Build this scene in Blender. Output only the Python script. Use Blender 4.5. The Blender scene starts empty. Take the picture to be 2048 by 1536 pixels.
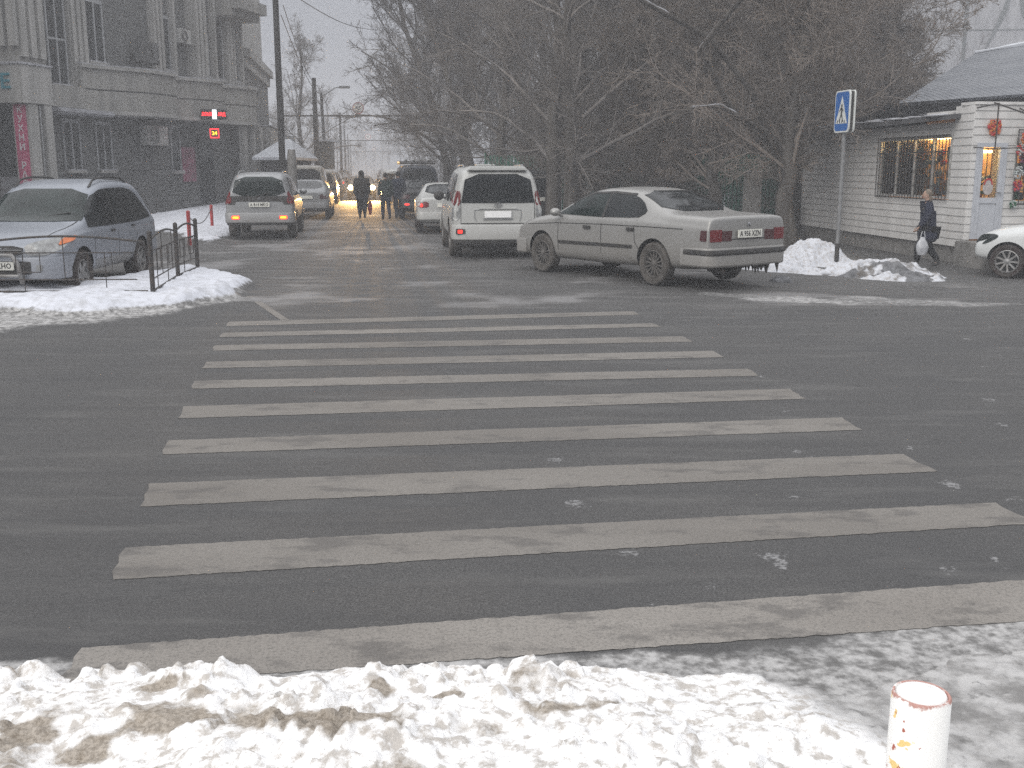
import bpy, bmesh, math, random
import numpy as np
from mathutils import Vector, Matrix
from mathutils.bvhtree import BVHTree
from mathutils.geometry import delaunay_2d_cdt
R_ = math.radians
rnd = random.Random(7)
scene = bpy.context.scene
COL = scene.collection

# ------------------------------------------------------------------ camera
F = 2100.0
PITCH = math.atan(430.0 / F)
H = 1.8
cam = bpy.data.cameras.new('camera')
cam.sensor_width = 36; cam.lens = F / 2048 * 36
cam.clip_start = 0.1; cam.clip_end = 3000
camo = bpy.data.objects.new('camera', cam); COL.objects.link(camo)
camo.location = (0, 0, H); camo.rotation_euler = (math.pi / 2 - PITCH, 0, 0)
scene.camera = camo

# ------------------------------------------------------------------ world, sun, exposure
SUN_EL, SUN_ROT = R_(30), R_(216)
w = bpy.data.worlds.new('World'); scene.world = w; w.use_nodes = True
nt = w.node_tree; nt.nodes.clear()
out = nt.nodes.new('ShaderNodeOutputWorld'); bg = nt.nodes.new('ShaderNodeBackground')
sky = nt.nodes.new('ShaderNodeTexSky'); sky.sky_type = 'NISHITA'; sky.sun_disc = False
sky.sun_elevation = SUN_EL; sky.sun_rotation = SUN_ROT; sky.dust_density = 4; sky.air_density = 1.5
hs = nt.nodes.new('ShaderNodeHueSaturation'); hs.inputs['Saturation'].default_value = 0.25
tc = nt.nodes.new('ShaderNodeTexCoord'); sx = nt.nodes.new('ShaderNodeSeparateXYZ')
mr = nt.nodes.new('ShaderNodeMapRange'); mr.interpolation_type = 'SMOOTHSTEP'
mr.inputs[1].default_value = -0.02; mr.inputs[2].default_value = 0.95
mr.inputs[3].default_value = 0.0; mr.inputs[4].default_value = 1.0
ramp = nt.nodes.new('ShaderNodeValToRGB')          # overcast dome: dull at the horizon, brighter overhead
ramp.color_ramp.elements[0].color = (2.3, 2.45, 2.95, 1)
ramp.color_ramp.elements[1].color = (15.0, 15.0, 15.2, 1)
e = ramp.color_ramp.elements.new(0.12); e.color = (3.4, 3.58, 4.1, 1)
nz = nt.nodes.new('ShaderNodeTexNoise'); nz.inputs['Scale'].default_value = 2.2; nz.inputs['Detail'].default_value = 4
mz = nt.nodes.new('ShaderNodeMapRange'); mz.inputs[3].default_value = 0.9; mz.inputs[4].default_value = 1.1
mul = nt.nodes.new('ShaderNodeMixRGB'); mul.blend_type = 'MULTIPLY'; mul.inputs[0].default_value = 1
mix = nt.nodes.new('ShaderNodeMixRGB'); mix.inputs[0].default_value = 0.12
L = nt.links.new
L(tc.outputs['Generated'], sx.inputs[0]); L(sx.outputs['Z'], mr.inputs[0]); L(mr.outputs[0], ramp.inputs[0])
L(tc.outputs['Generated'], nz.inputs['Vector']); L(nz.outputs[0], mz.inputs[0])
L(ramp.outputs[0], mul.inputs[1]); L(mz.outputs[0], mul.inputs[2])
L(sky.outputs[0], hs.inputs['Color']); L(mul.outputs[0], mix.inputs[1]); L(hs.outputs[0], mix.inputs[2])
L(mix.outputs[0], bg.inputs[0]); bg.inputs[1].default_value = 0.1
L(bg.outputs[0], out.inputs[0])
sl = bpy.data.lights.new('sun', 'SUN'); sl.energy = 1.5; sl.angle = R_(50); sl.color = (1, 0.96, 0.9)
so = bpy.data.objects.new('sun', sl); COL.objects.link(so)
_sd = Vector((math.sin(SUN_ROT) * math.cos(SUN_EL), math.cos(SUN_ROT) * math.cos(SUN_EL), math.sin(SUN_EL)))
so.rotation_euler = (-_sd).to_track_quat('-Z', 'Y').to_euler(); so.location = (0, -20, 40)
vs = scene.view_settings
vs.view_transform = 'Standard'; vs.look = 'None'; vs.exposure = 0.14; vs.gamma = 1; vs.use_curve_mapping = False
cy = scene.cycles
cy.use_denoising = False; cy.max_bounces = 6; cy.diffuse_bounces = 3; cy.glossy_bounces = 3; cy.transmission_bounces = 3
cy.volume_bounces = 1; cy.transparent_max_bounces = 6; cy.caustics_reflective = False; cy.caustics_refractive = False

# ------------------------------------------------------------------ geometry of the place
def ss(a, b, x):
    t = np.clip((x - a) / (b - a), 0, 1); return t * t * (3 - 2 * t)
def gz(x, y):
    """height of the ground: falls slightly towards the kiosk"""
    return float(-0.22 * ss(2.5, 8.0, np.float64(x)) * ss(13.5, 18.0, np.float64(y)))
def ray(px, py):
    a = 768 - py
    return Vector((px - 1024, F * math.cos(PITCH) + a * math.sin(PITCH), -F * math.sin(PITCH) + a * math.cos(PITCH)))
def at(px, py, z=None, dz=0.0):
    """point of the ground (or of the level z) the photo's pixel shows"""
    r = ray(px, py); zz = z if z is not None else 0.0
    for _ in range(8):
        t = (zz + dz - H) / r.z
        p = Vector((r.x * t, r.y * t, zz + dz))
        if z is None: zz = gz(p.x, p.y)
        else: break
    return p
def atd(px, py, d):
    r = ray(px, py); t = d / r.y
    return Vector((r.x * t, d, H + r.z * t))

# ------------------------------------------------------------------ numpy noise
def vnoise(x, y, seed=0):
    xi = np.floor(x).astype(np.int64); yi = np.floor(y).astype(np.int64)
    fx = x - xi; fy = y - yi; fx = fx * fx * (3 - 2 * fx); fy = fy * fy * (3 - 2 * fy)
    def h(a, b):
        n = (a * 374761393 + b * 668265263 + seed * 974634777) & 0x7fffffff
        n = ((n ^ (n >> 13)) * 1274126177) & 0x7fffffff
        n = n ^ (n >> 16)
        return (n & 0xffff) / 65535.0
    return (h(xi, yi) * (1 - fx) + h(xi + 1, yi) * fx) * (1 - fy) + (h(xi, yi + 1) * (1 - fx) + h(xi + 1, yi + 1) * fx) * fy
def fbm(x, y, o=4, seed=0):
    s = 0; a = 0.5; t = 0
    for i in range(o):
        s = s + a * vnoise(x, y, seed + i * 17); t += a; a *= 0.5; x = x * 2.03 + 5.1; y = y * 2.01 + 3.7
    return s / t

# ------------------------------------------------------------------ materials
def mat(name, col, rough=0.6, metal=0.0, spec=0.5, col2=None, scale=8.0, bump=0.0, bscale=None, detail=5, lo=0.35, hi=0.65, coat=0.0, emit=None, estr=0.0, stretch=None):
    m = bpy.data.materials.new(name); m.use_nodes = True
    n = m.node_tree; b = n.nodes['Principled BSDF']; l = n.links.new
    b.inputs['Roughness'].default_value = rough; b.inputs['Metallic'].default_value = metal
    b.inputs['Specular IOR Level'].default_value = spec
    if coat: b.inputs['Coat Weight'].default_value = coat; b.inputs['Coat Roughness'].default_value = 0.12
    if emit: b.inputs['Emission Color'].default_value = (*emit, 1); b.inputs['Emission Strength'].default_value = estr
    if col2 is None: col2 = tuple(c * 0.82 for c in col)
    t = n.nodes.new('ShaderNodeTexCoord'); mp = n.nodes.new('ShaderNodeMapping')
    if stretch: mp.inputs['Scale'].default_value = stretch
    l(t.outputs['Object'], mp.inputs[0])
    z = n.nodes.new('ShaderNodeTexNoise'); z.inputs['Scale'].default_value = scale; z.inputs['Detail'].default_value = detail
    l(mp.outputs[0], z.inputs['Vector'])
    r = n.nodes.new('ShaderNodeValToRGB')
    r.color_ramp.elements[0].position = lo; r.color_ramp.elements[0].color = (*col2, 1)
    r.color_ramp.elements[1].position = hi; r.color_ramp.elements[1].color = (*col, 1)
    l(z.outputs[0], r.inputs[0]); l(r.outputs[0], b.inputs['Base Color'])
    if bump:
        z2 = n.nodes.new('ShaderNodeTexNoise'); z2.inputs['Scale'].default_value = bscale or scale * 4; z2.inputs['Detail'].default_value = 4
        l(mp.outputs[0], z2.inputs['Vector'])
        bm_ = n.nodes.new('ShaderNodeBump'); bm_.inputs['Strength'].default_value = bump; bm_.inputs['Distance'].default_value = 0.02
        l(z2.outputs[0], bm_.inputs['Height']); l(bm_.outputs[0], b.inputs['Normal'])
    return m
def dirty_paint(name, col, dirt=(0.17, 0.155, 0.14), metal=0.35, rough=0.38, top=1.0, amt=0.95, base=0.1):
    """car paint with road dirt thrown up from the wheels: dirt is thickest near the sills and thins upward, with its own blotches"""
    m = mat(name, col, rough, metal, 0.5, tuple(c * 0.93 for c in col), 3.0, coat=0.25)
    n = m.node_tree; l = n.links.new; b = n.nodes['Principled BSDF']
    src = b.inputs['Base Color'].links[0].from_socket
    t = n.nodes.new('ShaderNodeTexCoord'); s = n.nodes.new('ShaderNodeSeparateXYZ'); l(t.outputs['Object'], s.inputs[0])
    mr = n.nodes.new('ShaderNodeMapRange'); mr.inputs[1].default_value = 0.2; mr.inputs[2].default_value = top
    mr.inputs[3].default_value = amt; mr.inputs[4].default_value = base
    l(s.outputs['Z'], mr.inputs[0])
    z = n.nodes.new('ShaderNodeTexNoise'); z.inputs['Scale'].default_value = 4; z.inputs['Detail'].default_value = 6; z.inputs['Roughness'].default_value = 0.65
    l(t.outputs['Object'], z.inputs['Vector'])
    mm = n.nodes.new('ShaderNodeMath'); mm.operation = 'MULTIPLY'; l(mr.outputs[0], mm.inputs[0])
    m2 = n.nodes.new('ShaderNodeMapRange'); m2.inputs[1].default_value = 0.3; m2.inputs[2].default_value = 0.65; m2.inputs[3].default_value = 0.55; m2.inputs[4].default_value = 1.0
    l(z.outputs[0], m2.inputs[0]); l(m2.outputs[0], mm.inputs[1])
    mx = n.nodes.new('ShaderNodeMixRGB'); l(mm.outputs[0], mx.inputs[0]); l(src, mx.inputs[1]); mx.inputs[2].default_value = (*dirt, 1)
    l(mx.outputs[0], b.inputs['Base Color'])
    r2 = n.nodes.new('ShaderNodeMapRange'); r2.inputs[3].default_value = rough; r2.inputs[4].default_value = 0.8; l(mm.outputs[0], r2.inputs[0]); l(r2.outputs[0], b.inputs['Roughness'])
    r3 = n.nodes.new('ShaderNodeMapRange'); r3.inputs[3].default_value = metal; r3.inputs[4].default_value = 0.0; l(mm.outputs[0], r3.inputs[0]); l(r3.outputs[0], b.inputs['Metallic'])
    return m
M = {}
M['silver'] = dirty_paint('silver_paint', (0.36, 0.358, 0.348), dirt=(0.215, 0.202, 0.185), metal=0.4, rough=.3, base=.12)
M['silverblue'] = dirty_paint('blue_silver_paint', (0.29, 0.315, 0.36), dirt=(0.25, 0.25, 0.26), metal=0.4, base=0.02, amt=0.7)
M['silvergrey'] = dirty_paint('grey_silver_paint', (0.34, 0.35, 0.36), dirt=(0.2, 0.19, 0.18), metal=0.4, base=0.08)
M['white'] = dirty_paint('white_paint', (0.50, 0.505, 0.49), dirt=(0.33, 0.32, 0.30), metal=0.0, base=0.03, amt=0.75)
M['whiteclean'] = dirty_paint('clean_white_paint', (0.66, 0.68, 0.68), dirt=(0.4, 0.4, 0.38), metal=0.0, base=0.0, amt=0.5, top=0.8)
M['black'] = dirty_paint('black_paint', (0.02, 0.021, 0.024), dirt=(0.08, 0.075, 0.07), metal=0.0, base=0.05, amt=0.6)
M['darkblue'] = dirty_paint('dark_blue_paint', (0.03, 0.04, 0.06), dirt=(0.09, 0.085, 0.08), metal=0.0)
M['cream'] = dirty_paint('cream_paint', (0.36, 0.34, 0.30), dirt=(0.2, 0.18, 0.16), metal=0.0)
M['glass'] = mat('tinted_glass', (0.018, 0.022, 0.024), 0.06, 0, 0.22, (0.012, 0.014, 0.016), 3)
M['glass_l'] = mat('clear_car_glass', (0.02, 0.030, 0.029), 0.06, 0, 0.22, (0.010, 0.015, 0.015), 5)
M['trim'] = mat('black_plastic', (0.03, 0.03, 0.032), 0.6, 0, 0.4, (0.05, 0.047, 0.043), 10)
M['dark'] = mat('underbody_black', (0.008, 0.008, 0.008), 0.9)
M['seam'] = mat('panel_gap', (0.03, 0.03, 0.03), 0.9)
M['tyre'] = mat('rubber', (0.035, 0.024, 0.023), 0.85, 0, 0.3, (0.055, 0.05, 0.045), 7, 0.3, 60)
M['tyre_d'] = mat('muddy_rubber', (0.12, 0.11, 0.10), 0.9, 0, 0.2, (0.07, 0.065, 0.06), 7, 0.3, 60)
M['alloy'] = mat('alloy', (0.30, 0.30, 0.30), 0.45, 0.4, 0.5, (0.2, 0.19, 0.18), 9)
M['alloy_d'] = mat('dirty_alloy', (0.16, 0.15, 0.14), 0.7, 0.2, 0.4, (0.09, 0.085, 0.08), 12)
M['chrome'] = mat('chrome', (0.55, 0.55, 0.56), 0.2, 0.9)
M['lens_red'] = mat('red_lens', (0.19, 0.014, 0.018), 0.25, 0, 0.5, (0.13, 0.01, 0.012), 20)
M['lens_red_lit'] = mat('lit_red_lens', (0.5, 0.02, 0.02), 0.3, 0, 0.5, None, 20, emit=(1, 0.03, 0.02), estr=2.2)
M['lens_dark'] = mat('dark_red_lens', (0.07, 0.014, 0.016), 0.25, 0, 0.6, None, 20)
M['lens_clear'] = mat('clear_lens', (0.35, 0.36, 0.36), 0.15, 0.2, 0.6, (0.2, 0.2, 0.2), 14)
M['lens_amber'] = mat('amber_lens', (0.75, 0.2, 0.05), 0.3, 0, 0.5)
M['lamp_yellow'] = mat('lit_fog_lamp', (0.9, 0.5, 0.05), 0.3, 0, 0.5, None, 20, emit=(1, 0.55, 0.02), estr=2.0)
M['headlamp'] = mat('lit_headlamp', (1, 0.9, 0.6), 0.3, 0, 0.5, None, 20, emit=(1, 0.78, 0.42), estr=26)
M['plate'] = mat('number_plate_white', (0.80, 0.80, 0.74), 0.5, 0, 0.3, (0.7, 0.69, 0.62), 30)
M['plate_w'] = mat('retroreflective_plate', (0.95, 0.95, 0.95), 0.5, 0, 0.5, (0.93, 0.93, 0.93), 30)
M['ink'] = mat('black_ink', (0.02, 0.02, 0.02), 0.7)
M['steel'] = mat('dark_steel', (0.045, 0.047, 0.05), 0.6, 0.3, 0.4, (0.075, 0.06, 0.05), 25)
M['redpaint'] = mat('red_post_paint', (0.45, 0.03, 0.03), 0.6, 0, 0.4, (0.3, 0.03, 0.03), 12)
M['galv'] = mat('galvanised_pole', (0.26, 0.265, 0.27), 0.55, 0.3, 0.4, (0.2, 0.2, 0.2), 15)
M['pole'] = mat('utility_pole_wood', (0.05, 0.05, 0.052), 0.9, 0, 0.2, (0.03, 0.03, 0.03), 6, 0.4, 30, stretch=(1, 1, 0.1))
M['concrete'] = mat('concrete', (0.26, 0.25, 0.24), 0.9, 0, 0.2, (0.17, 0.165, 0.155), 5, 0.4, 40)
M['bark'] = mat('bark', (0.12, 0.11, 0.10), 0.95, 0, 0.1, (0.06, 0.054, 0.05), 5, 0.6, 22, stretch=(1, 1, 0.25))
M['bark_l'] = mat('pale_bark', (0.17, 0.16, 0.15), 0.95, 0, 0.1, (0.09, 0.085, 0.08), 5, 0.6, 22, stretch=(1, 1, 0.25))
M['twig'] = mat('twigs', (0.25, 0.225, 0.205), 0.95, 0, 0.1, (0.11, 0.105, 0.105), 0.5, lo=0.3, hi=0.7)
M['twig_b'] = mat('brown_twigs', (0.29, 0.245, 0.21), 0.95, 0, 0.1, (0.15, 0.135, 0.125), 0.5, lo=0.3, hi=0.7)
M['twig_g'] = mat('grey_twigs', (0.16, 0.15, 0.15), 0.95, 0, 0.1, (0.085, 0.082, 0.085), 0.5, lo=0.3, hi=0.7)
M['snow_roof'] = mat('roof_snow', (0.62, 0.65, 0.70), 0.9, 0, 0.2, (0.52, 0.54, 0.58), 2, 0.4, 12)
M['skin'] = mat('skin', (0.42, 0.27, 0.2), 0.6, 0, 0.4)
M['wire'] = mat('cable', (0.02, 0.02, 0.02), 0.8)

# ------------------------------------------------------------------ object helpers
def link(o, parent=None, tag=None):
    COL.objects.link(o)
    if parent: o.parent = parent
    return o
def tag(o, label=None, cat=None, group=None, kind=None):
    if label: o['label'] = label
    if cat: o['category'] = cat
    if group: o['group'] = group
    if kind: o['kind'] = kind
    return o
def empty(name, loc, rz, label, cat, group=None):
    o = bpy.data.objects.new(name, None); o.empty_display_size = 0.3
    o.location = loc; o.rotation_euler = (0, 0, rz)
    link(o); return tag(o, label, cat, group)
def mesh_obj(name, me, m, parent=None, smooth=None):
    o = bpy.data.objects.new(name, me); link(o, parent)
    if m is not None:
        me.materials.clear()
        for q in (m if isinstance(m, (list, tuple)) else [m]): me.materials.append(q)
    if smooth is not None:
        me.polygons.foreach_set('use_smooth', [True] * len(me.polygons))
        if smooth < 3.1: 
            try: me.set_sharp_from_angle(angle=smooth)
            except Exception: pass
    return o
class MB:
    def __init__(s): s.v = []; s.f = []
    def add(s, v, f):
        k = len(s.v); s.v += [tuple(p) for p in v]; s.f += [tuple(i + k for i in q) for q in f]; return s
    def box(s, x0, x1, y0, y1, z0, z1, T=None):
        v = [Vector((x, y, z)) for x in (x0, x1) for y in (y0, y1) for z in (z0, z1)]
        if T is not None: v = [T @ p for p in v]
        return s.add(v, [(0, 1, 3, 2), (4, 6, 7, 5), (0, 4, 5, 1), (2, 3, 7, 6), (0, 2, 6, 4), (1, 5, 7, 3)])
    def tube(s, pts, r, n=8, caps=True):
        pts = [Vector(p) for p in pts]; rr = r if isinstance(r, (list, tuple)) else [r] * len(pts)
        v = []; f = []
        prev = None
        for i, p in enumerate(pts):
            t = (pts[min(i + 1, len(pts) - 1)] - pts[max(i - 1, 0)]).normalized()
            if prev is None:
                a = t.orthogonal().normalized()
            else:
                a = (prev - t * prev.dot(t)).normalized()
            prev = a; b = t.cross(a)
            for k in range(n):
                g = 2 * math.pi * k / n; v.append(p + (a * math.cos(g) + b * math.sin(g)) * rr[i])
        for i in range(len(pts) - 1):
            for k in range(n):
                f.append((i * n + k, i * n + (k + 1) % n, (i + 1) * n + (k + 1) % n, (i + 1) * n + k))
        if caps: f.append(tuple(range(n))[::-1]); f.append(tuple(range((len(pts) - 1) * n, len(pts) * n)))
        return s.add(v, f)
    def prism(s, poly, a0, a1, fn):
        """poly 2D, extruded from a0 to a1; fn(u,v,a)->3D"""
        n = len(poly)
        v = [fn(u, w_, a0) for u, w_ in poly] + [fn(u, w_, a1) for u, w_ in poly]
        return s.add(v, [tuple(range(n)), tuple(range(n, 2 * n))[::-1]] + [(i, i + n, (i + 1) % n + n, (i + 1) % n) for i in range(n)])
    def lathe(s, prof, n=24, T=None, close=False):
        """prof list of (r,z) revolved about Z"""
        v = []; f = []
        for r, z in prof:
            for k in range(n):
                g = 2 * math.pi * k / n; v.append(Vector((r * math.cos(g), r * math.sin(g), z)))
        m_ = len(prof)
        for i in range(m_ - 1 if not close else m_):
            j = (i + 1) % m_
            for k in range(n):
                f.append((i * n + k, i * n + (k + 1) % n, j * n + (k + 1) % n, j * n + k))
        if not close:
            f.append(tuple(range(n))[::-1]); f.append(tuple(range((m_ - 1) * n, m_ * n)))
        if T is not None: v = [T @ p for p in v]
        return s.add(v, f)
    def ball(s, c, r, n=12, m_=8):
        c = Vector(c); r = r if isinstance(r, (tuple, list, Vector)) else (r, r, r)
        v = [c + Vector((0, 0, -r[2]))]; f = []
        for i in range(1, m_):
            a = -math.pi / 2 + math.pi * i / m_
            for k in range(n):
                g = 2 * math.pi * k / n
                v.append(c + Vector((r[0] * math.cos(a) * math.cos(g), r[1] * math.cos(a) * math.sin(g), r[2] * math.sin(a))))
        v.append(c + Vector((0, 0, r[2])))
        for k in range(n): f.append((0, 1 + (k + 1) % n, 1 + k))
        for i in range(m_ - 2):
            for k in range(n):
                f.append((1 + i * n + k, 1 + i * n + (k + 1) % n, 1 + (i + 1) * n + (k + 1) % n, 1 + (i + 1) * n + k))
        l = len(v) - 1
        for k in range(n): f.append((l, 1 + (m_ - 2) * n + k, 1 + (m_ - 2) * n + (k + 1) % n))
        return s.add(v, f)
    def mesh(s, name='m'):
        me = bpy.data.meshes.new(name); me.from_pydata(s.v, [], s.f)
        bm = bmesh.new(); bm.from_mesh(me); bmesh.ops.recalc_face_normals(bm, faces=bm.faces); bm.to_mesh(me); bm.free()
        return me
    def build(s, name, m, parent=None, smooth=0.6, bevel=0.0):
        me = s.mesh(name)
        if bevel:
            bm = bmesh.new(); bm.from_mesh(me)
            es = [e for e in bm.edges if len(e.link_faces) == 2 and e.calc_face_angle(0) > 0.8]
            bmesh.ops.bevel(bm, geom=es, offset=bevel, segments=2, affect='EDGES', clamp_overlap=True)
            bm.to_mesh(me); bm.free()
        return mesh_obj(name, me, m, parent, smooth)
def np_mesh(name, V, Q, m, parent=None, smooth=True):
    me = bpy.data.meshes.new(name)
    V = np.ascontiguousarray(V, dtype=np.float32); Q = np.ascontiguousarray(Q, dtype=np.int32)
    me.vertices.add(len(V)); me.vertices.foreach_set('co', V.ravel())
    k = Q.shape[1]
    me.loops.add(Q.size); me.loops.foreach_set('vertex_index', Q.ravel())
    me.polygons.add(len(Q)); me.polygons.foreach_set('loop_start', np.arange(0, Q.size, k, dtype=np.int32))
    try: me.polygons.foreach_set('loop_total', np.full(len(Q), k, dtype=np.int32))
    except Exception: pass
    me.update(calc_edges=True); me.validate()
    if smooth: me.polygons.foreach_set('use_smooth', [True] * len(me.polygons))
    return mesh_obj(name, me, m, parent)
def eval_mesh(o):
    dg = bpy.context.evaluated_depsgraph_get(); dg.update()
    me = bpy.data.meshes.new_from_object(o.evaluated_get(dg))
    return me
def text_mesh(txt, size, depth=0.004, bold=False, spacing=1.0):
    c = bpy.data.curves.new('t', 'FONT'); c.body = txt; c.size = size; c.extrude = depth; c.align_x = 'CENTER'; c.align_y = 'CENTER'
    c.space_character = spacing; c.resolution_u = 2
    if bold: c.offset = size * 0.02
    o = bpy.data.objects.new('t', c); COL.objects.link(o)
    me = eval_mesh(o); bpy.data.objects.remove(o); bpy.data.curves.remove(c)
    return me
def put_text(name, txt, size, m, parent, loc, xdir, ydir=(0, 0, 1), depth=0.004, bold=False, sx=1.0, spacing=1.0):
    me = text_mesh(txt, size, depth, bold, spacing)
    X = Vector(xdir).normalized(); Y = Vector(ydir).normalized(); Z = X.cross(Y)
    T = Matrix((X, Y, Z)).transposed().to_4x4(); T.translation = Vector(loc)
    T = T @ Matrix.Diagonal((sx, 1, 1, 1))
    me.transform(T)
    return mesh_obj(name, me, m, parent)
# ------------------------------------------------------------------ vehicles
def chaikin(p, it=2, a=0.25):
    for _ in range(it):
        q = []
        for i in range(len(p)):
            u = Vector(p[i]); v = Vector(p[(i + 1) % len(p)])
            q.append(tuple(u * (1 - a) + v * a)); q.append(tuple(u * a + v * (1 - a)))
        p = q
    return p
def decal(bvh, axis, poly, off=0.004, h=0.07, L=5.0, rnd_=2, skirt=0.012):
    """a curved panel laid on the body: the outline is carried onto the body's surface along the axis"""
    p = chaikin([Vector(q) for q in poly], rnd_, 0.2) if rnd_ else [tuple(q) for q in poly]
    n = len(p); pts = []
    for i in range(n):
        a = Vector(p[i]); b = Vector(p[(i + 1) % n]); k = max(1, int((b - a).length / h))
        for j in range(k): pts.append(a + (b - a) * j / k)
    no = len(pts)
    xs = [q[0] for q in pts]; ys = [q[1] for q in pts]
    def inside(x, y):
        c = False
        for i in range(no):
            x0, y0 = pts[i]; x1, y1 = pts[(i + 1) % no]
            if (y0 > y) != (y1 > y) and x < (x1 - x0) * (y - y0) / (y1 - y0) + x0: c = not c
        return c
    ext = []
    x = min(xs) + h * 0.5
    while x < max(xs):
        y = min(ys) + h * 0.5
        while y < max(ys):
            if inside(x, y) and min((Vector((x, y)) - q).length for q in pts) > h * 0.4: ext.append(Vector((x, y)))
            y += h
        x += h
    r = delaunay_2d_cdt([Vector(q) for q in pts] + ext, [], [list(range(no))], 1, 1e-5)
    V2, E, T = r[0], r[1], r[2]
    V = []; N = []
    ax = {'l': Vector((0, -1, 0)), 'r': Vector((0, 1, 0)), 'b': Vector((1, 0, 0)), 'f': Vector((-1, 0, 0)), 't': Vector((0, 0, -1))}[axis]
    for q in V2:
        if axis in 'lr': o = Vector((q[0], 3 if axis == 'l' else -3, q[1]))
        elif axis == 'b': o = Vector((-3, q[0], q[1]))
        elif axis == 'f': o = Vector((L + 3, q[0], q[1]))
        else: o = Vector((q[0], q[1], 5))
        hit = bvh.ray_cast(o, ax)
        if hit[0] is None:
            hit = bvh.find_nearest(o + ax * (3 - 0.8 if axis in 'lr' else 3))
        nn = hit[1]
        if nn.dot(ax) > 0: nn = -nn
        V.append(hit[0] + nn * off); N.append(nn)
    cnt = {}
    for t in T:
        for i in range(len(t)):
            k = (t[i], t[(i + 1) % len(t)]); cnt[k] = 1
    bd = [k for k in cnt if (k[1], k[0]) not in cnt]
    k0 = len(V); mp = {}
    F_ = [tuple(t) for t in T]
    for a, b in bd:
        for q in (a, b):
            if q not in mp: mp[q] = len(V); V.append(V[q] - N[q] * skirt)
        F_.append((b, a, mp[a], mp[b]))
    return V, F_
def mirror_poly(p): return [(-a, b) for a, b in p][::-1]
_bodies = {}
class Car:
    def __init__(s, L, st, axles, r, track_in=0.24, w=0.9, paint='silver', arch=0.055, name='parked_car', loc=(0, 0, 0), rz=0, label='', cat='car', group=None, low=False):
        s.L = L; s.root = empty(name, loc, rz, label, cat, group)
        V = []; n = None
        rings = []
        x0_ = st[0]; x1_ = st[1]
        st = [x0_, tuple(x0_[i] * .25 + x1_[i] * .75 if i else x0_[0] + .018 for i in range(7)), x1_] + list(st[2:])
        for (x, zb, zs, zt, wm, wb, wt) in st:
            cr = 0.035 if zt - zs > 0.25 else 0.018
            half = [(0, zb), (wm * .6, zb), (wm * .93, zb + .02), (wm * .985, zb + (zs - zb) * .25), (wm, zb + (zs - zb) * .5), (wm * .995, zb + (zs - zb) * .78), (wb * .25 + wm * .75, zs - .035), (wb, zs),
                    (wb * .5 + wt * .5 + .012, (zs + zt - cr) * .5), (wt, zt - cr * 1.3), (wt * .72, zt - cr * .35), (0, zt)]
            ring = [(x, y, z) for y, z in half] + [(x, -y, z) for y, z in half[-2:0:-1]]
            rings.append(ring)
        nn = len(rings[0])
        for r0 in rings: V += r0
        F_ = []
        for i in range(len(rings) - 1):
            for k in range(nn):
                F_.append((i * nn + k, i * nn + (k + 1) % nn, (i + 1) * nn + (k + 1) % nn, (i + 1) * nn + k))
        # end caps: quads across
        for base, fl in ((0, 1), ((len(rings) - 1) * nn, 0)):
            for k in range(nn // 2):
                a, b = k, k + 1; c, d = (nn - k - 1) % nn, (nn - k) % nn
                q = [base + a, base + b, base + c, base + d]
                q = list(dict.fromkeys(q))
                if len(q) >= 3: F_.append(tuple(q if fl else q[::-1]))
        mb = MB(); mb.add(V, F_)
        o = mb.build('body', [M[paint], M['dark']], None, smooth=None)
        md = o.modifiers.new('s', 'SUBSURF'); md.levels = 1 if low else 2; md.render_levels = md.levels
        me = eval_mesh(o); o.modifiers.clear(); o.data = me
        bm = bmesh.new(); bm.from_mesh(me); s.bvh = BVHTree.FromBMesh(bm); bm.free()
        cm = MB()
        for ax in axles:
            for sg in (1, -1):
                T = Matrix.Translation((ax, sg * (w - track_in / 2 - .02), r)) @ Matrix.Rotation(math.pi / 2, 4, 'X')
                rr = r + arch
                cm.lathe([(rr, -.2), (rr, .2)], 36, T)
        co = cm.build('cut', [M[paint], M['dark']], None)
        for p in co.data.polygons: p.material_index = 1
        md = o.modifiers.new('b', 'BOOLEAN'); md.operation = 'DIFFERENCE'; md.object = co; md.solver = 'EXACT'
        me = eval_mesh(o); o.modifiers.clear(); o.data = me
        bpy.data.objects.remove(co)
        me.polygons.foreach_set('use_smooth', [True] * len(me.polygons)); me.set_sharp_from_angle(angle=0.7)
        o.parent = s.root; s.body = o; s.r = r; s.w = w; s.axles = axles; s.low = low
    def pan(s, name, axis, poly, m, off=0.004, h=0.08, rnd_=2, parent=None, label=None):
        if 'window' in name or 'windscreen' in name: h = min(h, .055) if not s.low else h; off = max(off, .009)
        V, F_ = decal(s.bvh, axis, poly, off, h, s.L, rnd_)
        mb = MB(); mb.add(V, F_); o = mb.build(name, M[m] if isinstance(m, str) else m, parent or s.root, smooth=0.9)
        if label: o['label'] = label
        return o
    def both(s, name, poly, m, **k):
        return s.pan(name, 'l', poly, m, **k), s.pan(name, 'r', poly, m, **k)
    def pair(s, name, axis, poly, m, **k):
        return s.pan(name, axis, poly, m, **k), s.pan(name, axis, mirror_poly(poly), m, **k)
    def strip(s, name, axis, pts, wd, m, **k):
        """thin line along 2D points"""
        P = [Vector(p) for p in pts]; up = []; dn = []
        for i, p in enumerate(P):
            t = (P[min(i + 1, len(P) - 1)] - P[max(0, i - 1)]).normalized(); nn = Vector((-t.y, t.x)) * wd / 2
            up.append(tuple(p + nn)); dn.append(tuple(p - nn))
        k.setdefault('rnd_', 0); k.setdefault('h', 0.12); k.setdefault('off', 0.003)
        return s.pan(name, axis, up + dn[::-1], m, **k)
    def bstrip(s, name, pts, wd, m, **k): return s.strip(name, 'l', pts, wd, m, **k), s.strip(name, 'r', pts, wd, m, **k)
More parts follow.
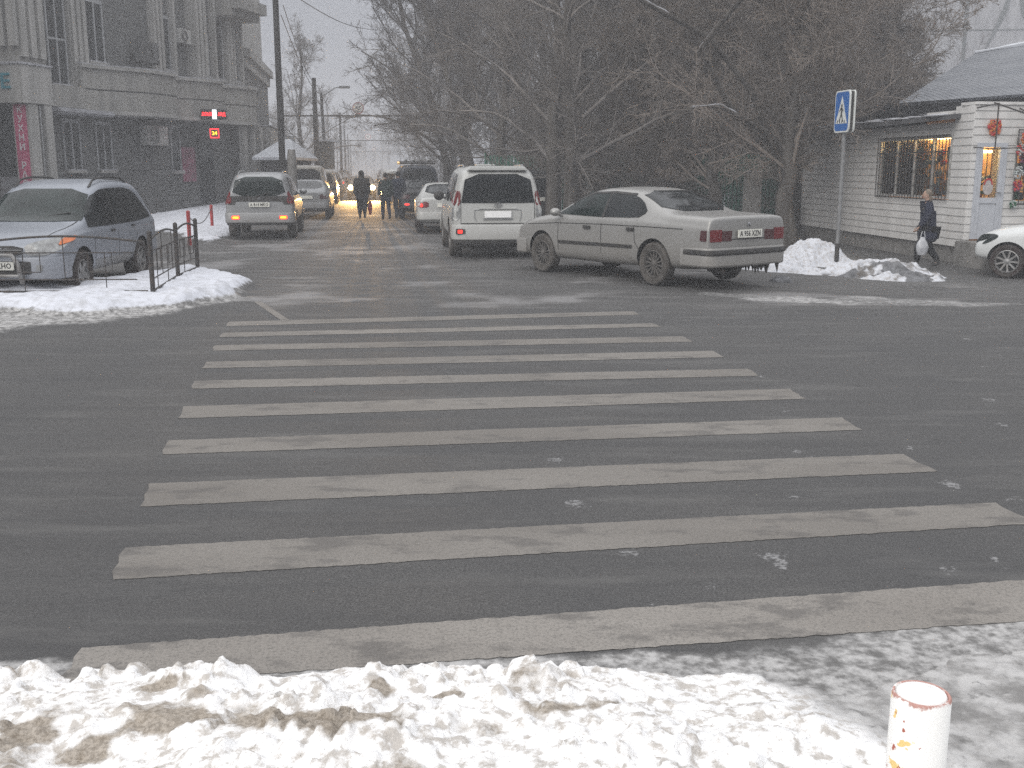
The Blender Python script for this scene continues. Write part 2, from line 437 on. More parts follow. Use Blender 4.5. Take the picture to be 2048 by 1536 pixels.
    def wheels(s, tyre='tyre', rim='alloy', spokes=5, rimr=0.62, wdt=0.21, kind='spoke', axles=None):
        r = s.r; R = r * rimr
        for ax in (axles or s.axles):
            for sg in (1, -1):
                T = Matrix.Translation((ax, sg * (s.w - wdt / 2 - .012), r)) @ Matrix.Rotation(-sg * math.pi / 2, 4, 'X')
                mb = MB(); hw = wdt / 2
                mb.lathe([(R, -hw * .8), (r * .9, -hw), (r * .985, -hw * .8), (r, -hw * .45), (r, hw * .45), (r * .985, hw * .8), (r * .9, hw), (R, hw * .85), (R * .97, hw * .5), (R * .97, -hw * .5)], 32 if not s.low else 16, T, close=True)
                t = mb.build('wheel', M[tyre], s.root, smooth=0.8)
                rb = MB()
                rb.lathe([(R * .97, hw * .2), (R * .97, hw * .8), (R * .9, hw * .86), (R * .86, hw * .6), (R * .86, hw * .2)], 32, T, close=True)
                rb.lathe([(R * .86, hw * .12), (R * .86, hw * .2)], 24, T)  # hub well floor
                rb.lathe([(R * .2, hw * .2), (R * .22, hw * .7), (R * .12, hw * .82)], 16, T)
                for k in range(spokes):
                    g = 2 * math.pi * k / spokes + .3
                    Tk = T @ Matrix.Rotation(g, 4, 'Z')
                    ws = R * (1.25 / spokes if spokes < 9 else .9 / spokes)
                    rb.add([Tk @ Vector(q) for q in ((R * .15, -ws * .8, hw * .62), (R * .15, ws * .8, hw * .62), (R * .9, ws * .75, hw * .72), (R * .9, -ws * .75, hw * .72),
                                                       (R * .15, -ws * .8, hw * .3), (R * .15, ws * .8, hw * .3), (R * .9, ws * .75, hw * .4), (R * .9, -ws * .75, hw * .4))],
                           [(0, 1, 2, 3), (7, 6, 5, 4), (0, 4, 5, 1), (1, 5, 6, 2), (2, 6, 7, 3), (3, 7, 4, 0)])
                ro = rb.build('rim', [M[rim], M['dark']], t, smooth=0.6)
                # dark floor behind the spokes
                for p in ro.data.polygons:
                    c = T.inverted() @ p.center
                    if abs(c.z - hw * .2) < hw * .03 or (c.z < hw * .21): p.material_index = 1
    def bumper(s, end, m, z0, z1, out=0.07, wrap=0.6, wd=None, rr=0.22, name='bumper', inset=0.02, thick=0.05, base_x=None):
        """U-shaped rail swept round the end of the car"""
        wd = wd or s.w; pts = []
        X = (0 - out) if end == 'b' else (s.L + out)
        sg = 1 if end == 'b' else -1
        if base_x is not None: X = base_x
        path = [(X + sg * wrap, wd), (X + sg * rr, wd)]
        for k in range(1, 6):
            a = math.pi / 2 * k / 6
            path.append((X + sg * (rr - rr * math.sin(a)), wd - rr + rr * math.cos(a)))
        path.append((X, wd - rr)); path.append((X - sg * .02, 0))
        path += [(x, -y) for x, y in path[-2::-1]]
        mb = MB(); n = len(path); V = []
        for i, (x, y) in enumerate(path):
            a = Vector(path[max(0, i - 1)]); b = Vector(path[min(n - 1, i + 1)]); t = (b - a).normalized()
            nn = Vector((t.y, -t.x))
            c = Vector((s.L / 2, 0)); p = Vector((x, y))
            if nn.dot(c - p) < 0: nn = -nn
            q = p + nn * thick; m1 = p + nn * .012
            V += [(m1.x, m1.y, z1), (p.x, p.y, z1 - .025), (p.x, p.y, z0 + .02), (m1.x, m1.y, z0), (q.x, q.y, z0), (q.x, q.y, z1)]
        F_ = []
        for i in range(n - 1):
            for k in range(6): F_.append((i * 6 + k, i * 6 + (k + 1) % 6, (i + 1) * 6 + (k + 1) % 6, (i + 1) * 6 + k))
        F_ += [tuple(range(6)), tuple(range((n - 1) * 6, n * 6))[::-1]]
        mb.add(V, F_); return mb.build(name, M[m], s.root, smooth=0.5)
    def plate(s, end, z, txt=None, m='plate', x=None, wdt=0.52, hgt=0.112, tilt=0, y=0.0, tx=0.0):
        X = x if x is not None else (0 if end == 'b' else s.L)
        sg = -1 if end == 'b' else 1
        mb = MB(); mb.box(X - .008, X + .008, y - wdt / 2, y + wdt / 2, z - hgt / 2, z + hgt / 2)
        o = mb.build('number_plate', M[m], s.root, bevel=0.003)
        if txt:
            put_text('lettering', txt, hgt * 0.92, M['ink'], o, (X + sg * .0095, y + tx, z - .002), (0, sg, 0), sx=0.86, depth=0.001, bold=True, spacing=1.05)
        return o
    def mirror(s, x, z, m, side='lr', size=(0.09, 0.19, 0.13)):
        for sd in side:
            sg = 1 if sd == 'l' else -1
            hit = s.bvh.ray_cast(Vector((x, sg * 3, z - .04)), Vector((0, -sg, 0)))
            y = hit[0].y if hit[0] else sg * s.w
            mb = MB(); mb.ball((x + .02, y + sg * .14, z + .01), (size[0], size[1] / 2, size[2] / 2), 14, 8)
            mb.tube([(x, y, z - .05), (x + .01, y + sg * .1, z - .02)], .022, 8)
            o = mb.build('mirror', M[m], s.root, smooth=1.0)
    def handles(s, pts, m='trim', size=(.15, .02, .035)):
        for x, z in pts:
            for sg in (1, -1):
                hit = s.bvh.ray_cast(Vector((x, sg * 3, z)), Vector((0, -sg, 0)))
                if not hit[0]: continue
                y = hit[0].y
                mb = MB(); mb.box(x - size[0] / 2, x + size[0] / 2, min(y, y + sg * size[1]), max(y, y + sg * size[1]), z - size[2] / 2, z + size[2] / 2)
                mb.build('door_handle', M[m], s.root, bevel=0.006)
    def rails(s, x0, x1, y, m='trim', h=0.05):
        for sg in (1, -1):
            P = []
            for k in range(9):
                x = x0 + (x1 - x0) * k / 8
                hit = s.bvh.ray_cast(Vector((x, sg * y, 4)), Vector((0, 0, -1)))
                P.append((x, sg * y, hit[0].z + (h if 0 < k < 8 else 0.0)))
            mb = MB(); mb.tube(P, .017, 8); mb.build('roof_rail', M[m], s.root)
def pose(L_anchor, world, az):
    """root position and rz so that the local point (x,y) of the car stands at the world point"""
    rz = math.pi / 2 - az
    c, s_ = math.cos(rz), math.sin(rz); x, y = L_anchor
    p = (world[0] - (c * x - s_ * y), world[1] - (s_ * x + c * y))
    return (p[0], p[1], gz(*world[:2])), rz
def sedan_silver():
    """the silver saloon on the right, seen from its left rear"""
    az = R_(-36.5)
    ax_r = 1.12; W = 0.875
    loc, rz = pose((ax_r, W - .1), at(1316, 571)[:], az)
    st = [(0.0, .36, .86, .99, .80, .78, .72), (0.05, .31, .90, 1.04, .845, .82, .77), (0.35, .27, .91, 1.055, .868, .835, .78), (0.80, .25, .92, 1.065, .873, .838, .775),
          (0.98, .25, .93, 1.09, .875, .84, .74), (1.35, .24, .935, 1.27, .875, .84, .66), (1.72, .24, .935, 1.39, .875, .84, .61), (2.2, .23, .935, 1.415, .875, .84, .60),
          (2.75, .23, .93, 1.40, .875, .84, .605), (3.15, .23, .925, 1.27, .875, .835, .64), (3.5, .23, .915, 1.07, .875, .825, .69), (3.66, .23, .905, .985, .87, .82, .72),
          (4.2, .24, .85, .925, .86, .80, .70), (4.58, .26, .76, .84, .83, .76, .66), (4.70, .34, .68, .76, .78, .72, .60)]
    c = Car(4.72, st, (ax_r, 3.88), .318, w=W, paint='silver', name='parked_car', loc=loc, rz=rz,
            label='dirty silver four-door saloon parked at an angle beside the zebra crossing, rear towards the crossing', cat='car')
    c.wheels('tyre_d', 'alloy_d', 14, .66, .2); c.root.scale = (1.02, 1.03, 1.075)
    c.both('side_window', [(1.50, .975), (1.38, 1.03), (1.36, 1.08), (1.48, 1.18), (1.62, 1.245), (1.78, 1.285), (2.0, 1.305), (2.30, 1.312), (2.30, .955), (1.7, .965)], 'glass', rnd_=0)
    c.both('side_window', [(2.34, .952), (2.34, 1.312), (2.6, 1.305), (2.78, 1.285), (3.04, 1.205), (3.50, .968)], 'glass_l', rnd_=0)
    c.pan('window_surround', 'l', [(2.285, .955), (2.285, 1.31), (2.355, 1.31), (2.355, .955)], 'trim', off=.006, rnd_=0)
    c.pan('window_surround', 'r', [(2.285, .955), (2.285, 1.31), (2.355, 1.31), (2.355, .955)], 'trim', off=.006, rnd_=0)
    c.bstrip('window_deflector', [(1.75, 1.295), (2.25, 1.32), (2.75, 1.30), (3.03, 1.22), (3.2, 1.12)], .03, 'trim', off=.014)
    c.pan('rear_window', 'b', [(-.70, 1.075), (.70, 1.075), (.56, 1.35), (-.56, 1.35)], 'glass', rnd_=1)
    c.pan('windscreen', 'f', [(-.66, 1.03), (.66, 1.03), (.53, 1.34), (-.53, 1.34)], 'glass_l')
    # seams and rubbing strip
    for pts in ([(2.32, .955), (2.32, .32)], [(1.50, .94), (1.55, .85), (1.52, .62), (1.42, .50)], [(3.42, .93), (3.42, .32)]): c.bstrip('door_seam', pts, .012, 'seam', h=.1)
    c.bstrip('waist_line', [(.5, .846), (1.2, .85), (2.4, .845), (3.5, .825), (4.4, .77)], .013, 'seam', off=.002)
    c.bstrip('rubbing_strip', [(1.58, .545), (2.3, .54)], .05, 'trim', off=.012)
    c.bstrip('rubbing_strip', [(2.34, .54), (3.4, .53)], .05, 'trim', off=.012)
    c.handles([(1.62, .80), (2.66, .79)], size=(.17, .03, .05))
    c.strip('boot_seam', 'b', [(-.70, .71), (.70, .71)], .012, 'seam')
    # tail lights
    for k, ax_ in ((1, 0), (-1, 0)):
        P1 = [(.36 * k, .69), (.36 * k, .83), (.57 * k, .83), (.57 * k, .69)]; P2 = [(.575 * k, .685), (.575 * k, .85), (.80 * k, .85), (.80 * k, .685)]
        if k < 0: P1 = P1[::-1]; P2 = P2[::-1]
        c.pan('tail_light', 'b', P1, 'lens_dark', off=.008, rnd_=0); c.pan('tail_light', 'b', P2, 'lens_red', off=.010, rnd_=0)
    c.both('tail_light', [(.045, .69), (.045, .845), (.15, .84), (.16, .70)], 'lens_dark', off=.009, rnd_=0, h=.04)
    c.bumper('b', 'silver', .34, .60, out=.07, wrap=1.1 - .5, wd=.87, rr=.2)
    c.bumper('b', 'trim', .50, .575, out=.09, wrap=.55, wd=.885, rr=.2, name='bumper_strip', thick=.04)
    c.bumper('f', 'silver', .30, .54, out=.05, wrap=.45, wd=.86, rr=.25)
    c.plate('b', .785, 'A 956 XZN', x=-.035)
    for sg in (.10, -.16):
        pass
    mb = MB(); mb.tube([(-.02, .52, .27), (.3, .5, .28)], .032, 10); mb.build('exhaust_pipe', M['steel'], c.root)
    mb = MB(); mb.lathe([(.032, 0), (.036, .004), (.03, .008)], 20, Matrix.Translation((-.005, 0, .905)) @ Matrix.Rotation(-math.pi / 2, 4, 'Y')); b = mb.build('badge', M['chrome'], c.root)
    q = MB(); 
    for g in (0, math.pi):
        q.prism([(0, 0), (.02 * math.cos(g), .02 * math.sin(g)), (.02 * math.cos(g + .8), .02 * math.sin(g + .8)), (.02 * math.cos(g + 1.57), .02 * math.sin(g + 1.57))], 0, .003, lambda u, v, a: (-.014 - a, u, .905 + v))
    q.build('badge_field', M['ink'], b)
    c.mirror(3.38, .99, 'silver')
    # ice hanging under the bumper
    ib = MB()
    for k in range(26):
        y = -.75 + .9 * rnd.random(); l = .05 + .09 * rnd.random(); x = .02 + .15 * rnd.random()
        ib.tube([(x, y, .36), (x + .01, y, .36 - l * .5), (x, y, .36 - l * 1.4)], [.035, .025, .004], 6)
    ib.build('frozen_mud', M['tyre_d'], c.root)
    # headlights
    c.pair('headlight', 'f', [(.42, .60), (.42, .74), (.74, .73), (.74, .60)], 'lens_clear', off=.01, rnd_=1)

def suv_white():
    L = 4.76; W = .94; az = R_(-6.8)
    c0 = atd(996, 505, 21.4)
    loc, rz = pose((0, 0), (c0.x, 21.4), az)
    st = [(0.0, .50, .98, 1.60, .80, .78, .60), (0.05, .42, 1.06, 1.76, .90, .87, .70), (0.28, .38, 1.09, 1.83, .935, .90, .74), (0.9, .36, 1.10, 1.865, .942, .91, .745), (1.8, .36, 1.10, 1.87, .942, .91, .745),
          (2.6, .36, 1.09, 1.85, .942, .91, .74), (3.0, .36, 1.08, 1.76, .942, .905, .74), (3.35, .36, 1.07, 1.50, .94, .90, .77), (3.62, .36, 1.06, 1.24, .94, .895, .80), (3.9, .36, 1.04, 1.16, .935, .88, .78),
          (4.4, .38, .95, 1.08, .91, .85, .74), (4.66, .42, .84, .96, .86, .80, .68), (4.74, .5, .76, .86, .8, .74, .6)]
    c = Car(L, st, (1.0, 3.79), .385, w=W, paint='white', name='parked_suv', loc=loc, rz=rz, arch=.06,
            label='large white SUV seen from behind with a blank white number plate', cat='car')
    c.wheels('tyre_d', 'alloy', 6, .6, .25)
    c.pan('rear_window', 'b', [(-.735, 1.13), (.735, 1.13), (.735, 1.16), (.64, 1.70), (-.64, 1.70), (-.735, 1.16)], 'glass', off=.006, rnd_=1)
    c.both('side_window', [(.35, 1.17), (.45, 1.68), (1.05, 1.72), (1.15, 1.14)], 'glass', rnd_=1)
    c.both('side_window', [(1.25, 1.14), (1.2, 1.72), (2.1, 1.73), (2.1, 1.13)], 'glass', rnd_=1)
    c.both('side_window', [(2.2, 1.13), (2.2, 1.73), (2.68, 1.70), (3.3, 1.13)], 'glass', rnd_=1)
    c.pan('windscreen', 'f', [(-.74, 1.26), (.74, 1.26), (.64, 1.74), (-.64, 1.74)], 'glass')
    c.bumper('b', 'white', .40, .70, out=.12, wrap=.7, wd=.925, rr=.22, thick=.12)
    c.bumper('b', 'trim', .33, .42, out=.08, wrap=.6, wd=.90, rr=.2, name='bumper_skirt', thick=.08)
    c.bumper('f', 'white', .38, .68, out=.08, wrap=.5, wd=.93, rr=.3)
    for k in (1, -1):
        def f(P): return P if k > 0 else mirror_poly(P)
        c.pan('tail_light', 'b', f([(.76, 1.08), (.745, 1.37), (.86, 1.37), (.90, 1.08)]), 'lens_red', off=.016, rnd_=1)
        c.pan('tail_light', 'b', f([(.77, .84), (.765, 1.07), (.90, 1.07), (.925, .78), (.84, .78)]), 'lens_clear', off=.012, rnd_=1)
    c.both('tail_light', [(.03, 1.08), (.03, 1.37), (.14, 1.36), (.16, 1.08)], 'lens_red', off=.01, rnd_=1)
    mb = MB(); 
    for k in (1, -1):
        mb = MB(); mb.box(-.135, -.115, k * .775 - .055, k * .775 + .055, .53, .615); o = mb.build('fog_lamp', M['lens_red_lit'], c.root, bevel=.01)
        mb = MB(); mb.box(-.128, -.108, k * .79 - .13, k * .79 + .07, .515, .63); mb.build('lamp_housing', M['trim'], c.root, bevel=.01)
    # tailgate
    c.strip('tailgate_seam', 'b', [(-.745, .72), (-.745, 1.10), (-.75, 1.2)], .012, 'seam'); c.strip('tailgate_seam', 'b', [(.745, .72), (.745, 1.10), (.75, 1.2)], .012, 'seam')
    c.strip('tailgate_seam', 'b', [(-.74, .725), (.74, .725)], .02, 'seam')
    hb = MB(); hb.box(-.03, .03, -.38, .38, 1.005, 1.035); hb.build('plate_garnish', M['white'], c.root, bevel=.01)
    for k in (1, -1):
        c.strip('plate_recess', 'b', [(k * .34, 1.0), (k * .47, .99), (k * .475, .86), (k * .44, .77)], .012, 'silvergrey', off=.012)
    c.plate('b', .905, None, m='plate_w', x=-.03, wdt=.54, hgt=.13)
    fr = MB(); fr.box(-.024, .02, -.3, .3, .80, .83); fr.build('plate_holder', M['silvergrey'], c.root, bevel=.004)
    T = Matrix.Translation((-.03, 0, 1.085)) @ Matrix.Rotation(math.pi / 2, 4, 'Y')
    e = MB(); ring = [(.075 * math.cos(a) , .052 * math.sin(a)) for a in [2 * math.pi * k / 24 for k in range(25)]]
    e.tube([(-.03, u, 1.085 + v) for u, v in ring], .006, 6, caps=False)
    e.tube([(-.03, u * .4, 1.085 + v * .95) for u, v in ring], .005, 6, caps=False)
    e.tube([(-.03, u * .75, 1.11 + v * .42) for u, v in ring], .005, 6, caps=False)
    e.build('badge', M['chrome'], c.root)
    c.mirror(3.05, 1.2, 'trim', size=(.1, .24, .22))
    c.handles([(1.55, 1.0), (2.45, 1.0)], 'chrome')
    for pts in ([(1.2, 1.1), (1.2, .8)], [(2.15, 1.1), (2.15, .4)], [(3.25, 1.08), (3.25, .4)]): c.bstrip('door_seam', pts, .012, 'seam')
    c.rails(.7, 2.7, .62, 'silvergrey')
    sp = MB(); sp.prism([(-.62, 1.80), (-.55, 1.86), (.55, 1.86), (.62, 1.80)], -.03, .28, lambda u, v, a: (a, u, v - (.03 if a < 0 else .0))); sp.build('roof_spoiler', M['white'], c.root, bevel=.012)
    an = MB(); an.tube([(.55, .05, 1.86), (.25, .22, 2.14)], .006, 6); an.build('aerial', M['steel'], c.root)
    an = MB(); an.box(1.0, 1.5, -.05, .35, 1.86, 1.90); an.build('roof_light', M['white'], c.root, bevel=.015)
    wp = MB(); wp.tube([(-.025, 0, 1.14), (-.03, .30, 1.19)], .008, 6); wp.build('wiper', M['trim'], c.root)

def suv_grey():
    L = 4.6; W = .89; az = R_(-7.8)
    c0 = atd(522, 478, 27.4)
    loc, rz = pose((0, 0), (c0.x, 27.4), az)
    st = [(0.0, .52, .96, 1.40, .74, .72, .50), (0.05, .46, 1.02, 1.56, .85, .82, .58), (0.28, .42, 1.05, 1.69, .88, .84, .64), (0.9, .40, 1.06, 1.725, .89, .85, .66), (1.7, .40, 1.06, 1.73, .89, .85, .66),
          (2.4, .40, 1.05, 1.71, .89, .85, .66), (2.85, .40, 1.04, 1.58, .89, .845, .68), (3.2, .40, 1.03, 1.30, .885, .84, .72), (3.42, .40, 1.02, 1.12, .88, .83, .74),
          (3.9, .42, .98, 1.08, .87, .81, .72), (4.4, .46, .88, .98, .84, .78, .66), (4.55, .52, .8, .88, .78, .72, .6)]
    c = Car(L, st, (.95, 3.67), .36, w=W, paint='silvergrey', name='parked_suv', loc=loc, rz=rz,
            label='silver grey SUV with lit yellow rear fog lamps beside the snowy pavement and red posts', cat='car')
    c.wheels('tyre_d', 'alloy', 6, .6, .24)
    c.pan('rear_window', 'b', [(-.69, 1.12), (.69, 1.12), (.56, 1.60), (-.56, 1.60)], 'glass_l', off=.006, rnd_=1)
    c.pan('tailgate_band', 'b', [(-.80, .90), (-.80, 1.04), (-.74, 1.12), (.74, 1.12), (.80, 1.04), (.80, .90), (.62, .90), (.58, .98), (-.58, .98), (-.62, .90)], 'trim', off=.008, rnd_=0)
    c.both('side_window', [(.35, 1.13), (.5, 1.58), (1.05, 1.61), (1.1, 1.11)], 'glass', rnd_=1)
    c.both('side_window', [(1.2, 1.11), (1.17, 1.61), (1.95, 1.62), (1.95, 1.10)], 'glass', rnd_=1)
    c.both('side_window', [(2.05, 1.10), (2.05, 1.62), (2.45, 1.60), (3.05, 1.10)], 'glass', rnd_=1)
    c.pan('windscreen', 'f', [(-.68, 1.15), (.68, 1.15), (.57, 1.60), (-.57, 1.60)], 'glass')
    for k in (1, -1):
        f = (lambda P: P) if k > 0 else mirror_poly
        c.pan('tail_light', 'b', f([(.70, .93), (.70, 1.10), (.84, 1.10), (.86, .93)]), 'lens_red', off=.018, rnd_=1)
        mb = MB(); mb.box(-.128, -.10, k * .60 - .10, k * .60 + .10, .535, .625); o = mb.build('fog_lamp', M['lens_red_lit'], c.root, bevel=.012)
        mb = MB(); mb.box(-.136, -.11, k * .60 - .078, k * .60 + .078, .552, .608); mb.build('bulb_glow', M['lamp_yellow'], o, bevel=.008)
    c.both('tail_light', [(.02, .90), (.02, 1.22), (.12, 1.24), (.16, .90)], 'lens_red', off=.01, rnd_=1)
    c.bumper('b', 'silvergrey', .44, .70, out=.11, wrap=.65, wd=.88, rr=.18, thick=.1)
    c.bumper('b', 'trim', .38, .46, out=.07, wrap=.6, wd=.85, rr=.18, name='bumper_skirt')
    c.bumper('f', 'silvergrey', .42, .68, out=.06, wrap=.5, wd=.88, rr=.25)
    c.plate('b', .90, 'A 814 MKO', x=-.045)
    mb = MB()
    for g in (90, 210, 330):
        a = R_(g); mb.prism([(0, 0), (.03 * math.cos(a - .5), .03 * math.sin(a - .5)), (.055 * math.cos(a), .055 * math.sin(a)), (.03 * math.cos(a + .5), .03 * math.sin(a + .5))], 0, .006, lambda u, v, t: (-.02 - t, u, 1.06 + v))
    mb.build('badge', M['chrome'], c.root)
    c.mirror(2.85, 1.17, 'silvergrey', size=(.1, .22, .16))
    for pts in ([(1.15, 1.06), (1.15, .8)], [(2.0, 1.06), (2.0, .42)], [(3.0, 1.04), (3.0, .45)]): c.bstrip('door_seam', pts, .012, 'seam')
    c.rails(.6, 2.4, .56, 'silvergrey')
    wp = MB(); wp.tube([(-.03, .05, 1.13), (-.035, -.28, 1.2)], .009, 6); wp.build('wiper', M['trim'], c.root)

def suv_blue():
    """front three-quarter view at the left edge"""
    L = 4.25; W = .8675; az = R_(179.5)
    r = .345; axf = 4.25 - .83; axr = axf - 2.49
    loc, rz = pose((axf, W - .1), (-6.30, 15.3), az)
    loc = (loc[0], loc[1], -.03)
    st = [(0.0, .50, .96, 1.28, .72, .70, .50), (0.06, .42, 1.00, 1.44, .82, .79, .56), (0.3, .36, 1.02, 1.60, .86, .82, .60), (0.6, .33, 1.01, 1.655, .867, .83, .63), (1.5, .32, .99, 1.69, .867, .83, .66),
          (2.1, .32, .97, 1.665, .867, .83, .66), (2.5, .32, .96, 1.52, .867, .83, .67), (2.9, .32, .96, 1.27, .865, .825, .68), (3.2, .32, .95, 1.08, .865, .82, .72), (3.6, .33, .92, 1.03, .86, .80, .71),
          (4.0, .36, .82, .95, .84, .77, .66), (4.18, .40, .72, .86, .78, .71, .58), (4.25, .48, .66, .76, .68, .62, .5)]
    c = Car(L, st, (axr, axf), r, w=W, paint='silverblue', name='parked_suv', loc=loc, rz=rz, arch=.05,
            label='bluish silver compact SUV facing the viewer behind the low black railing at the left edge', cat='car')
    c.wheels('tyre', 'alloy', 5, .62, .22)
    c.pan('windscreen', 'f', [(-.73, 1.08), (.73, 1.08), (.73, 1.11), (.60, 1.53), (-.60, 1.53), (-.73, 1.11)], 'glass_l', off=.006, rnd_=1)
    c.both('side_window', [(3.06, .985), (2.95, 1.15), (2.78, 1.28), (2.5, 1.43), (2.2, 1.51), (1.99, 1.53), (1.99, .98)], 'glass', rnd_=0)
    c.both('side_window', [(1.95, .98), (1.95, 1.53), (1.3, 1.535), (1.1, 1.525), (1.1, .99)], 'glass', rnd_=0)
    c.both('side_window', [(1.06, .99), (1.06, 1.52), (.85, 1.49), (.68, 1.43), (.34, 1.09), (.36, 1.03)], 'glass', rnd_=0); c.bstrip('pillar_trim', [(1.97, .98), (1.97, 1.53)], .05, 'trim', off=.007); c.bstrip('pillar_trim', [(1.08, .99), (1.08, 1.525)], .05, 'trim', off=.007)
    c.pan('rear_window', 'b', [(-.64, 1.10), (.64, 1.10), (.52, 1.48), (-.52, 1.48)], 'glass')
    for k in (1, -1):
        f = (lambda P: P) if k > 0 else mirror_poly
        h_ = c.pan('headlight', 'f', f([(.40, .66), (.36, .80), (.62, .87), (.80, .90), (.82, .74), (.66, .66)]), 'lens_clear', off=.012, rnd_=1)
        c.pan('indicator', 'f', f([(.755, .78), (.75, .875), (.83, .90), (.835, .82)]), 'lens_amber', off=.02, rnd_=1, parent=h_)
        mb = MB(); mb.box(L - .04, L + .055, k * .56 - .085, k * .56 + .085, .44, .56); o = mb.build('fog_lamp', M['lens_clear'], c.root, bevel=.02)
    c.pan('grille', 'f', [(-.33, .66), (-.36, .79), (.36, .79), (.33, .66)], 'trim', off=.012, rnd_=1)
    for z in (.70, .74): 
        gm = MB(); gm.box(L - .05, L + .012, -.34, .34, z - .006, z + .006); gm.build('grille_bar', M['silvergrey'], c.root)
    c.bumper('f', 'silverblue', .34, .64, out=.055, wrap=.42, wd=.86, rr=.32, thick=.12)
    c.bumper('f', 'trim', .40, .60, out=.064, wrap=.3, wd=.50, rr=.05, name='air_intake', thick=.05)
    c.bumper('b', 'silverblue', .40, .66, out=.05, wrap=.5, wd=.86, rr=.25)
    # bull bar
    mb = MB(); X = L + .16
    mb.tube([(X - .05, .36, .30), (X, .36, .42), (X, .34, .56), (X - .01, .26, .68), (X - .02, 0, .70), (X - .01, -.26, .68), (X, -.34, .56), (X, -.36, .42), (X - .05, -.36, .30)], .032, 12)
    mb.tube([(X, .36, .40), (X, -.36, .40)], .025, 12)
    mb.tube([(L, .3, .42), (X, .34, .42)], .02, 8); mb.tube([(L, -.3, .42), (X, -.34, .42)], .02, 8)
    mb.build('bull_bar', M['alloy'], c.root, smooth=1.5)
    c.plate('f', .53, 'A 320 KHO', x=L + .10)
    c.mirror(2.92, 1.07, 'silverblue', size=(.09, .2, .15), side='r')
    c.handles([(2.2, .90), (1.3, .93)], 'trim')
    for pts in ([(1.98, 1.0), (1.98, .38)], [(1.08, 1.0), (1.10, .8), (1.3, .62)], [(2.97, .97), (2.97, .38)]): c.bstrip('door_seam', pts, .012, 'seam')
    c.bstrip('side_cladding', [(1.38, .43), (2.95, .43)], .14, 'silvergrey', off=.015)
    c.rails(.7, 2.3, .56, 'trim', h=.06)
    c.strip('bonnet_seam', 't', [(3.15, .70), (3.6, .68), (4.0, .60)], .012, 'seam'); c.strip('bonnet_seam', 't', [(3.15, -.70), (3.6, -.68), (4.0, -.60)], .012, 'seam')
    wp = MB(); wp.tube([(3.14, .1, 1.13), (3.02, .55, 1.2)], .008, 6); wp.build('wiper', M['trim'], c.root)
    wp = MB(); wp.tube([(3.12, -.5, 1.14), (3.05, -.02, 1.18)], .008, 6); wp.build('wiper', M['trim'], c.root)
    wh = MB(); ring = [(2.62 + .06 * math.sin(a), .36 + .19 * math.cos(a), 1.12 + .19 * math.sin(a)) for a in [2 * math.pi * k / 20 for k in range(21)]]
    wh.tube(ring, .014, 6, caps=False); wh.build('steering_wheel', M['trim'], c.root)

def hatch_white_right():
    L = 4.3; W = .88; az = R_(-54)
    axf = L - .66; axr = axf - 2.6
    loc, rz = pose((axf, W - .1), at(2012, 556)[:], az)
    st = [(0.0, .45, .90, 1.2, .74, .72, .5), (0.06, .38, .95, 1.3, .83, .8, .58), (0.4, .30, .97, 1.42, .87, .83, .62), (1.2, .28, .96, 1.48, .88, .84, .63), (2.0, .27, .95, 1.47, .88, .84, .63),
          (2.5, .27, .94, 1.36, .88, .84, .65), (2.95, .27, .94, 1.12, .88, .83, .70), (3.15, .27, .93, 1.03, .88, .82, .73), (3.6, .28, .88, .98, .87, .80, .70),
          (4.0, .30, .78, .89, .84, .76, .64), (4.22, .34, .66, .78, .76, .68, .54), (4.3, .42, .58, .68, .64, .58, .44)]
    c = Car(L, st, (axr, axf), .315, w=W, paint='whiteclean', name='parked_car', loc=loc, rz=rz,
            label='clean white car poking in at the right edge of the picture beside the kiosk', cat='car')
    c.wheels('tyre', 'alloy', 9, .70, .2)
    c.pan('windscreen', 'f', [(-.70, 1.06), (.70, 1.06), (.57, 1.40), (-.57, 1.40)], 'glass_l')
    c.both('side_window', [(2.95, 1.0), (2.5, 1.30), (2.1, 1.38), (1.9, 1.39), (1.9, .99)], 'glass', rnd_=1)
    c.both('side_window', [(1.8, .99), (1.8, 1.39), (1.2, 1.39), (.7, 1.2), (.7, 1.02)], 'glass', rnd_=1)
    for k in (1, -1):
        f = (lambda P: P) if k > 0 else mirror_poly
        c.pan('headlight', 'f', f([(.45, .66), (.50, .78), (.80, .82), (.80, .70), (.6, .62)]), 'glass_l', off=.012, rnd_=1)
    c.both('headlight', [(3.82, .80), (4.05, .70), (4.12, .62), (4.02, .64), (3.85, .74)], 'glass_l', off=.01, rnd_=1)
    c.bstrip('side_vent', [(3.02, .84), (3.28, .845)], .05, 'trim', off=.008)
    c.pan('grille', 'f', [(-.3, .45), (-.35, .6), (.35, .6), (.3, .45)], 'trim', off=.012, rnd_=1)
    c.pan('number_plate', 'f', [(-.26, .36), (-.26, .47), (.26, .47), (.26, .36)], 'plate', off=.02, rnd_=0)
    c.mirror(2.78, 1.05, 'whiteclean', size=(.1, .22, .15))
    for pts in ([(2.9, .95), (2.95, .6), (2.9, .35)],): c.bstrip('door_seam', pts, .012, 'seam')
    c.handles([(2.1, .84)], 'chrome')

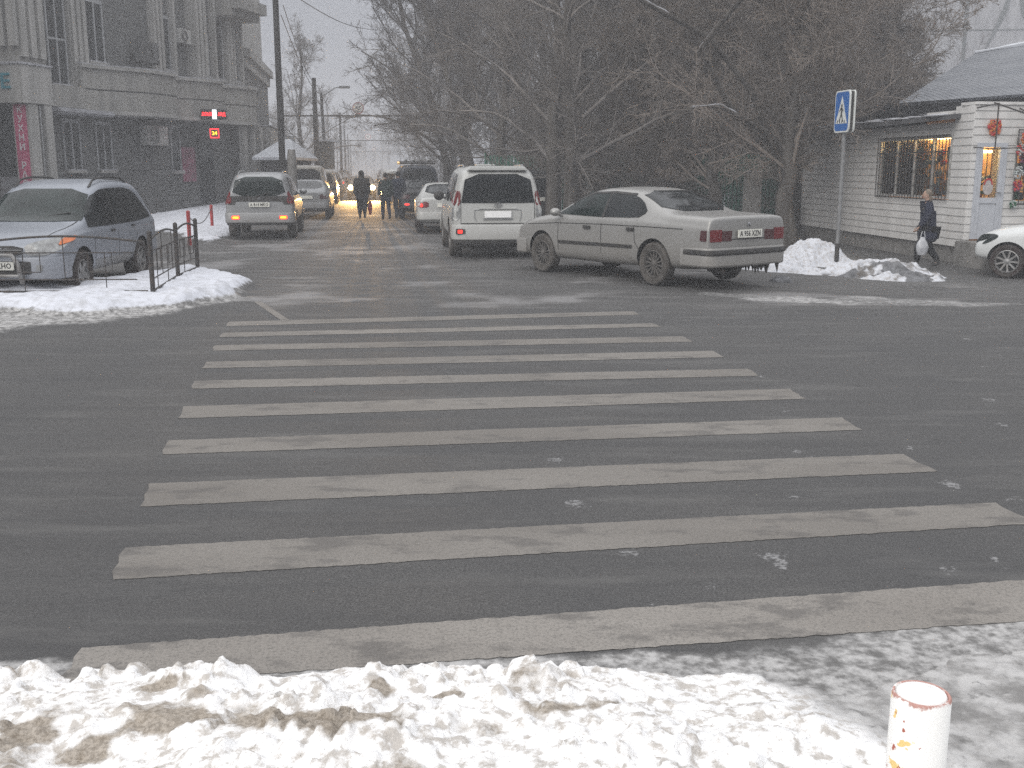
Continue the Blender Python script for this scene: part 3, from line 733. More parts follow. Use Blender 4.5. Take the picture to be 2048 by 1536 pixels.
PRE = {
 'sedan': dict(L=4.5, W=.86, H=1.43, st=[(0.0, .40, .78, .95, .74, .71, .60), (0.08, .32, .88, 1.03, .83, .78, .68), (.7, .25, .93, 1.08, .86, .82, .70), (1.25, .24, .95, 1.30, .86, .82, .60), (1.7, .24, .95, 1.42, .86, .82, .56), (2.5, .23, .94, 1.42, .86, .82, .56), (3.0, .23, .93, 1.24, .86, .82, .62), (3.45, .23, .91, 1.0, .86, .81, .7), (4.1, .26, .82, .90, .84, .78, .66), (4.45, .34, .68, .78, .74, .68, .56)],
     rw=(.60, 1.10, .48, 1.36), tl=(.50, .80, .72, .92), side=[(1.3, .99), (1.65, 1.33), (2.5, 1.35), (3.3, 1.0)], r=.31, plz=.80),
 'suv': dict(L=4.6, W=.92, H=1.8, st=[(0.0, .50, .96, 1.52, .78, .76, .58), (0.06, .44, 1.04, 1.70, .88, .85, .66), (.3, .40, 1.07, 1.78, .91, .87, .70), (1.2, .38, 1.08, 1.81, .92, .88, .71), (2.4, .38, 1.07, 1.80, .92, .88, .71), (2.9, .38, 1.06, 1.6, .92, .88, .73), (3.4, .38, 1.05, 1.16, .92, .87, .77), (4.1, .4, .95, 1.05, .89, .83, .72), (4.5, .46, .82, .92, .82, .76, .64)],
     rw=(.68, 1.12, .56, 1.66), tl=(.74, .87, .86, 1.2), side=[(.4, 1.15), (.5, 1.65), (2.5, 1.67), (3.15, 1.13)], r=.36, plz=.88),
 'van': dict(L=4.9, W=.92, H=1.98, st=[(0.0, .46, 1.0, 1.82, .84, .80, .66), (0.06, .40, 1.08, 1.92, .90, .86, .72), (.5, .36, 1.12, 1.97, .92, .88, .75), (2.0, .34, 1.12, 1.98, .92, .88, .75), (3.4, .34, 1.10, 1.94, .92, .88, .74), (4.0, .34, 1.08, 1.6, .92, .87, .75), (4.5, .36, 1.0, 1.12, .90, .84, .72), (4.85, .44, .84, .92, .8, .74, .62)],
     rw=(.70, 1.18, .62, 1.80), tl=(.74, .90, .87, 1.3), side=[(.3, 1.2), (.35, 1.78), (3.3, 1.78), (3.9, 1.2)], r=.34, plz=.85),
}
def far_car(kind, px, d, paint, label, az=-7.8, lit=None, group=None, front=False, lightcol='lens_red', rack=False, roofw=None, low=True, name=None, glass='glass', side_lit=False):
    P = PRE[kind]; c0 = atd(px, 400, d)
    a = R_(az)
    anchor = (P['L'], 0) if front else (0, 0)
    loc, rz = pose(anchor, (c0.x, d), a)
    nm = name or {'sedan': 'parked_car', 'suv': 'parked_suv', 'van': 'parked_van'}[kind]
    c = Car(P['L'], P['st'], (.95, P['L'] - .9), P['r'], w=P['W'], paint=paint, name=nm, loc=loc, rz=rz, label=label, cat='van' if kind == 'van' else 'car', group=group, low=low)
    c.wheels('tyre', 'alloy_d', 5, .6, .2)
    a_, b_, c_, d_ = P['rw']
    c.pan('rear_window', 'b', [(-a_, b_), (a_, b_), (c_, d_), (-c_, d_)], glass, h=.15, rnd_=1)
    c.pan('windscreen', 'f', [(-a_, b_), (a_, b_), (c_, d_), (-c_, d_)], glass, h=.15, rnd_=1)
    c.both('side_window', P['side'], 'glass', h=.2, rnd_=1)
    y0, y1, z0, z1 = P['tl'][0], P['tl'][1], P['tl'][2], P['tl'][3]
    if kind == 'sedan': y0, y1, z0, z1 = .50, .80, .74, .90
    c.pair('tail_light', 'b', [(y0, z0), (y0, z1), (y1, z1), (y1, z0)], lightcol, h=.15, off=.012, rnd_=1)
    c.bumper('b', paint if kind != 'van' else 'trim', .40, .62, out=.06, wrap=.5, wd=P['W'] - .02, rr=.2)
    c.bumper('f', paint, .34, .60, out=.05, wrap=.4, wd=P['W'] - .02, rr=.25)
    c.plate('b', P['plz'], None, x=-.035)
    c.mirror(P['L'] - 1.6, 1.05 if kind == 'sedan' else 1.2, 'trim')
    c.pair('headlight', 'f', [(.45, .64), (.45, .76), (.76, .78), (.76, .64)] if kind == 'sedan' else [(.48, .72), (.48, .88), (.78, .9), (.78, .72)], 'lens_clear' , h=.15, off=.012, rnd_=1)
    return c
# ------------------------------------------------------------------ ground sheet
def sdist(X, Y, poly):
    """signed distance (positive inside) to a polygon of world points"""
    P = np.array([(p[0], p[1]) for p in poly]); n = len(P)
    dmin = np.full(X.shape, 1e9); ins = np.zeros(X.shape, bool)
    for i in range(n):
        a = P[i]; b = P[(i + 1) % n]; e = b - a
        t = np.clip(((X - a[0]) * e[0] + (Y - a[1]) * e[1]) / (e @ e + 1e-12), 0, 1)
        d = np.hypot(X - a[0] - t * e[0], Y - a[1] - t * e[1]); dmin = np.minimum(dmin, d)
        c = ((a[1] > Y) != (b[1] > Y))
        with np.errstate(divide='ignore', invalid='ignore'):
            xi = (b[0] - a[0]) * (Y - a[1]) / (b[1] - a[1] + 1e-12) + a[0]
        ins ^= c & (X < xi)
    return np.where(ins, dmin, -dmin)
def wp(l, z=0.0): return [at(x, y, z)[:2] for x, y in l]
snowL = wp([(-900, 575), (-300, 572), (0, 562), (70, 563), (130, 577), (220, 573), (300, 560), (345, 549), (395, 541), (425, 545), (455, 560), (500, 572), (470, 594), (420, 608), (330, 622), (200, 632), (100, 634), (0, 632), (-300, 640), (-900, 660)])
slushL = wp([(-900, 575), (0, 562), (395, 541), (505, 570), (480, 602), (330, 632), (150, 650), (0, 664), (-300, 690), (-900, 730)])
walkL = wp([(250, 440), (330, 428), (380, 416), (450, 409), (520, 398), (552, 392), (520, 420), (462, 470), (440, 487), (398, 503), (388, 486), (330, 468), (250, 470)])
RS = wp([(1490, 598), (1700, 588), (2048, 600), (2400, 600), (2400, 616), (2048, 612), (1800, 614), (1640, 606)])
RS0 = wp([(1400, 583), (1560, 590), (1720, 604), (1700, 610), (1560, 602), (1390, 590)])
parkR = [(3.0, 27), (8.4, 31), (9.2, 36), (30, 30), (60, 60), (20, 140), (-14, 140), (-8.5, 95), (-4, 65), (.5, 45)]
aprR = wp([(1540, 520), (1600, 470), (1700, 480), (1900, 520), (2300, 540), (2300, 590), (1700, 580), (1540, 570)])
rightNear = [(.2, 3.42), (1.0, 3.62), (1.9, 4.1), (2.6, 4.55), (4.2, 5.1), (9, 6.6), (14, 6.6), (14, -3), (.9, -3), (.9, 3.0)]
def axis_pts(segs):
    r = []
    for a, b, s in segs:
        n = max(1, int(round((b - a) / s))); r += list(np.linspace(a, b, n, endpoint=False))
    r.append(segs[-1][1]); return np.array(r)
gx = axis_pts([(-1500, -300, 200), (-300, -60, 20), (-60, -22, 3), (-22, -9, .3), (-9, -4.5, .12), (-4.5, 10, .06), (10, 13, .12), (13, 22, .4), (22, 60, 3), (60, 300, 20), (300, 1500, 200)])
gy = axis_pts([(-1500, -300, 200), (-300, -20, 20), (-20, 1, 3), (1, 3.3, .16), (3.3, 14, .06), (14, 22, .1), (22, 42, .25), (42, 100, 1.5), (100, 300, 20), (300, 2500, 200)])
GX, GY = np.meshgrid(gx, gy, indexing='ij')
n1 = fbm(GX * 1.3, GY * 1.3, 5, 1); n2 = fbm(GX * 4.1, GY * 4.1, 4, 5); n3 = fbm(GX * .5, GY * .5, 4, 9)
Z = -0.22 * ss(2.5, 8.0, GX) * ss(13.5, 18.0, GY)
dL = sdist(GX, GY, snowL); dS = sdist(GX, GY, slushL); dW = sdist(GX, GY, walkL); dR = sdist(GX, GY, RS); dP = sdist(GX, GY, parkR); dA = sdist(GX, GY, aprR)
dN = sdist(GX, GY, rightNear)
wob = (n1 - .5) * .9 + (n2 - .5) * .35
mL = ss(-.15, .25, dL + wob * .6); mS = ss(-.3, .35, dS + wob * .8); mW = ss(-.3, .5, dW + wob * 1.2); mP = ss(-1, 2, dP + wob * 4)
Z = Z + mL * (.10 + .09 * n2 + .05 * n1) * ss(0, .8, dL + .5) + mS * .035 * n2 + mW * (.10 + .25 * ss(.3, 2, dW) * n1 + .08 * n2) + mP * .25 * n1
side = ss(13.2, 14.5, GY + 0 * GX)                # the side street and everything beyond the crossing
side = side * (1 - ss(2, 6, GX) * .3)
Z = Z + side * .012 * (n2 - .5)
snow = np.clip(mL * .95 + mW * .85 + mP * .62, 0, 1)
_E = np.array([at(x_, y_, .03)[:2] for x_, y_ in [(-900, 1290), (0, 1322), (760, 1322), (1300, 1318), (1500, 1330), (1700, 1372), (2048, 1280), (2500, 1240)]])
dE = np.interp(GX, _E[:, 0], _E[:, 1]) - GY + (n2 - .5) * .12
slush = np.clip(.9 * ss(-.16, .0, dE) * (GY > 1) + mS * .8 + .55 * ss(-.2, .3, dR + wob * .6) + .5 * ss(-.2, .2, sdist(GX, GY, RS0) + wob * .5) + .35 * ss(-1, 1, dA + wob * 2) + 1.0 * ss(-.35, .3, dN + wob * .5), 0, 1)
# kerb-side ice along both rows of parked cars, wheel tracks left darker
ice = side * np.clip(ss(.50, .72, n3 * .55 + n1 * .45) * .9 + .22, 0, 1)
nx, ny = GX.shape
V = np.stack([GX.ravel(), GY.ravel(), Z.ravel()], 1)
idx = np.arange(nx * ny).reshape(nx, ny)
Q = np.stack([idx[:-1, :-1].ravel(), idx[1:, :-1].ravel(), idx[1:, 1:].ravel(), idx[:-1, 1:].ravel()], 1)
rs = random.Random(5)
spots = [(1990, 805), (1955, 922), (1818, 898), (1905, 972), (1640, 985), (1590, 990), (1475, 898), (1540, 1105), (1570, 1122), (1980, 1110), (2000, 1140), (1885, 1140), (1265, 1205), (1275, 1212), (1250, 1104), (1150, 1010), (1160, 1018), (1120, 932), (1045, 865), (1100, 770), (1520, 742), (1530, 755), (1800, 838), (2025, 855), (2010, 1000), (1800, 700), (1940, 680), (1700, 680), (1645, 690), (1610, 665), (1740, 668), (1980, 730), (1970, 660), (1850, 650), (1560, 640), (1640, 925), (1560, 820), (1900, 620), (1780, 672), (1420, 1170), (1600, 905), (1700, 960)]
scrap = np.zeros(GX.shape)
for (x_, y_) in spots:
    for _ in range(2):
        p = at(x_ + rs.gauss(0, 10), y_ + rs.gauss(0, 5), 0); k_ = rs.uniform(.25, .62)
        m_ = (np.abs(GX - p.x) < 1) & (np.abs(GY - p.y) < 1)
        scrap[m_] = np.maximum(scrap[m_], k_ * np.exp(-((GX[m_] - p.x) / rs.uniform(.05, .13)) ** 2 - ((GY[m_] - p.y) / rs.uniform(.06, .16)) ** 2))
def attr_node(n, name):
    a = n.nodes.new('ShaderNodeAttribute'); a.attribute_name = name; return a.outputs['Fac']
def N(n, t, **k):
    q = n.nodes.new(t)
    for a, b in k.items():
        if a == 'ins':
            for i, v in b.items():
                q.inputs[i].default_value = v
        else: setattr(q, a, b)
    return q
def noise(n, vec, scale, detail=4, rough=.55):
    q = N(n, 'ShaderNodeTexNoise', ins={'Scale': scale, 'Detail': detail, 'Roughness': rough}); n.links.new(vec, q.inputs['Vector']); return q.outputs[0]
def mrange(n, src, a, b, c=0, d=1, smooth=True):
    q = N(n, 'ShaderNodeMapRange', ins={1: a, 2: b, 3: c, 4: d}); q.interpolation_type = 'SMOOTHSTEP' if smooth else 'LINEAR'
    n.links.new(src, q.inputs[0]); return q.outputs[0]
def math_(n, op, a, b):
    q = N(n, 'ShaderNodeMath', operation=op)
    for i, v in enumerate((a, b)):
        if isinstance(v, (int, float)): q.inputs[i].default_value = v
        else: n.links.new(v, q.inputs[i])
    return q.outputs[0]
def mixc(n, f, a, b):
    q = N(n, 'ShaderNodeMixRGB')
    for i, v in enumerate((f, a, b)):
        if isinstance(v, (int, float)): q.inputs[i].default_value = v
        elif isinstance(v, tuple): q.inputs[i].default_value = (*v, 1)
        else: n.links.new(v, q.inputs[i])
    return q.outputs[0]
def ground_mat():
    m = bpy.data.materials.new('asphalt_and_snow'); m.use_nodes = True; n = m.node_tree; b = n.nodes['Principled BSDF']; l = n.links.new
    tc_ = N(n, 'ShaderNodeTexCoord').outputs['Object']
    nf = noise(n, tc_, 90, 3, .7); nm = noise(n, tc_, 9, 6, .6); nb = noise(n, tc_, .7, 5, .55)
    mp = N(n, 'ShaderNodeMapping'); mp.inputs['Scale'].default_value = (.35, 1.6, 1); mp.inputs['Rotation'].default_value = (0, 0, .14); l(tc_, mp.inputs[0])
    ns = noise(n, mp.outputs[0], 2.2, 6, .62)
    vor = N(n, 'ShaderNodeTexVoronoi', ins={'Scale': 130.0}); l(tc_, vor.inputs['Vector'])
    n25 = noise(n, tc_, 22, 4, .6)
    # asphalt: aggregate grain, tyre-polished and patched tones
    grain = mrange(n, nf, .3, .7, 0, 1)
    a = mixc(n, grain, (.045, .044, .044), (.135, .133, .131))
    a = mixc(n, mrange(n, n25, .35, .7, 0, .45), a, (.055, .055, .056))
    a = mixc(n, mrange(n, nb, .35, .7, 0, .45), a, (.058, .059, .062))
    a = mixc(n, mrange(n, ns, .50, .68, 0, .5), a, (.130, .128, .125))
    mp3 = N(n, 'ShaderNodeMapping'); mp3.inputs['Scale'].default_value = (.12, 2.6, 1); mp3.inputs['Rotation'].default_value = (0, 0, -.05); l(tc_, mp3.inputs[0])
    a = mixc(n, mrange(n, noise(n, mp3.outputs[0], 1.6, 5, .6), .48, .66, 0, .35), a, (.055, .055, .057))
    a = mixc(n, mrange(n, vor.outputs['Distance'], .0, .25, .35, 0), a, (.14, .135, .13))
    ice = attr_node(n, 'ice'); sl_ = attr_node(n, 'slush'); sn = attr_node(n, 'snow')
    wet = mixc(n, mrange(n, ns, .35, .65), (.050, .045, .040), (.14, .128, .118))
    wet = mixc(n, mrange(n, nm, .62, .75, 0, .5), wet, (.26, .26, .265))
    tot = math_(n, 'MULTIPLY', mrange(n, math_(n, 'ADD', ns, math_(n, 'MULTIPLY', ice, .5)), .5, .95), ice)
    a = mixc(n, ice, a, mixc(n, .6, a, wet)); a = mixc(n, math_(n, 'MULTIPLY', tot, .7), a, (.25, .247, .25))
    scf = mrange(n, math_(n, 'ADD', math_(n, 'MULTIPLY', noise(n, tc_, 38, 4, .65), .9), attr_node(n, 'scrap')), .88, 1.05, 0, .8)
    a = mixc(n, scf, a, (.30, .30, .305))
    slc = mixc(n, mrange(n, math_(n, 'ADD', math_(n, 'MULTIPLY', nm, .5), math_(n, 'MULTIPLY', n25, .5)), .38, .62), (.15, .147, .144), (.47, .465, .46))
    slc = mixc(n, mrange(n, nf, .55, .75, 0, .5), slc, (.12, .115, .11))
    f2 = mrange(n, math_(n, 'ADD', math_(n, 'ADD', math_(n, 'MULTIPLY', nm, .45), math_(n, 'MULTIPLY', n25, .3)), sl_), .68, 1.2)
    a = mixc(n, f2, a, slc)
    snc = mixc(n, mrange(n, nm, .3, .6), (.50, .51, .54), (.66, .68, .74))
    f3 = mrange(n, math_(n, 'ADD', math_(n, 'MULTIPLY', nm, .5), sn), .62, .86)
    a = mixc(n, f3, a, snc)
    l(a, b.inputs['Base Color'])
    rg = mixc(n, ice, (.8, .8, .8), (.66, .66, .66)); rg = mixc(n, f3, rg, (.85, .85, .85)); l(rg, b.inputs['Roughness'])
    b.inputs['Specular IOR Level'].default_value = .35
    bp = N(n, 'ShaderNodeBump', ins={'Strength': .35, 'Distance': .01}); l(math_(n, 'ADD', math_(n, 'MULTIPLY', nf, .4), nm), bp.inputs['Height']); l(bp.outputs[0], b.inputs['Normal'])
    return m
def add_attr(me, name, arr):
    a = me.attributes.new(name, 'FLOAT', 'POINT'); a.data.foreach_set('value', np.ascontiguousarray(arr.ravel(), dtype=np.float32))
g = np_mesh('ground', V, Q, ground_mat())
for nm_, ar in (('snow', snow), ('slush', slush), ('ice', ice), ('scrap', scrap)): add_attr(g.data, nm_, ar)
tag(g, kind='structure')

# ------------------------------------------------------------------ zebra crossing
def stripe_mat():
    m = bpy.data.materials.new('worn_road_paint'); m.use_nodes = True; n = m.node_tree; b = n.nodes['Principled BSDF']; l = n.links.new
    t = N(n, 'ShaderNodeTexCoord').outputs['Object']
    mp = N(n, 'ShaderNodeMapping'); mp.inputs['Scale'].default_value = (.5, 1, 1); l(t, mp.inputs[0])
    nf = noise(n, t, 80, 4, .7); nm = noise(n, mp.outputs[0], 5, 7, .65); nb = noise(n, mp.outputs[0], .8, 3)
    c = mixc(n, mrange(n, nb, .3, .7), (.185, .172, .158), (.245, .23, .212))
    c = mixc(n, mrange(n, nf, .42, .7, 0, .6), c, (.11, .106, .10))
    c = mixc(n, mrange(n, nm, .50, .64, 0, .6), c, (.105, .10, .097))
    l(c, b.inputs['Base Color']); b.inputs['Roughness'].default_value = .8; b.inputs['Specular IOR Level'].default_value = .25
    return m
SM = stripe_mat()
SM2 = SM.copy(); SM2.name = 'icy_road_paint'
for q in SM2.node_tree.nodes:
    if q.type == 'MIX_RGB':
        for i in (1, 2):
            c = q.inputs[i].default_value; q.inputs[i].default_value = tuple(x * (1.3 if c[0] > .15 else .95) for x in c[:3]) + (1,)
ZB = [((457, 643), (1265, 622), (1280, 629), (452, 652)), ((445, 665), (1305, 646), (1323, 653), (438, 674)), ((430, 690), (1365, 672), (1385, 683), (424, 701)),
      ((413, 723), (1425, 701), (1448, 714), (405, 736)), ((390, 761), (1497, 737), (1518, 751), (383, 777)), ((365, 812), (1580, 777), (1610, 797), (358, 836)),
      ((335, 880), (1685, 834), (1724, 859), (326, 908)), ((300, 966), (1805, 907), (1873, 942), (284, 1012)), ((247, 1094), (1990, 1004), (2075, 1046), (222, 1158)),
      ((165, 1294), (2290, 1141), (2450, 1213), (110, 1375))]
for i, qd in enumerate(ZB):
    P = [at(x, y, 0.005) for x, y in qd]
    NU, NVv = 170, 4; vv = []; r2 = random.Random(i)
    for a in range(NU + 1):
        for b in range(NVv + 1):
            u = a / NU; v = b / NVv
            p = (P[0] * (1 - u) + P[1] * u) * (1 - v) + (P[3] * (1 - u) + P[2] * u) * v
            if b in (0, NVv): p = p + Vector((0, r2.uniform(-.006, .006), 0))
            if a in (0, NU): p = p + Vector((r2.uniform(-.012, .012), 0, 0))
            vv.append((p.x, p.y, 0.003))
    ff = [(a * (NVv + 1) + b, (a + 1) * (NVv + 1) + b, (a + 1) * (NVv + 1) + b + 1, a * (NVv + 1) + b + 1) for a in range(NU) for b in range(NVv)]
    mb = MB(); mb.add(vv, ff); o = mb.build('zebra_stripe', SM2 if i == 9 else SM); tag(o, kind='structure')
# faint old paint line running from the zebra to the corner
mb = MB(); P = [at(498, 592, .004), at(535, 617, .004), at(572, 642, .004)]
v = []
for p in P: v += [(p.x - .05, p.y, .005), (p.x + .06, p.y, .005)]
mb.add(v, [(0, 1, 3, 2), (2, 3, 5, 4)]); tag(mb.build('worn_line', SM), kind='structure')

# ------------------------------------------------------------------ snow bank in the foreground
def worley(x, y, seed):
    xi = np.floor(x).astype(np.int64); yi = np.floor(y).astype(np.int64); best = np.full(x.shape, 9.0); hh = np.zeros(x.shape)
    for dx in (-1, 0, 1):
        for dy in (-1, 0, 1):
            cx = xi + dx; cy_ = yi + dy
            def h(k):
                n = (cx * 374761393 + cy_ * 668265263 + (seed + k) * 974634777) & 0x7fffffff
                n = ((n ^ (n >> 13)) * 1274126177) & 0x7fffffff
                return ((n ^ (n >> 16)) & 0xffff) / 65535.0
            px_ = cx + h(1); py_ = cy_ + h(2); d = np.hypot(x - px_, y - py_); r = h(3)
            q = d < best; best = np.where(q, d, best); hh = np.where(q, r, hh)
    return best, hh
bx = np.arange(-4.6, 5.4, .0125); by = np.concatenate([np.arange(1.2, 2.7, .05), np.arange(2.7, 4.3, .0115)])
BX, BY = np.meshgrid(bx, by, indexing='ij')
ed = [(-900, 1290), (-300, 1310), (0, 1322), (100, 1330), (145, 1352), (180, 1327), (420, 1318), (510, 1320), (540, 1338), (760, 1322), (1000, 1322), (1300, 1318), (1400, 1335), (1500, 1330), (1600, 1350), (1700, 1372), (1800, 1330), (1950, 1290), (2048, 1280), (2500, 1240)]
E = np.array([at(x, y, .03)[:2] for x, y in ed])
yed = np.interp(BX, E[:, 0], E[:, 1])
s_ = yed - BY + (fbm(BX * 5, BY * 5, 4, 3) - .5) * .16
am = 1 - ss(.75, 1.5, BX)                              # high cloddy bank on the left, trodden ice on the right
f1, h1 = worley(BX * 5.5, BY * 5.5, 4); f2_, h2 = worley(BX * 14 + .3, BY * 14, 8); f3_, h3 = worley(BX * 32, BY * 32, 12)
big = fbm(BX * 1.7, BY * 1.7, 4, 21)
zone = ss(.38, .62, fbm(BX * 1.5 + 3, BY * 2.2, 3, 41)); tq = fbm(BX * 2.4, BY * 3.2, 4, 43) * 7; terr = (np.floor(tq) + ss(.55, .95, tq - np.floor(tq))) * .016
smooth_region = ss(.3, .9, BX) * .75 + .0
cl = (.028 * ss(.55, .30, f1) * ss(.62, .72, h1) + .012 * np.clip(1 - f1 * 1.25, 0, 1) * h1 + .024 * ss(.6, .25, f2_) * ss(.45, .6, h2) + .011 * np.clip(1 - f3_, 0, 1) * h3) * (1 - smooth_region * .85) * (.25 + 1.1 * zone)
hgt = ss(0, .55, s_) * (am * (.05 + .13 * big) + (1 - am) * .012) + ss(-.02, .10, s_) * (cl * (.35 + .65 * am) + am * .02) + (terr - .07) * am * ss(.05, .4, s_) + (fbm(BX * 22, BY * 22, 5, 31) - .5) * .020 * (.35 + .8 * zone) * (.4 + .6 * am) * ss(0, .05, s_) + (fbm(BX * 60, BY * 60, 3, 37) - .5) * .014 * ss(0, .05, s_)
BZ = np.where(s_ > -.02, hgt, 0) - .02 * (1 - ss(-.02, .04, s_)) + .006 * (1 - am) * ss(0, .1, s_)
BXd = BX + (fbm(BX * 9, BY * 9, 3, 51) - .5) * .05 * am * (1 - smooth_region)
BYd = BY + (fbm(BX * 9 + 7, BY * 9, 3, 57) - .5) * .05 * am * (1 - smooth_region)
V = np.stack([BXd.ravel(), BYd.ravel(), BZ.ravel()], 1); nx, ny = BX.shape
idx = np.arange(nx * ny).reshape(nx, ny)
Q = np.stack([idx[:-1, :-1].ravel(), idx[1:, :-1].ravel(), idx[1:, 1:].ravel(), idx[:-1, 1:].ravel()], 1)
keep = (s_ > -.06).ravel()[Q].all(1); Q = Q[keep]
used = np.zeros(len(V), bool); used[Q.ravel()] = True; remap = np.cumsum(used) - 1
dirt = np.clip(ss(.50, .66, fbm(BX * 2.6, BY * 4.2, 4, 71)) * .5, 0, 1) * (1 - smooth_region)
for (px_, py_, rx_, ry_, k_) in [(330, 1422, .20, .06, 1.0), (390, 1428, .1, .05, 1), (650, 1450, .22, .07, 1.1), (740, 1440, .13, .05, 1), (250, 1512, .12, .07, 1), (30, 1425, .16, .06, 1), (200, 1465, .12, .04, .8), (1100, 1400, .13, .05, .9), (960, 1440, .1, .05, .8), (1240, 1390, .15, .05, .6), (760, 1340, .06, .05, 1.2), (880, 1350, .08, .03, .8), (330, 1340, .1, .03, .8), (540, 1500, .12, .04, .5)]:
    p = at(px_, py_, .15); dirt = dirt + k_ * np.exp(-((BX - p.x) / rx_) ** 2 - ((BY - p.y) / ry_) ** 2) * (.5 + fbm(BX * 9, BY * 9, 4, 77))
p = at(760, 1340, .12)
grey = ss(.75, 1.35, BX + (big - .5) * .8 + .75 * (BY - 3.2)) * .9 + .1 * ss(.4, .8, fbm(BX * 3, BY * 3, 4, 91))
def bank_mat():
    m = bpy.data.materials.new('dirty_snow'); m.use_nodes = True; n = m.node_tree; b = n.nodes['Principled BSDF']; l = n.links.new
    t = N(n, 'ShaderNodeTexCoord').outputs['Object']
    nf = noise(n, t, 60, 5, .7); nm = noise(n, t, 16, 6, .65); ng = noise(n, t, 7, 6, .6); nh = noise(n, t, 120, 2, .6)
    d = attr_node(n, 'dirt'); gr = attr_node(n, 'grey')
    c = mixc(n, mrange(n, nm, .38, .53), (.54, .51, .475), (.95, .95, .95))
    c = mixc(n, mrange(n, ng, .60, .72, 0, .4), c, (.50, .46, .41))
    gcol = mixc(n, mrange(n, ng, .36, .62), (.24, .235, .23), (.52, .515, .51))
    gcol = mixc(n, mrange(n, nm, .58, .70, 0, .6), gcol, (.13, .128, .125))
    c = mixc(n, mrange(n, math_(n, 'ADD', gr, math_(n, 'MULTIPLY', nm, .5)), .55, 1.15), c, gcol)
    bc = mixc(n, mrange(n, nf, .35, .65), (.20, .165, .125), (.42, .37, .31))
    f = mrange(n, math_(n, 'MULTIPLY', d, math_(n, 'ADD', math_(n, 'MULTIPLY', ng, 2.2), -.35)), .26, .56, 0, .92)
    c = mixc(n, f, c, bc)
    c = mixc(n, mrange(n, nf, .64, .72, 0, .6), c, (.20, .17, .145))
    vg = N(n, 'ShaderNodeTexVoronoi', ins={'Scale': 42.0}); l(t, vg.inputs['Vector'])
    c = mixc(n, mrange(n, math_(n, 'ADD', vg.outputs['Distance'], math_(n, 'MULTIPLY', ng, .3)), .17, .22, .8, 0), c, (.13, .115, .10))
    l(c, b.inputs['Base Color']); b.inputs['Roughness'].default_value = .75; b.inputs['Specular IOR Level'].default_value = .3
    b.inputs['Subsurface Weight'].default_value = 0.0
    bp = N(n, 'ShaderNodeBump', ins={'Strength': .5, 'Distance': .012}); l(math_(n, 'ADD', math_(n, 'MULTIPLY', nh, .3), nf), bp.inputs['Height']); l(bp.outputs[0], b.inputs['Normal'])
    return m
BM = bank_mat()
sb = np_mesh('snow_bank', V[used], remap[Q], BM)
add_attr(sb.data, 'dirt', np.clip(dirt, 0, 1.5).ravel()[used]); add_attr(sb.data, 'grey', np.clip(grey, 0, 1).ravel()[used])
tag(sb, kind='structure')

def heap(name, cx, cy_, rx, ry, h, seed, label, rot=0.0, grey0=.1, dirt0=.3, cat='snow heap', z0=None):
    n = 110; a = np.linspace(-1.15, 1.15, n); X, Y = np.meshgrid(a, a, indexing='ij')
    r = np.hypot(X, Y) + (fbm(X * 2 + seed, Y * 2, 4, seed) - .5) * .7
    w1, hw = worley(X * rx * 5 + seed, Y * ry * 5, seed); w2, hw2 = worley(X * rx * 12 + seed, Y * ry * 12, seed + 3)
    Zh = h * ss(1.0, .15, r) * (.55 + .8 * fbm(X * 2.4, Y * 2.4 + seed, 4, seed + 2)) + ss(1.0, .8, r) * (.09 * np.clip(1 - w1 * 1.2, 0, 1) * hw + .045 * np.clip(1 - w2 * 1.2, 0, 1) * hw2) - .05 * ss(.9, 1.1, r)
    c, s = math.cos(rot), math.sin(rot)
    WX = cx + c * X * rx - s * Y * ry; WY = cy_ + s * X * rx + c * Y * ry
    base = -0.22 * ss(2.5, 8.0, WX) * ss(13.5, 18.0, WY)
    V = np.stack([WX.ravel() - cx, WY.ravel() - cy_, (Zh + base).ravel()], 1); idx = np.arange(n * n).reshape(n, n)
    Q = np.stack([idx[:-1, :-1].ravel(), idx[1:, :-1].ravel(), idx[1:, 1:].ravel(), idx[:-1, 1:].ravel()], 1)
    Q = Q[(r < 1.12).ravel()[Q].all(1)]; used = np.zeros(len(V), bool); used[Q.ravel()] = True; rm = np.cumsum(used) - 1
    o = np_mesh(name, V[used], rm[Q], PM); o.location = (cx, cy_, 0)
    front = ss(.1, -.7, Y) # ploughed grit lies on the road side
    add_attr(o.data, 'dirt', (dirt0 * 2 * fbm(X * 3, Y * 3, 4, seed + 8)).ravel()[used] * .6); add_attr(o.data, 'grey', np.clip(grey0 + front * dirt0 * 1.9 * ss(.30, .5, fbm(X * 3.3, Y * 3, 4, seed + 9)), 0, 1).ravel()[used])
    return tag(o, label, cat)
PM = BM.copy(); PM.name = 'grey_heap_snow'
for q in PM.node_tree.nodes:
    if q.type == 'MIX_RGB':
        for i in (1, 2):
            c = q.inputs[i].default_value; k_ = .64 if c[0] > .55 else (.88 if abs(c[0] - .54) < .005 else .38); q.inputs[i].default_value = (c[0] * k_, c[1] * k_ * 1.03, c[2] * k_ * 1.1, 1)
p = at(1775, 545, -.1); heap('snow_heap', p.x, p.y + .2, 1.25, .75, .26, 3, 'gritty snow heap with dark dirt on its road side, right of the pedestrian sign pole', dirt0=.62, grey0=.12)
p = at(1640, 512, 0); heap('snow_heap', p.x - .1, p.y, 1.3, .9, .40, 11, 'white snow mound around the foot of the pedestrian sign pole', dirt0=.1, grey0=.05)
p = at(1560, 530, 0); heap('snow_heap', p.x, p.y + .1, 1.0, .7, .20, 17, 'low white snow strip just behind the rear of the silver saloon', dirt0=.15, grey0=.05)
p = at(1562, 556, 0); heap('snow_lump', p.x, p.y, .2, .14, .09, 23, 'small lump of grey snow lying by the kerb behind the saloon', grey0=.8, cat='snow lump')
PM = BM
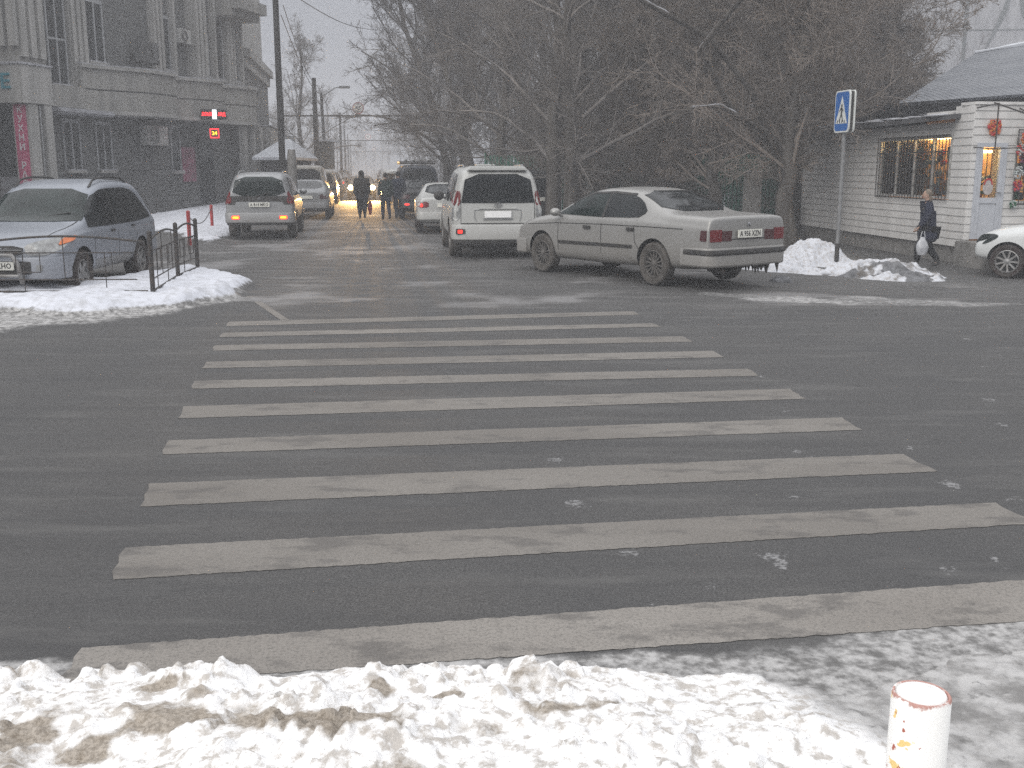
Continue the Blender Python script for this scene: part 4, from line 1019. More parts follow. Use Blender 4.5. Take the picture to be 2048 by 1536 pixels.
p = at(765, 1352, .05); heap('snow_lump', p.x, p.y - .02, .085, .08, .05, 29, 'brown-stained clod of snow standing up on the edge of the near snow bank', grey0=.0, dirt0=.45, cat='snow lump')
p = at(585, 470, 0)
# ------------------------------------------------------------------ office building on the left
def frame_fn(A, u, n):
    A = Vector((A[0], A[1], 0)); u = Vector((u[0], u[1], 0)).normalized(); n = Vector((n[0], n[1], 0)).normalized()
    return lambda s, p, z: A + u * s + n * p + Vector((0, 0, z))
def fbox(mb, f, s0, s1, p0, p1, z0, z1):
    v = [f(s, p, z) for s in (s0, s1) for p in (p0, p1) for z in (z0, z1)]
    mb.add(v, [(0, 1, 3, 2), (4, 6, 7, 5), (0, 4, 5, 1), (2, 3, 7, 6), (0, 2, 6, 4), (1, 5, 7, 3)])
def brick_like(name, c1, c2, mortar, scale, wdt=.5, hgt=.25, vec_rot=None, msize=.012, rough=.85):
    m = bpy.data.materials.new(name); m.use_nodes = True; n = m.node_tree; b = n.nodes['Principled BSDF']; l = n.links.new
    t = N(n, 'ShaderNodeTexCoord').outputs['Object']; s = N(n, 'ShaderNodeSeparateXYZ'); l(t, s.inputs[0])
    c = N(n, 'ShaderNodeCombineXYZ'); l(math_(n, 'ADD', s.outputs[0], math_(n, 'MULTIPLY', s.outputs[1], 1.0)), c.inputs[0]); l(s.outputs[2], c.inputs[1])
    br = N(n, 'ShaderNodeTexBrick', ins={'Scale': scale, 'Mortar Size': msize, 'Brick Width': wdt, 'Row Height': hgt}); l(c.outputs[0], br.inputs['Vector'])
    br.inputs['Color1'].default_value = (*c1, 1); br.inputs['Color2'].default_value = (*c2, 1); br.inputs['Mortar'].default_value = (*mortar, 1)
    nb = noise(n, t, 1.2, 6, .6); nf = noise(n, t, 25, 3, .7)
    q = mixc(n, mrange(n, nb, .4, .7, 0, .4), br.outputs[0], tuple(x * .6 for x in c1)); q = mixc(n, mrange(n, nf, .4, .8, 0, .35), q, tuple(x * .55 for x in c2))
    l(q, b.inputs['Base Color']); b.inputs['Roughness'].default_value = rough; b.inputs['Specular IOR Level'].default_value = .2
    return m
def stained(name, col, dark, rough=.85):
    m = bpy.data.materials.new(name); m.use_nodes = True; n = m.node_tree; b = n.nodes['Principled BSDF']; l = n.links.new
    t = N(n, 'ShaderNodeTexCoord').outputs['Object']; mp = N(n, 'ShaderNodeMapping'); mp.inputs['Scale'].default_value = (1, 1, .18); l(t, mp.inputs[0])
    c = mixc(n, mrange(n, noise(n, mp.outputs[0], 2.5, 6, .6), .35, .7), dark, col); c = mixc(n, mrange(n, noise(n, t, 30, 3, .7), .5, .8, 0, .3), c, dark)
    l(c, b.inputs['Base Color']); b.inputs['Roughness'].default_value = rough; b.inputs['Specular IOR Level'].default_value = .2
    return m
M['stone'] = brick_like('rough_grey_stone', (.18, .182, .178), (.13, .132, .132), (.085, .086, .087), 1.0, .45, .22)
M['stucco'] = stained('beige_stucco', (.39, .38, .355), (.28, .274, .26))
M['stucco_l'] = stained('pale_stucco', (.46, .45, .43), (.34, .335, .32))
M['winframe'] = mat('white_window_frame', (.42, .43, .44), .5, 0, .3, (.34, .35, .36), 12)
M['wglass'] = mat('dim_window_glass', (.045, .05, .052), .12, 0, .7, (.02, .022, .024), 1.5)
M['snowcap'] = mat('ledge_snow', (.48, .49, .52), .9, 0, .2, (.3, .3, .32), 6, .4, 20)
u = (.207, .978); nn = (.978, -.207)
f = frame_fn((-16.9, 36.0), u, nn)
b = empty('office_building', (-19, 44, 0), 0, 'grey stone building with curved beige ledge bands and tall ribbed pilasters on the left', 'building')
def P_(mb, name, m, par=b, **k):
    for i, v in enumerate(mb.v): mb.v[i] = tuple(Vector(v) - Vector((-19, 44, 0)))
    o = mb.build(name, M[m] if isinstance(m, str) else m, b if par is b else par, **k)
    return o
def snowline(mb, pts, wd=.25, h=.05):
    mb.tube(pts, [h * (.6 + .5 * rnd.random()) for _ in pts], 6)
w_ = MB(); fbox(w_, f, -12, 18.0, -9, 0, -.3, 14); P_(w_, 'wall', 'stone')
# curved bands
def band(sa, sb, pmax, z0, z1, cham, nseg=14):
    pr = []
    for k in range(nseg + 1):
        t = k / nseg; pr.append((sa + (sb - cham - sa) * t, pmax * (.25 + .75 * float(ss(0.05, .75, np.float64(t))) - .0)))
    pr.append((sb, .12))
    return pr
def band_mesh(pr, z0, z1, ex=0.0):
    mb = MB(); n = len(pr); v = []
    for s, p in pr: v += [f(s, p + ex, z0), f(s, p + ex, z1), f(s, -.1, z0), f(s, -.1, z1)]
    F_ = []
    for i in range(n - 1):
        a = i * 4; c = a + 4
        F_ += [(a, c, c + 1, a + 1), (a + 1, c + 1, c + 3, a + 3), (a, a + 2, c + 2, c)]
    F_ += [(0, 1, 3, 2), ((n - 1) * 4, (n - 1) * 4 + 2, (n - 1) * 4 + 3, (n - 1) * 4 + 1)]
    mb.add(v, F_); return mb
for (sa, sb_, pm, z0, z1, ch) in [(3.9, 9.6, 1.5, 3.95, 5.45, .9), (9.8, 13.9, 1.25, 4.0, 5.5, .7), (14.1, 17.7, 1.0, 4.0, 5.5, .6)]:
    pr = band(sa, sb_, pm, z0, z1, ch)
    P_(band_mesh(pr, z0, z1), 'ledge_band', 'stucco', smooth=.4)
    P_(band_mesh(pr, z1 + .002, z1 + .12, .10), 'ledge_cornice', 'stucco_l', smooth=.4)
    P_(band_mesh(pr, z0 - .14, z0 - .002, .12), 'ledge_moulding', 'stucco_l', smooth=.4)
    P_(band_mesh(pr, (z0 + z1) / 2 - .02, (z0 + z1) / 2 + .02, .012), 'ledge_groove', 'seam', smooth=.4)
    mb = MB(); mb2 = band_mesh(pr, z1 + .123, z1 + .17, .06); P_(mb2, 'ledge_snow', 'snowcap', smooth=.4)
mb = MB(); fbox(mb, f, 1.6, 3.88, 0, .55, 3.95, 4.7); P_(mb, 'ledge_band', 'stucco')
mb = MB(); fbox(mb, f, 1.6, 5.0, 0, 1.0, 3.7, 3.9); P_(mb, 'door_canopy', 'snowcap', bevel=.06)
# ribbed pilasters
def pilaster(s, wd, z0=5.6, z1=14, p=.35, ribs=3):
    mb = MB(); fbox(mb, f, s, s + wd, .0, p * .6, z0, z1)
    for k in range(ribs):
        a = s + wd * (k + .18) / ribs; fbox(mb, f, a, a + wd * .62 / ribs, p * .6, p, z0, z1)
    P_(mb, 'pilaster', 'stucco_l')
for s, wd, z0 in [(3.78, 1.0, 4.7), (9.35, .9, 5.6), (12.45, 1.1, 5.6), (15.9, .9, 5.6), (10.95, .3, 5.6), (14.6, .3, 5.6), (17.3, .3, 5.6)]:
    pilaster(s, wd, z0, p=.5 if wd > 1 else .25, ribs=3 if wd > .5 else 1)
def window(s0, s1, z0, z1, mull=1, trans=None, p=.02, curtain=False, par=None, fr='winframe'):
    mb = MB()
    fbox(mb, f, s0 - .08, s1 + .08, p, p + .05, z1, z1 + .14)
    fbox(mb, f, s0 - .07, s0, p, p + .05, z0, z1 - .002); fbox(mb, f, s1, s1 + .07, p, p + .05, z0, z1 - .002)
    for k in range(mull):
        c = s0 + (s1 - s0) * (k + 1) / (mull + 1); fbox(mb, f, c - .035, c + .035, p, p + .05, z0, z1 - .002)
    if trans: fbox(mb, f, s0 + .001, s1 - .001, p, p + .045, trans, trans + .07)
    o = P_(mb, 'window', fr)
    g_ = MB(); fbox(g_, f, s0, s1, .005, p + .012, z0, z1); P_(g_, 'pane', 'wglass', par=o)
    si = MB(); fbox(si, f, s0 - .12, s1 + .12, 0, .2, z0 - .1, z0 - .002); P_(si, 'sill', 'stucco_l', par=o)
    sn = MB(); fbox(sn, f, s0 - .1, s1 + .1, .02, .19, z0 + .0, z0 + .045); P_(sn, 'sill_snow', 'snowcap', par=o)
window(2.64, 3.6, 4.75, 8.2, 1, 6.3); window(2.64, 3.6, 8.6, 12, 1, 10.5)
window(5.0, 6.0, 5.75, 7.9, 1); window(5.0, 6.0, 9.2, 11.6, 1)
window(10.32, 10.9, 5.9, 8.0, 0); window(13.65, 14.3, 5.9, 7.6, 0); window(15.05, 15.7, 5.9, 8.6, 0); window(16.9, 17.25, 5.9, 8.6, 0)
window(10.32, 10.9, 9.6, 12.6, 0); window(13.65, 14.3, 9.6, 12.6, 0)
window(3.1, 4.0, 1.75, 3.45, 1); window(5.12, 6.02, 1.75, 3.45, 1); window(10.6, 11.25, 1.7, 3.5, 0)
# ground-floor door zone with columns
mb = MB(); fbox(mb, f, 12.95, 14.3, .01, .06, .1, 3.2); P_(mb, 'door', 'wglass')
for s in (16.0, 16.9, 17.7):
    mb = MB(); fbox(mb, f, s, s + .32, .5, .85, 0, 3.85); P_(mb, 'column', 'stucco_l', bevel=.05)
mb = MB(); fbox(mb, f, 17.2, 18.0, .01, .05, 0, 3.7); P_(mb, 'door', 'wglass')
# far end of the building along the street and its high plain wall
g2 = frame_fn(f(18.05, 0, 0)[:2], (-.137, .99), (.99, .137))
def P2(mb, name, m): return P_(mb, name, m)
mb = MB(); fbox(mb, g2, 0, 13, -9, 0, -.3, 7.2); P2(mb, 'wing_wall', M['stone'])
mb = MB(); fbox(mb, g2, 0, 13, -9, -.25, 7.2, 16); P2(mb, 'upper_wall', 'stucco_l')
mb = MB(); fbox(mb, g2, -.1, 13.2, -.24, .35, 7.202, 7.6); fbox(mb, g2, -.1, 13.1, -.24, .15, 6.7, 7.19); P2(mb, 'cornice', 'stucco_l')
mb = MB(); fbox(mb, g2, 0.5, 9, .01, 1.1, 2.2, 3.9); P2(mb, 'entrance_hood', 'stucco')
mb = MB(); fbox(mb, g2, .45, 9.05, .01, 1.15, 3.902, 3.97); P2(mb, 'hood_snow', 'snowcap')
# oblique cornice at the very top of the stone part (seen under the frame edge)
for z in (9.05,):
    mb = MB(); fbox(mb, f, 15.2, 18.1, .0, 1.3, z, z + .5); fbox(mb, f, 15.2, 18.1, .0, .9, z - .3, z - .002); P_(mb, 'balcony_slab', 'stucco')
# front pavilion with the shop
fp = frame_fn((-15.5, 34.4), u, nn)
mb = MB(); fbox(mb, fp, 0, 1.55, -8, 0, 3.87, 5.05); P_(mb, 'shop_fascia', 'stucco_l')
mb = MB(); fbox(mb, fp, .12, 1.5, -8, -.12, 5.052, 14); P_(mb, 'wall', 'stucco')
for k in range(5):
    mb = MB(); a = -1.9 + k * .4; fbox(mb, fp, -.06, .118, a, a + .26, 5.6, 14); P_(mb, 'rib', 'stucco_l')
for k in range(3):
    mb = MB(); a = .2 + k * .45; fbox(mb, fp, a, a + .28, -.118, .02, 5.3, 14); P_(mb, 'rib', 'stucco_l')
mb = MB(); fbox(mb, fp, -.05, 1.6, -8, .05, 5.055, 5.12); P_(mb, 'fascia_snow', 'snowcap')
mb = MB(); fbox(mb, fp, .04, .115, -3.4, -2.35, 5.5, 7.4); o = P_(mb, 'window', 'winframe')
mb = MB(); fbox(mb, fp, .02, .038, -3.3, -2.9, 5.6, 7.3); fbox(mb, fp, .02, .038, -2.82, -2.42, 5.6, 7.3); P_(mb, 'pane', 'wglass', par=o)
for a0, a1 in ((-.66, -.05),):
    mb = MB(); fbox(mb, fp, 0.3, .8, a0, a1, -.2, 3.868); P_(mb, 'column', 'stucco_l', bevel=.02)
mb = MB(); fbox(mb, fp, 1.1, 1.5, -.5, -.02, -.2, 3.868); P_(mb, 'column', 'stucco_l', bevel=.02)
mb = MB(); fbox(mb, fp, 0.85, .9, -8, -.25, .3, 3.86); sw = P_(mb, 'shop_window', 'wglass')
mb = MB(); fbox(mb, fp, .80, .845, -8, -.25, 0, 1.55); P_(mb, 'poster_panel', mat('pale_poster', (.30, .31, .33), .6, 0, .3, (.20, .19, .2), 6), par=sw)
mb = MB(); fbox(mb, fp, .82, .845, -.02, .0, 0, 3.8); P_(mb, 'window_frame', 'winframe', par=sw)
fn_dir = Vector((nn[0], nn[1], 0)); ud = Vector((u[0], u[1], 0))
def abs_text(name, txt, size, m, par, pos, xd, depth=.01, **k):
    o = put_text(name, txt, size, m, par, Vector(pos) - Vector((-19, 44, 0)) if par is b else pos, xd, depth=depth, **k); return o
teal = mat('teal_letter', (.03, .25, .32), .5)
# pink banner with white letters on the column, and the teal letter above it
bn = MB(); fbox(bn, fp, .27, .285, -.58, -.14, .35, 3.83); pink = mat('pink_banner', (.55, .10, .20), .6, 0, .3, (.42, .08, .16), 3)
ban = P_(bn, 'banner', pink)
wl = mat('white_letters', (.75, .72, .74), .6)
for i, ch in enumerate('КУХНИ РАСПРО'):
    if ch == ' ': continue
    pos = fp(.264, -.36, 3.66 - i * .293)
    o = put_text('lettering', ch, .30, wl, ban, pos - Vector((-19, 44, 0)), fn_dir, depth=.004, bold=True)
o = put_text('sign_letter', 'Е', .62, teal, b, fp(-.03, -.55, 4.5) - Vector((-19, 44, 0)), fn_dir, depth=.03, bold=True)
# air conditioners
def aircon(s, z, p, wd, h, label, m):
    o_ = f(s, p, z); t = empty('air_conditioner', o_, 0, label, 'air conditioner')
    def loc(mb): mb.v = [tuple(Vector(v) - o_) for v in mb.v]; return mb
    mb = MB(); fbox(mb, f, s, s + wd, p, p + .32, z, z + h); loc(mb).build('casing', M[m], t, bevel=.02)
    # fan grille faces outward
    c = f(s + wd * .34, p + .325, z + h / 2); mb = MB()
    for r in (.12, .17, .22, .27):
        r = r * h / .62
        mb.tube([c - o_ + ud * r * math.cos(a) + Vector((0, 0, r * math.sin(a))) for a in [6.2832 * k / 20 for k in range(21)]], .01, 5, caps=False)
    mb.build('fan_grille', M['trim'], t)
    mb = MB(); fbox(mb, f, s + .1, s + .14, 0, p + .3, z - .06, z - .005); fbox(mb, f, s + wd - .14, s + wd - .1, 0, p + .3, z - .06, z - .005); loc(mb).build('bracket', M['steel'], t)
M['acwhite'] = mat('casing_white', (.58, .58, .56), .5, 0, .3, (.33, .33, .32), 8)
M['acgrey'] = mat('casing_grey', (.16, .16, .16), .6, 0, .3, (.10, .10, .10), 8)
aircon(7.85, 2.75, .25, 1.6, .78, 'white air conditioner box with a round fan on the ground-floor wall', 'acwhite')
aircon(7.7, 6.0, .35, 1.3, .8, 'grey air conditioner standing above the curved ledge', 'acgrey')
aircon(11.3, 7.1, .1, .9, .6, 'small pale air conditioner fixed between the upper windows', 'acwhite')
# pink poster
t0 = f(11.55, .06, 1.4); mb = MB(); fbox(mb, f, 11.45, 12.6, .02, .05, 1.25, 2.75); pst = mb.build('poster', mat('pink_poster', (.38, .10, .18), .7, 0, .3, (.26, .13, .17), 3)); tag(pst, 'pink poster hanging on the stone wall between window and door', 'poster')
# led signs facing up the street
ledp = f(11.5, 1.62, 4.12)
led = empty('led_sign', ledp, 0, 'red scrolling light sign with a white symbol in its middle, fixed to the ledge', 'light sign')
lred = mat('red_leds', (.9, .02, .02), .5, 0, .3, None, 40, emit=(1, .02, .03), estr=3.5); lwh = mat('white_leds', (.9, .9, .9), .5, 0, .3, None, 40, emit=(.9, .95, 1), estr=1.6)
lyl = mat('yellow_leds', (.9, .6, .02), .5, 0, .3, None, 40, emit=(1, .5, .02), estr=3)
ex = Vector((.985, .17, 0)); nf_ = Vector((.17, -.985, 0))
def lbox(o0, mb, x0, x1, z0, z1, d0, d1):
    mb.add([ex * x + Vector((0, 0, z)) + nf_ * d for x in (x0, x1) for d in (d0, d1) for z in (z0, z1)], [(0, 1, 3, 2), (4, 6, 7, 5), (0, 4, 5, 1), (2, 3, 7, 6), (0, 2, 6, 4), (1, 5, 7, 3)])
mb = MB(); lbox(0, mb, -.55, .55, -.22, .22, -.1, 0); mb.build('casing', M['trim'], led, bevel=.01)
put_text('lettering', 'ЛОМБ', .20, lred, led, ex * -.27 + nf_ * .012, ex, depth=.004, bold=True, sx=.75); put_text('lettering', 'АРД', .20, lred, led, ex * .34 + nf_ * .012, ex, depth=.004, bold=True, sx=.75)
mb = MB(); lbox(0, mb, -.05, .13, -.20, .20, .003, .014); mb.build('symbol', lwh, led)
ledq = f(11.5, 1.62, 3.32); led2 = empty('led_sign', ledq, 0, 'small square red framed light sign hanging below the longer light sign', 'light sign')
mb = MB(); lbox(0, mb, -.2, .2, -.21, .21, -.08, 0); lbox(0, mb, -.02, .02, .21, .65, -.06, -.02); mb.build('casing', M['trim'], led2)
mb = MB()
for q in ((-.19, .19, .16, .2), (-.19, .19, -.2, -.16), (-.19, -.155, -.155, .155), (.155, .19, -.155, .155)): lbox(0, mb, *q, .003, .014)
mb.build('light_frame', lred, led2); put_text('lettering', '24', .22, lyl, led2, nf_ * .012, ex, depth=.004, bold=True)
# handrail in front of the door
hr = empty('handrail', f(12.5, 1.8, 0), 0, 'dark metal handrail in front of the building entrance', 'railing'); mb = MB(); o0 = f(12.5, 1.8, 0)
mb.tube([f(s, 1.8, .95) - o0 for s in (11, 13, 15.5)], .03, 6)
mb.build('rail', M['steel'], hr)
for s in (11, 12.1, 13.2, 14.3, 15.5):
    mb = MB(); mb.tube([f(s, 1.8, 0) - o0, f(s, 1.8, .95) - o0], .025, 6); mb.build('post', M['steel'], hr)

# ------------------------------------------------------------------ kiosk on the right
KO = Vector((9.62, 23.25, 0)); ku = Vector((-.0985, .995, 0)).normalized(); kn = Vector((-ku.y, ku.x, 0)) ; kn = Vector((-.995, -.0985, 0)).normalized()
kf = lambda s, p, z: ku * s + kn * p + Vector((0, 0, z))
ko = empty('kiosk', KO, 0, 'white clapboard kiosk with barred lit windows at the right edge', 'kiosk')
M['siding'] = stained('white_siding', (.70, .69, .675), (.58, .57, .555), .6)
M['kroof'] = mat('tar_roof', (.10, .10, .105), .8, 0, .3, (.06, .06, .065), 3)
GAP_SHADE = MB()  # grey strips that paint the shadow line at each board joint
def planks(mb, ff, s0, s1, z0, z1, pitch=.165, p=0.0, dep=.010):
    z = z0
    while z < z1 - .01:
        if z > z0: GAP_SHADE.add([ff(s, q, y) for s in (s0, s1) for q in (p - .02, p + dep + .003) for y in (z - .009, z + .006)], [(0, 1, 3, 2), (4, 6, 7, 5), (0, 4, 5, 1), (2, 3, 7, 6), (0, 2, 6, 4), (1, 5, 7, 3)])
        zt = min(z + pitch, z1)
        v = [ff(s0, p + dep, z), ff(s1, p + dep, z), ff(s1, p + .003, zt), ff(s0, p + .003, zt), ff(s0, p - .05, z), ff(s1, p - .05, z), ff(s1, p - .05, zt), ff(s0, p - .05, zt)]
        mb.add(v, [(0, 1, 2, 3), (4, 7, 6, 5), (0, 4, 5, 1), (3, 2, 6, 7), (0, 3, 7, 4), (1, 5, 6, 2)])
        z += pitch
WZ0, WZ1 = 1.15, 2.52
mb = MB(); planks(mb, kf, 0, 8.95, .15, WZ0); planks(mb, kf, 3.75, 8.95, WZ0, 2.80); planks(mb, kf, 0, .18, WZ0, WZ1); planks(mb, kf, 0, 3.75, WZ1, 2.80)
mb.build('wall', M['siding'], ko, smooth=None)
mb = MB()
v = [kf(s, p, z) for s in (.05, 8.94) for p in (-4.0, -.5) for z in (.15, 2.75)]; mb.add(v, [(0, 1, 3, 2), (4, 6, 7, 5), (0, 4, 5, 1), (2, 3, 7, 6), (0, 2, 6, 4), (1, 5, 7, 3)]); mb.build('core', M['siding'], ko)
mb = MB(); v = [kf(s, p, z) for s in (-.6, 9.0) for p in (-4.0, -.08) for z in (-.6, .148)]; mb.add(v, [(0, 1, 3, 2), (4, 6, 7, 5), (0, 4, 5, 1), (2, 3, 7, 6), (0, 2, 6, 4), (1, 5, 7, 3)]); mb.build('foundation', M['concrete'], ko)
# roof slab with snow
mb = MB(); mb.add([kf(s, p, z) for (s, p, z) in ((-.1, .45, 2.82), (9.3, .45, 2.78), (9.3, -4.2, 3.35), (-.1, -4.2, 3.35), (-.1, .45, 2.92), (9.3, .45, 2.88), (9.3, -4.2, 3.45), (-.1, -4.2, 3.45))], [(0, 1, 2, 3), (7, 6, 5, 4), (0, 4, 5, 1), (1, 5, 6, 2), (2, 6, 7, 3), (3, 7, 4, 0)]); mb.build('roof', M['kroof'], ko)
mb = MB(); r2 = random.Random(3)
for k in range(60):
    s = r2.uniform(0, 9); p = r2.choice([r2.uniform(.05, .4), r2.uniform(-3.5, .2)]); zz = 2.925 + (.45 - p) / 4.65 * .53; l_ = r2.uniform(.2, .9)
    mb.ball(kf(s, p, zz), (.18, l_ * .6, .03), 8, 5)
mb.build('roof_snow', M['snowcap'], ko)['kind'] = 'stuff'
# windows: barred openings with a lit shop behind the glass
def thinglass():
    m = bpy.data.materials.new('window_glass'); m.use_nodes = True; n = m.node_tree; n.nodes.clear()
    o = N(n, 'ShaderNodeOutputMaterial'); t = N(n, 'ShaderNodeBsdfTransparent'); g_ = N(n, 'ShaderNodeBsdfGlossy'); g_.inputs['Roughness'].default_value = .05; t.inputs[0].default_value = (.8, .85, .83, 1)
    fr = N(n, 'ShaderNodeFresnel', ins={'IOR': 1.12}); mx = N(n, 'ShaderNodeMixShader'); n.links.new(fr.outputs[0], mx.inputs[0]); n.links.new(t.outputs[0], mx.inputs[1]); n.links.new(g_.outputs[0], mx.inputs[2]); n.links.new(mx.outputs[0], o.inputs[0]); return m
M['clear'] = thinglass()
M['glow_wall'] = mat('glowing_shop_wall', (.6, .35, .15), .8, 0, .2, (.3, .12, .06), 6, emit=(1, .42, .12), estr=.42)  # back wall glows by its own emission, painting in the shop's light
M['lamp'] = mat('shop_lamp', (1, .8, .5), .5, 0, .2, None, 5, emit=(1, .66, .3), estr=22)
GOODS = [mat('goods_%s' % k, c, .5, 0, .5, None, 9) for k, c in (('red', (.5, .03, .03)), ('green', (.03, .12, .06)), ('gold', (.6, .35, .08)), ('silver', (.5, .5, .5)), ('orange', (.6, .2, .05)), ('dark', (.03, .03, .03)), ('blue', (.05, .1, .2)))]
def shop_opening(ff, s0, s1, z0, z1, dep=.30, bars=14, seed=1, frames=3, door=False):
    rr = random.Random(seed)
    def bx_(mb, a0, a1, p0, p1, c0, c1):
        v = [ff(s, p, z) for s in (a0, a1) for p in (p0, p1) for z in (c0, c1)]; mb.add(v, [(0, 1, 3, 2), (4, 6, 7, 5), (0, 4, 5, 1), (2, 3, 7, 6), (0, 2, 6, 4), (1, 5, 7, 3)]); return mb
    fr = MB(); e_ = .05
    bx_(fr, s0, s0 + e_, -.08, .03, z0, z1); bx_(fr, s1 - e_, s1, -.08, .03, z0, z1); bx_(fr, s0 + e_, s1 - e_, -.08, .03, z0, z0 + e_); bx_(fr, s0 + e_, s1 - e_, -.08, .03, z1 - e_, z1)
    cb_ = MB(); bx_(cb_, s0, s1, -dep - .02, -.082, z1 + .002, z1 + .03); cb_.build('opening_head', M['acwhite'], ko)
    for k in range(1, frames): c = s0 + (s1 - s0) * k / frames; bx_(fr, c - .03, c + .03, -.08, .0, z0 + e_, z1 - e_)
    fo = fr.build('door_frame' if door else 'window', M['acwhite'], ko)
    g_ = MB(); bx_(g_, s0 + e_, s1 - e_, -.055, -.05, z0 + e_, z1 - e_); g_.build('pane', M['clear'], fo)
    ib = MB(); bx_(ib, s0, s1, -dep - .02, -dep, z0 - .1, z1 + .1); ib.build('interior', M['glow_wall'], fo)
    lb = MB(); bx_(lb, s0 + .1, s1 - .1, -dep + .02, -.15, z1 - .06, z1 - .03); lb.build('strip_lamp', M['lamp'], fo)
    for gi, gm in enumerate(GOODS):
        gb = MB()
        for k in range(int(9 * (s1 - s0))):
            s = rr.uniform(s0 + .1, s1 - .1); z = z0 + .1 + (z1 - z0 - .3) * rr.random() ** 1.5; q = rr.uniform(.03, .09); pp = rr.uniform(-dep + .08, -.14)
            if rr.random() < .5: bx_(gb, s - q, s + q, pp - .03, pp + .03, z - q * 1.4, z + q * 1.4)
            else:
                c = ff(s, pp, z); gb.ball(c, q * .8, 8, 6)
        gb.build('goods', gm, fo)
    if bars:
        bb = MB()
        for k in range(bars + 1):
            s = s0 + (s1 - s0) * k / bars; c0 = ff(s, .08, z0 - .04); c1 = ff(s, .08, z1 + .03); bb.tube([c0, c1], .011, 6)
        for z in (z0 - .02, z0 + .28, z0 + (z1 - z0) * .75, z1 + .01): bb.tube([ff(s0, .08, z), ff(s1, .08, z)], .012, 6)
        bb.build('window_bars', M['steel'], fo)
    return fo
shop_opening(kf, .2, 3.73, WZ0, WZ1, bars=24, frames=4, seed=2)
# vestibule
VO = ku * -.62 ; vu = Vector((.985, .172, 0)).normalized(); vn = Vector((.172, -.985, 0)).normalized()
vf = lambda s, p, z: VO + kn * .0 + vu * s + vn * p + Vector((0, 0, z))
mb = MB(); planks(mb, lambda s, p, z: VO + ku * s + kn * (p + .02) + Vector((0, 0, z)), 0, .75, .15, 3.12); mb.build('wall', M['siding'], ko, smooth=None)
mb = MB(); DZ0, DZ1 = .33, 2.34
planks(mb, vf, 0, .10, .15, DZ1); planks(mb, vf, 0, 4.6, DZ1, 3.12); planks(mb, vf, .80, 1.0, .15, DZ1); planks(mb, vf, 1.0, 2.9, .15, 1.08); planks(mb, vf, 2.9, 4.6, .15, DZ1); mb.build('wall', M['siding'], ko, smooth=None)
mb = MB(); v = [vf(s, p, z) for s in (-.02, 4.62) for p in (-.5, .05) for z in (3.122, 3.18)]; mb.add(v, [(0, 1, 3, 2), (4, 6, 7, 5), (0, 4, 5, 1), (2, 3, 7, 6), (0, 2, 6, 4), (1, 5, 7, 3)]); mb.build('parapet', M['siding'], ko)
mb = MB(); v = [vf(s, p, z) for s in (.7, 4.6) for p in (-3, -.52) for z in (.1, 3.1)]; mb.add(v, [(0, 1, 3, 2), (4, 6, 7, 5), (0, 4, 5, 1), (2, 3, 7, 6), (0, 2, 6, 4), (1, 5, 7, 3)]); mb.build('core', M['siding'], ko)
def vb(mb, a0, a1, p0, p1, c0, c1): mb.add([vf(s, p, z) for s in (a0, a1) for p in (p0, p1) for z in (c0, c1)], [(0, 1, 3, 2), (4, 6, 7, 5), (0, 4, 5, 1), (2, 3, 7, 6), (0, 2, 6, 4), (1, 5, 7, 3)])
M['doorw'] = mat('white_door', (.50, .52, .56), .45, 0, .4, (.44, .46, .5), 6)
mb = MB(); vb(mb, .10, .16, -.06, .04, DZ0, DZ1); vb(mb, .74, .80, -.06, .04, DZ0, DZ1); vb(mb, .162, .738, -.06, .04, DZ1 - .09, DZ1); vb(mb, .162, .25, -.05, .03, DZ0, DZ1 - .092); vb(mb, .65, .738, -.05, .03, DZ0, DZ1 - .092); vb(mb, .252, .648, -.05, .03, 1.08, 1.2); vb(mb, .252, .648, -.04, .01, DZ0, 1.078)
door = mb.build('door', M['doorw'], ko)
mb = MB(); vb(mb, .252, .648, -.02, -.015, 1.202, DZ1 - .094); mb.build('pane', M['clear'], door)
mb = MB(); vb(mb, .1, .8, -.5, -.45, DZ0, DZ1); mb.build('interior', M['glow_wall'], door)
mb = MB(); vb(mb, .1, .8, -.5, -.07, DZ1 + .002, DZ1 + .03); mb.build('opening_head', M['acwhite'], ko); mb = MB(); vb(mb, .28, .62, -.44, -.2, DZ1 - .2, DZ1 - .15); mb.build('strip_lamp', M['lamp'], door)
mb = MB()
for s in (.34, .45, .56): mb.tube([vf(s, -.12, 1.2), vf(s, -.12, DZ1 - .1)], .010, 6)
mb.build('door_bars', M['steel'], door)
for gi, gm in enumerate(GOODS):
    gb = MB()
    for k in range(5):
        c = vf(rnd.uniform(.27, .63), rnd.uniform(-.4, -.18), 1.22 + .5 * rnd.random() ** 1.6); gb.ball(c, rnd.uniform(.03, .06), 8, 6)
    gb.build('goods', gm, door)
mb = MB(); mb.tube([vf(.70, .05, 1.3), vf(.70, .09, 1.3), vf(.60, .09, 1.31)], .012, 6); mb.build('handle', M['chrome'], door)
shop_opening(vf, 1.0, 2.9, 1.08, 2.6 - .0, bars=14, frames=2, seed=6)
GAP_SHADE.build('board_gap_shade', mat('gap_shade_grey', (.36, .355, .345), .9), ko)['kind'] = 'stuff'
mb = MB(); vb(mb, -.25, 2.2, .03, 1.1, -.7, .30); mb.build('doorstep', M['concrete'], ko, bevel=.02)
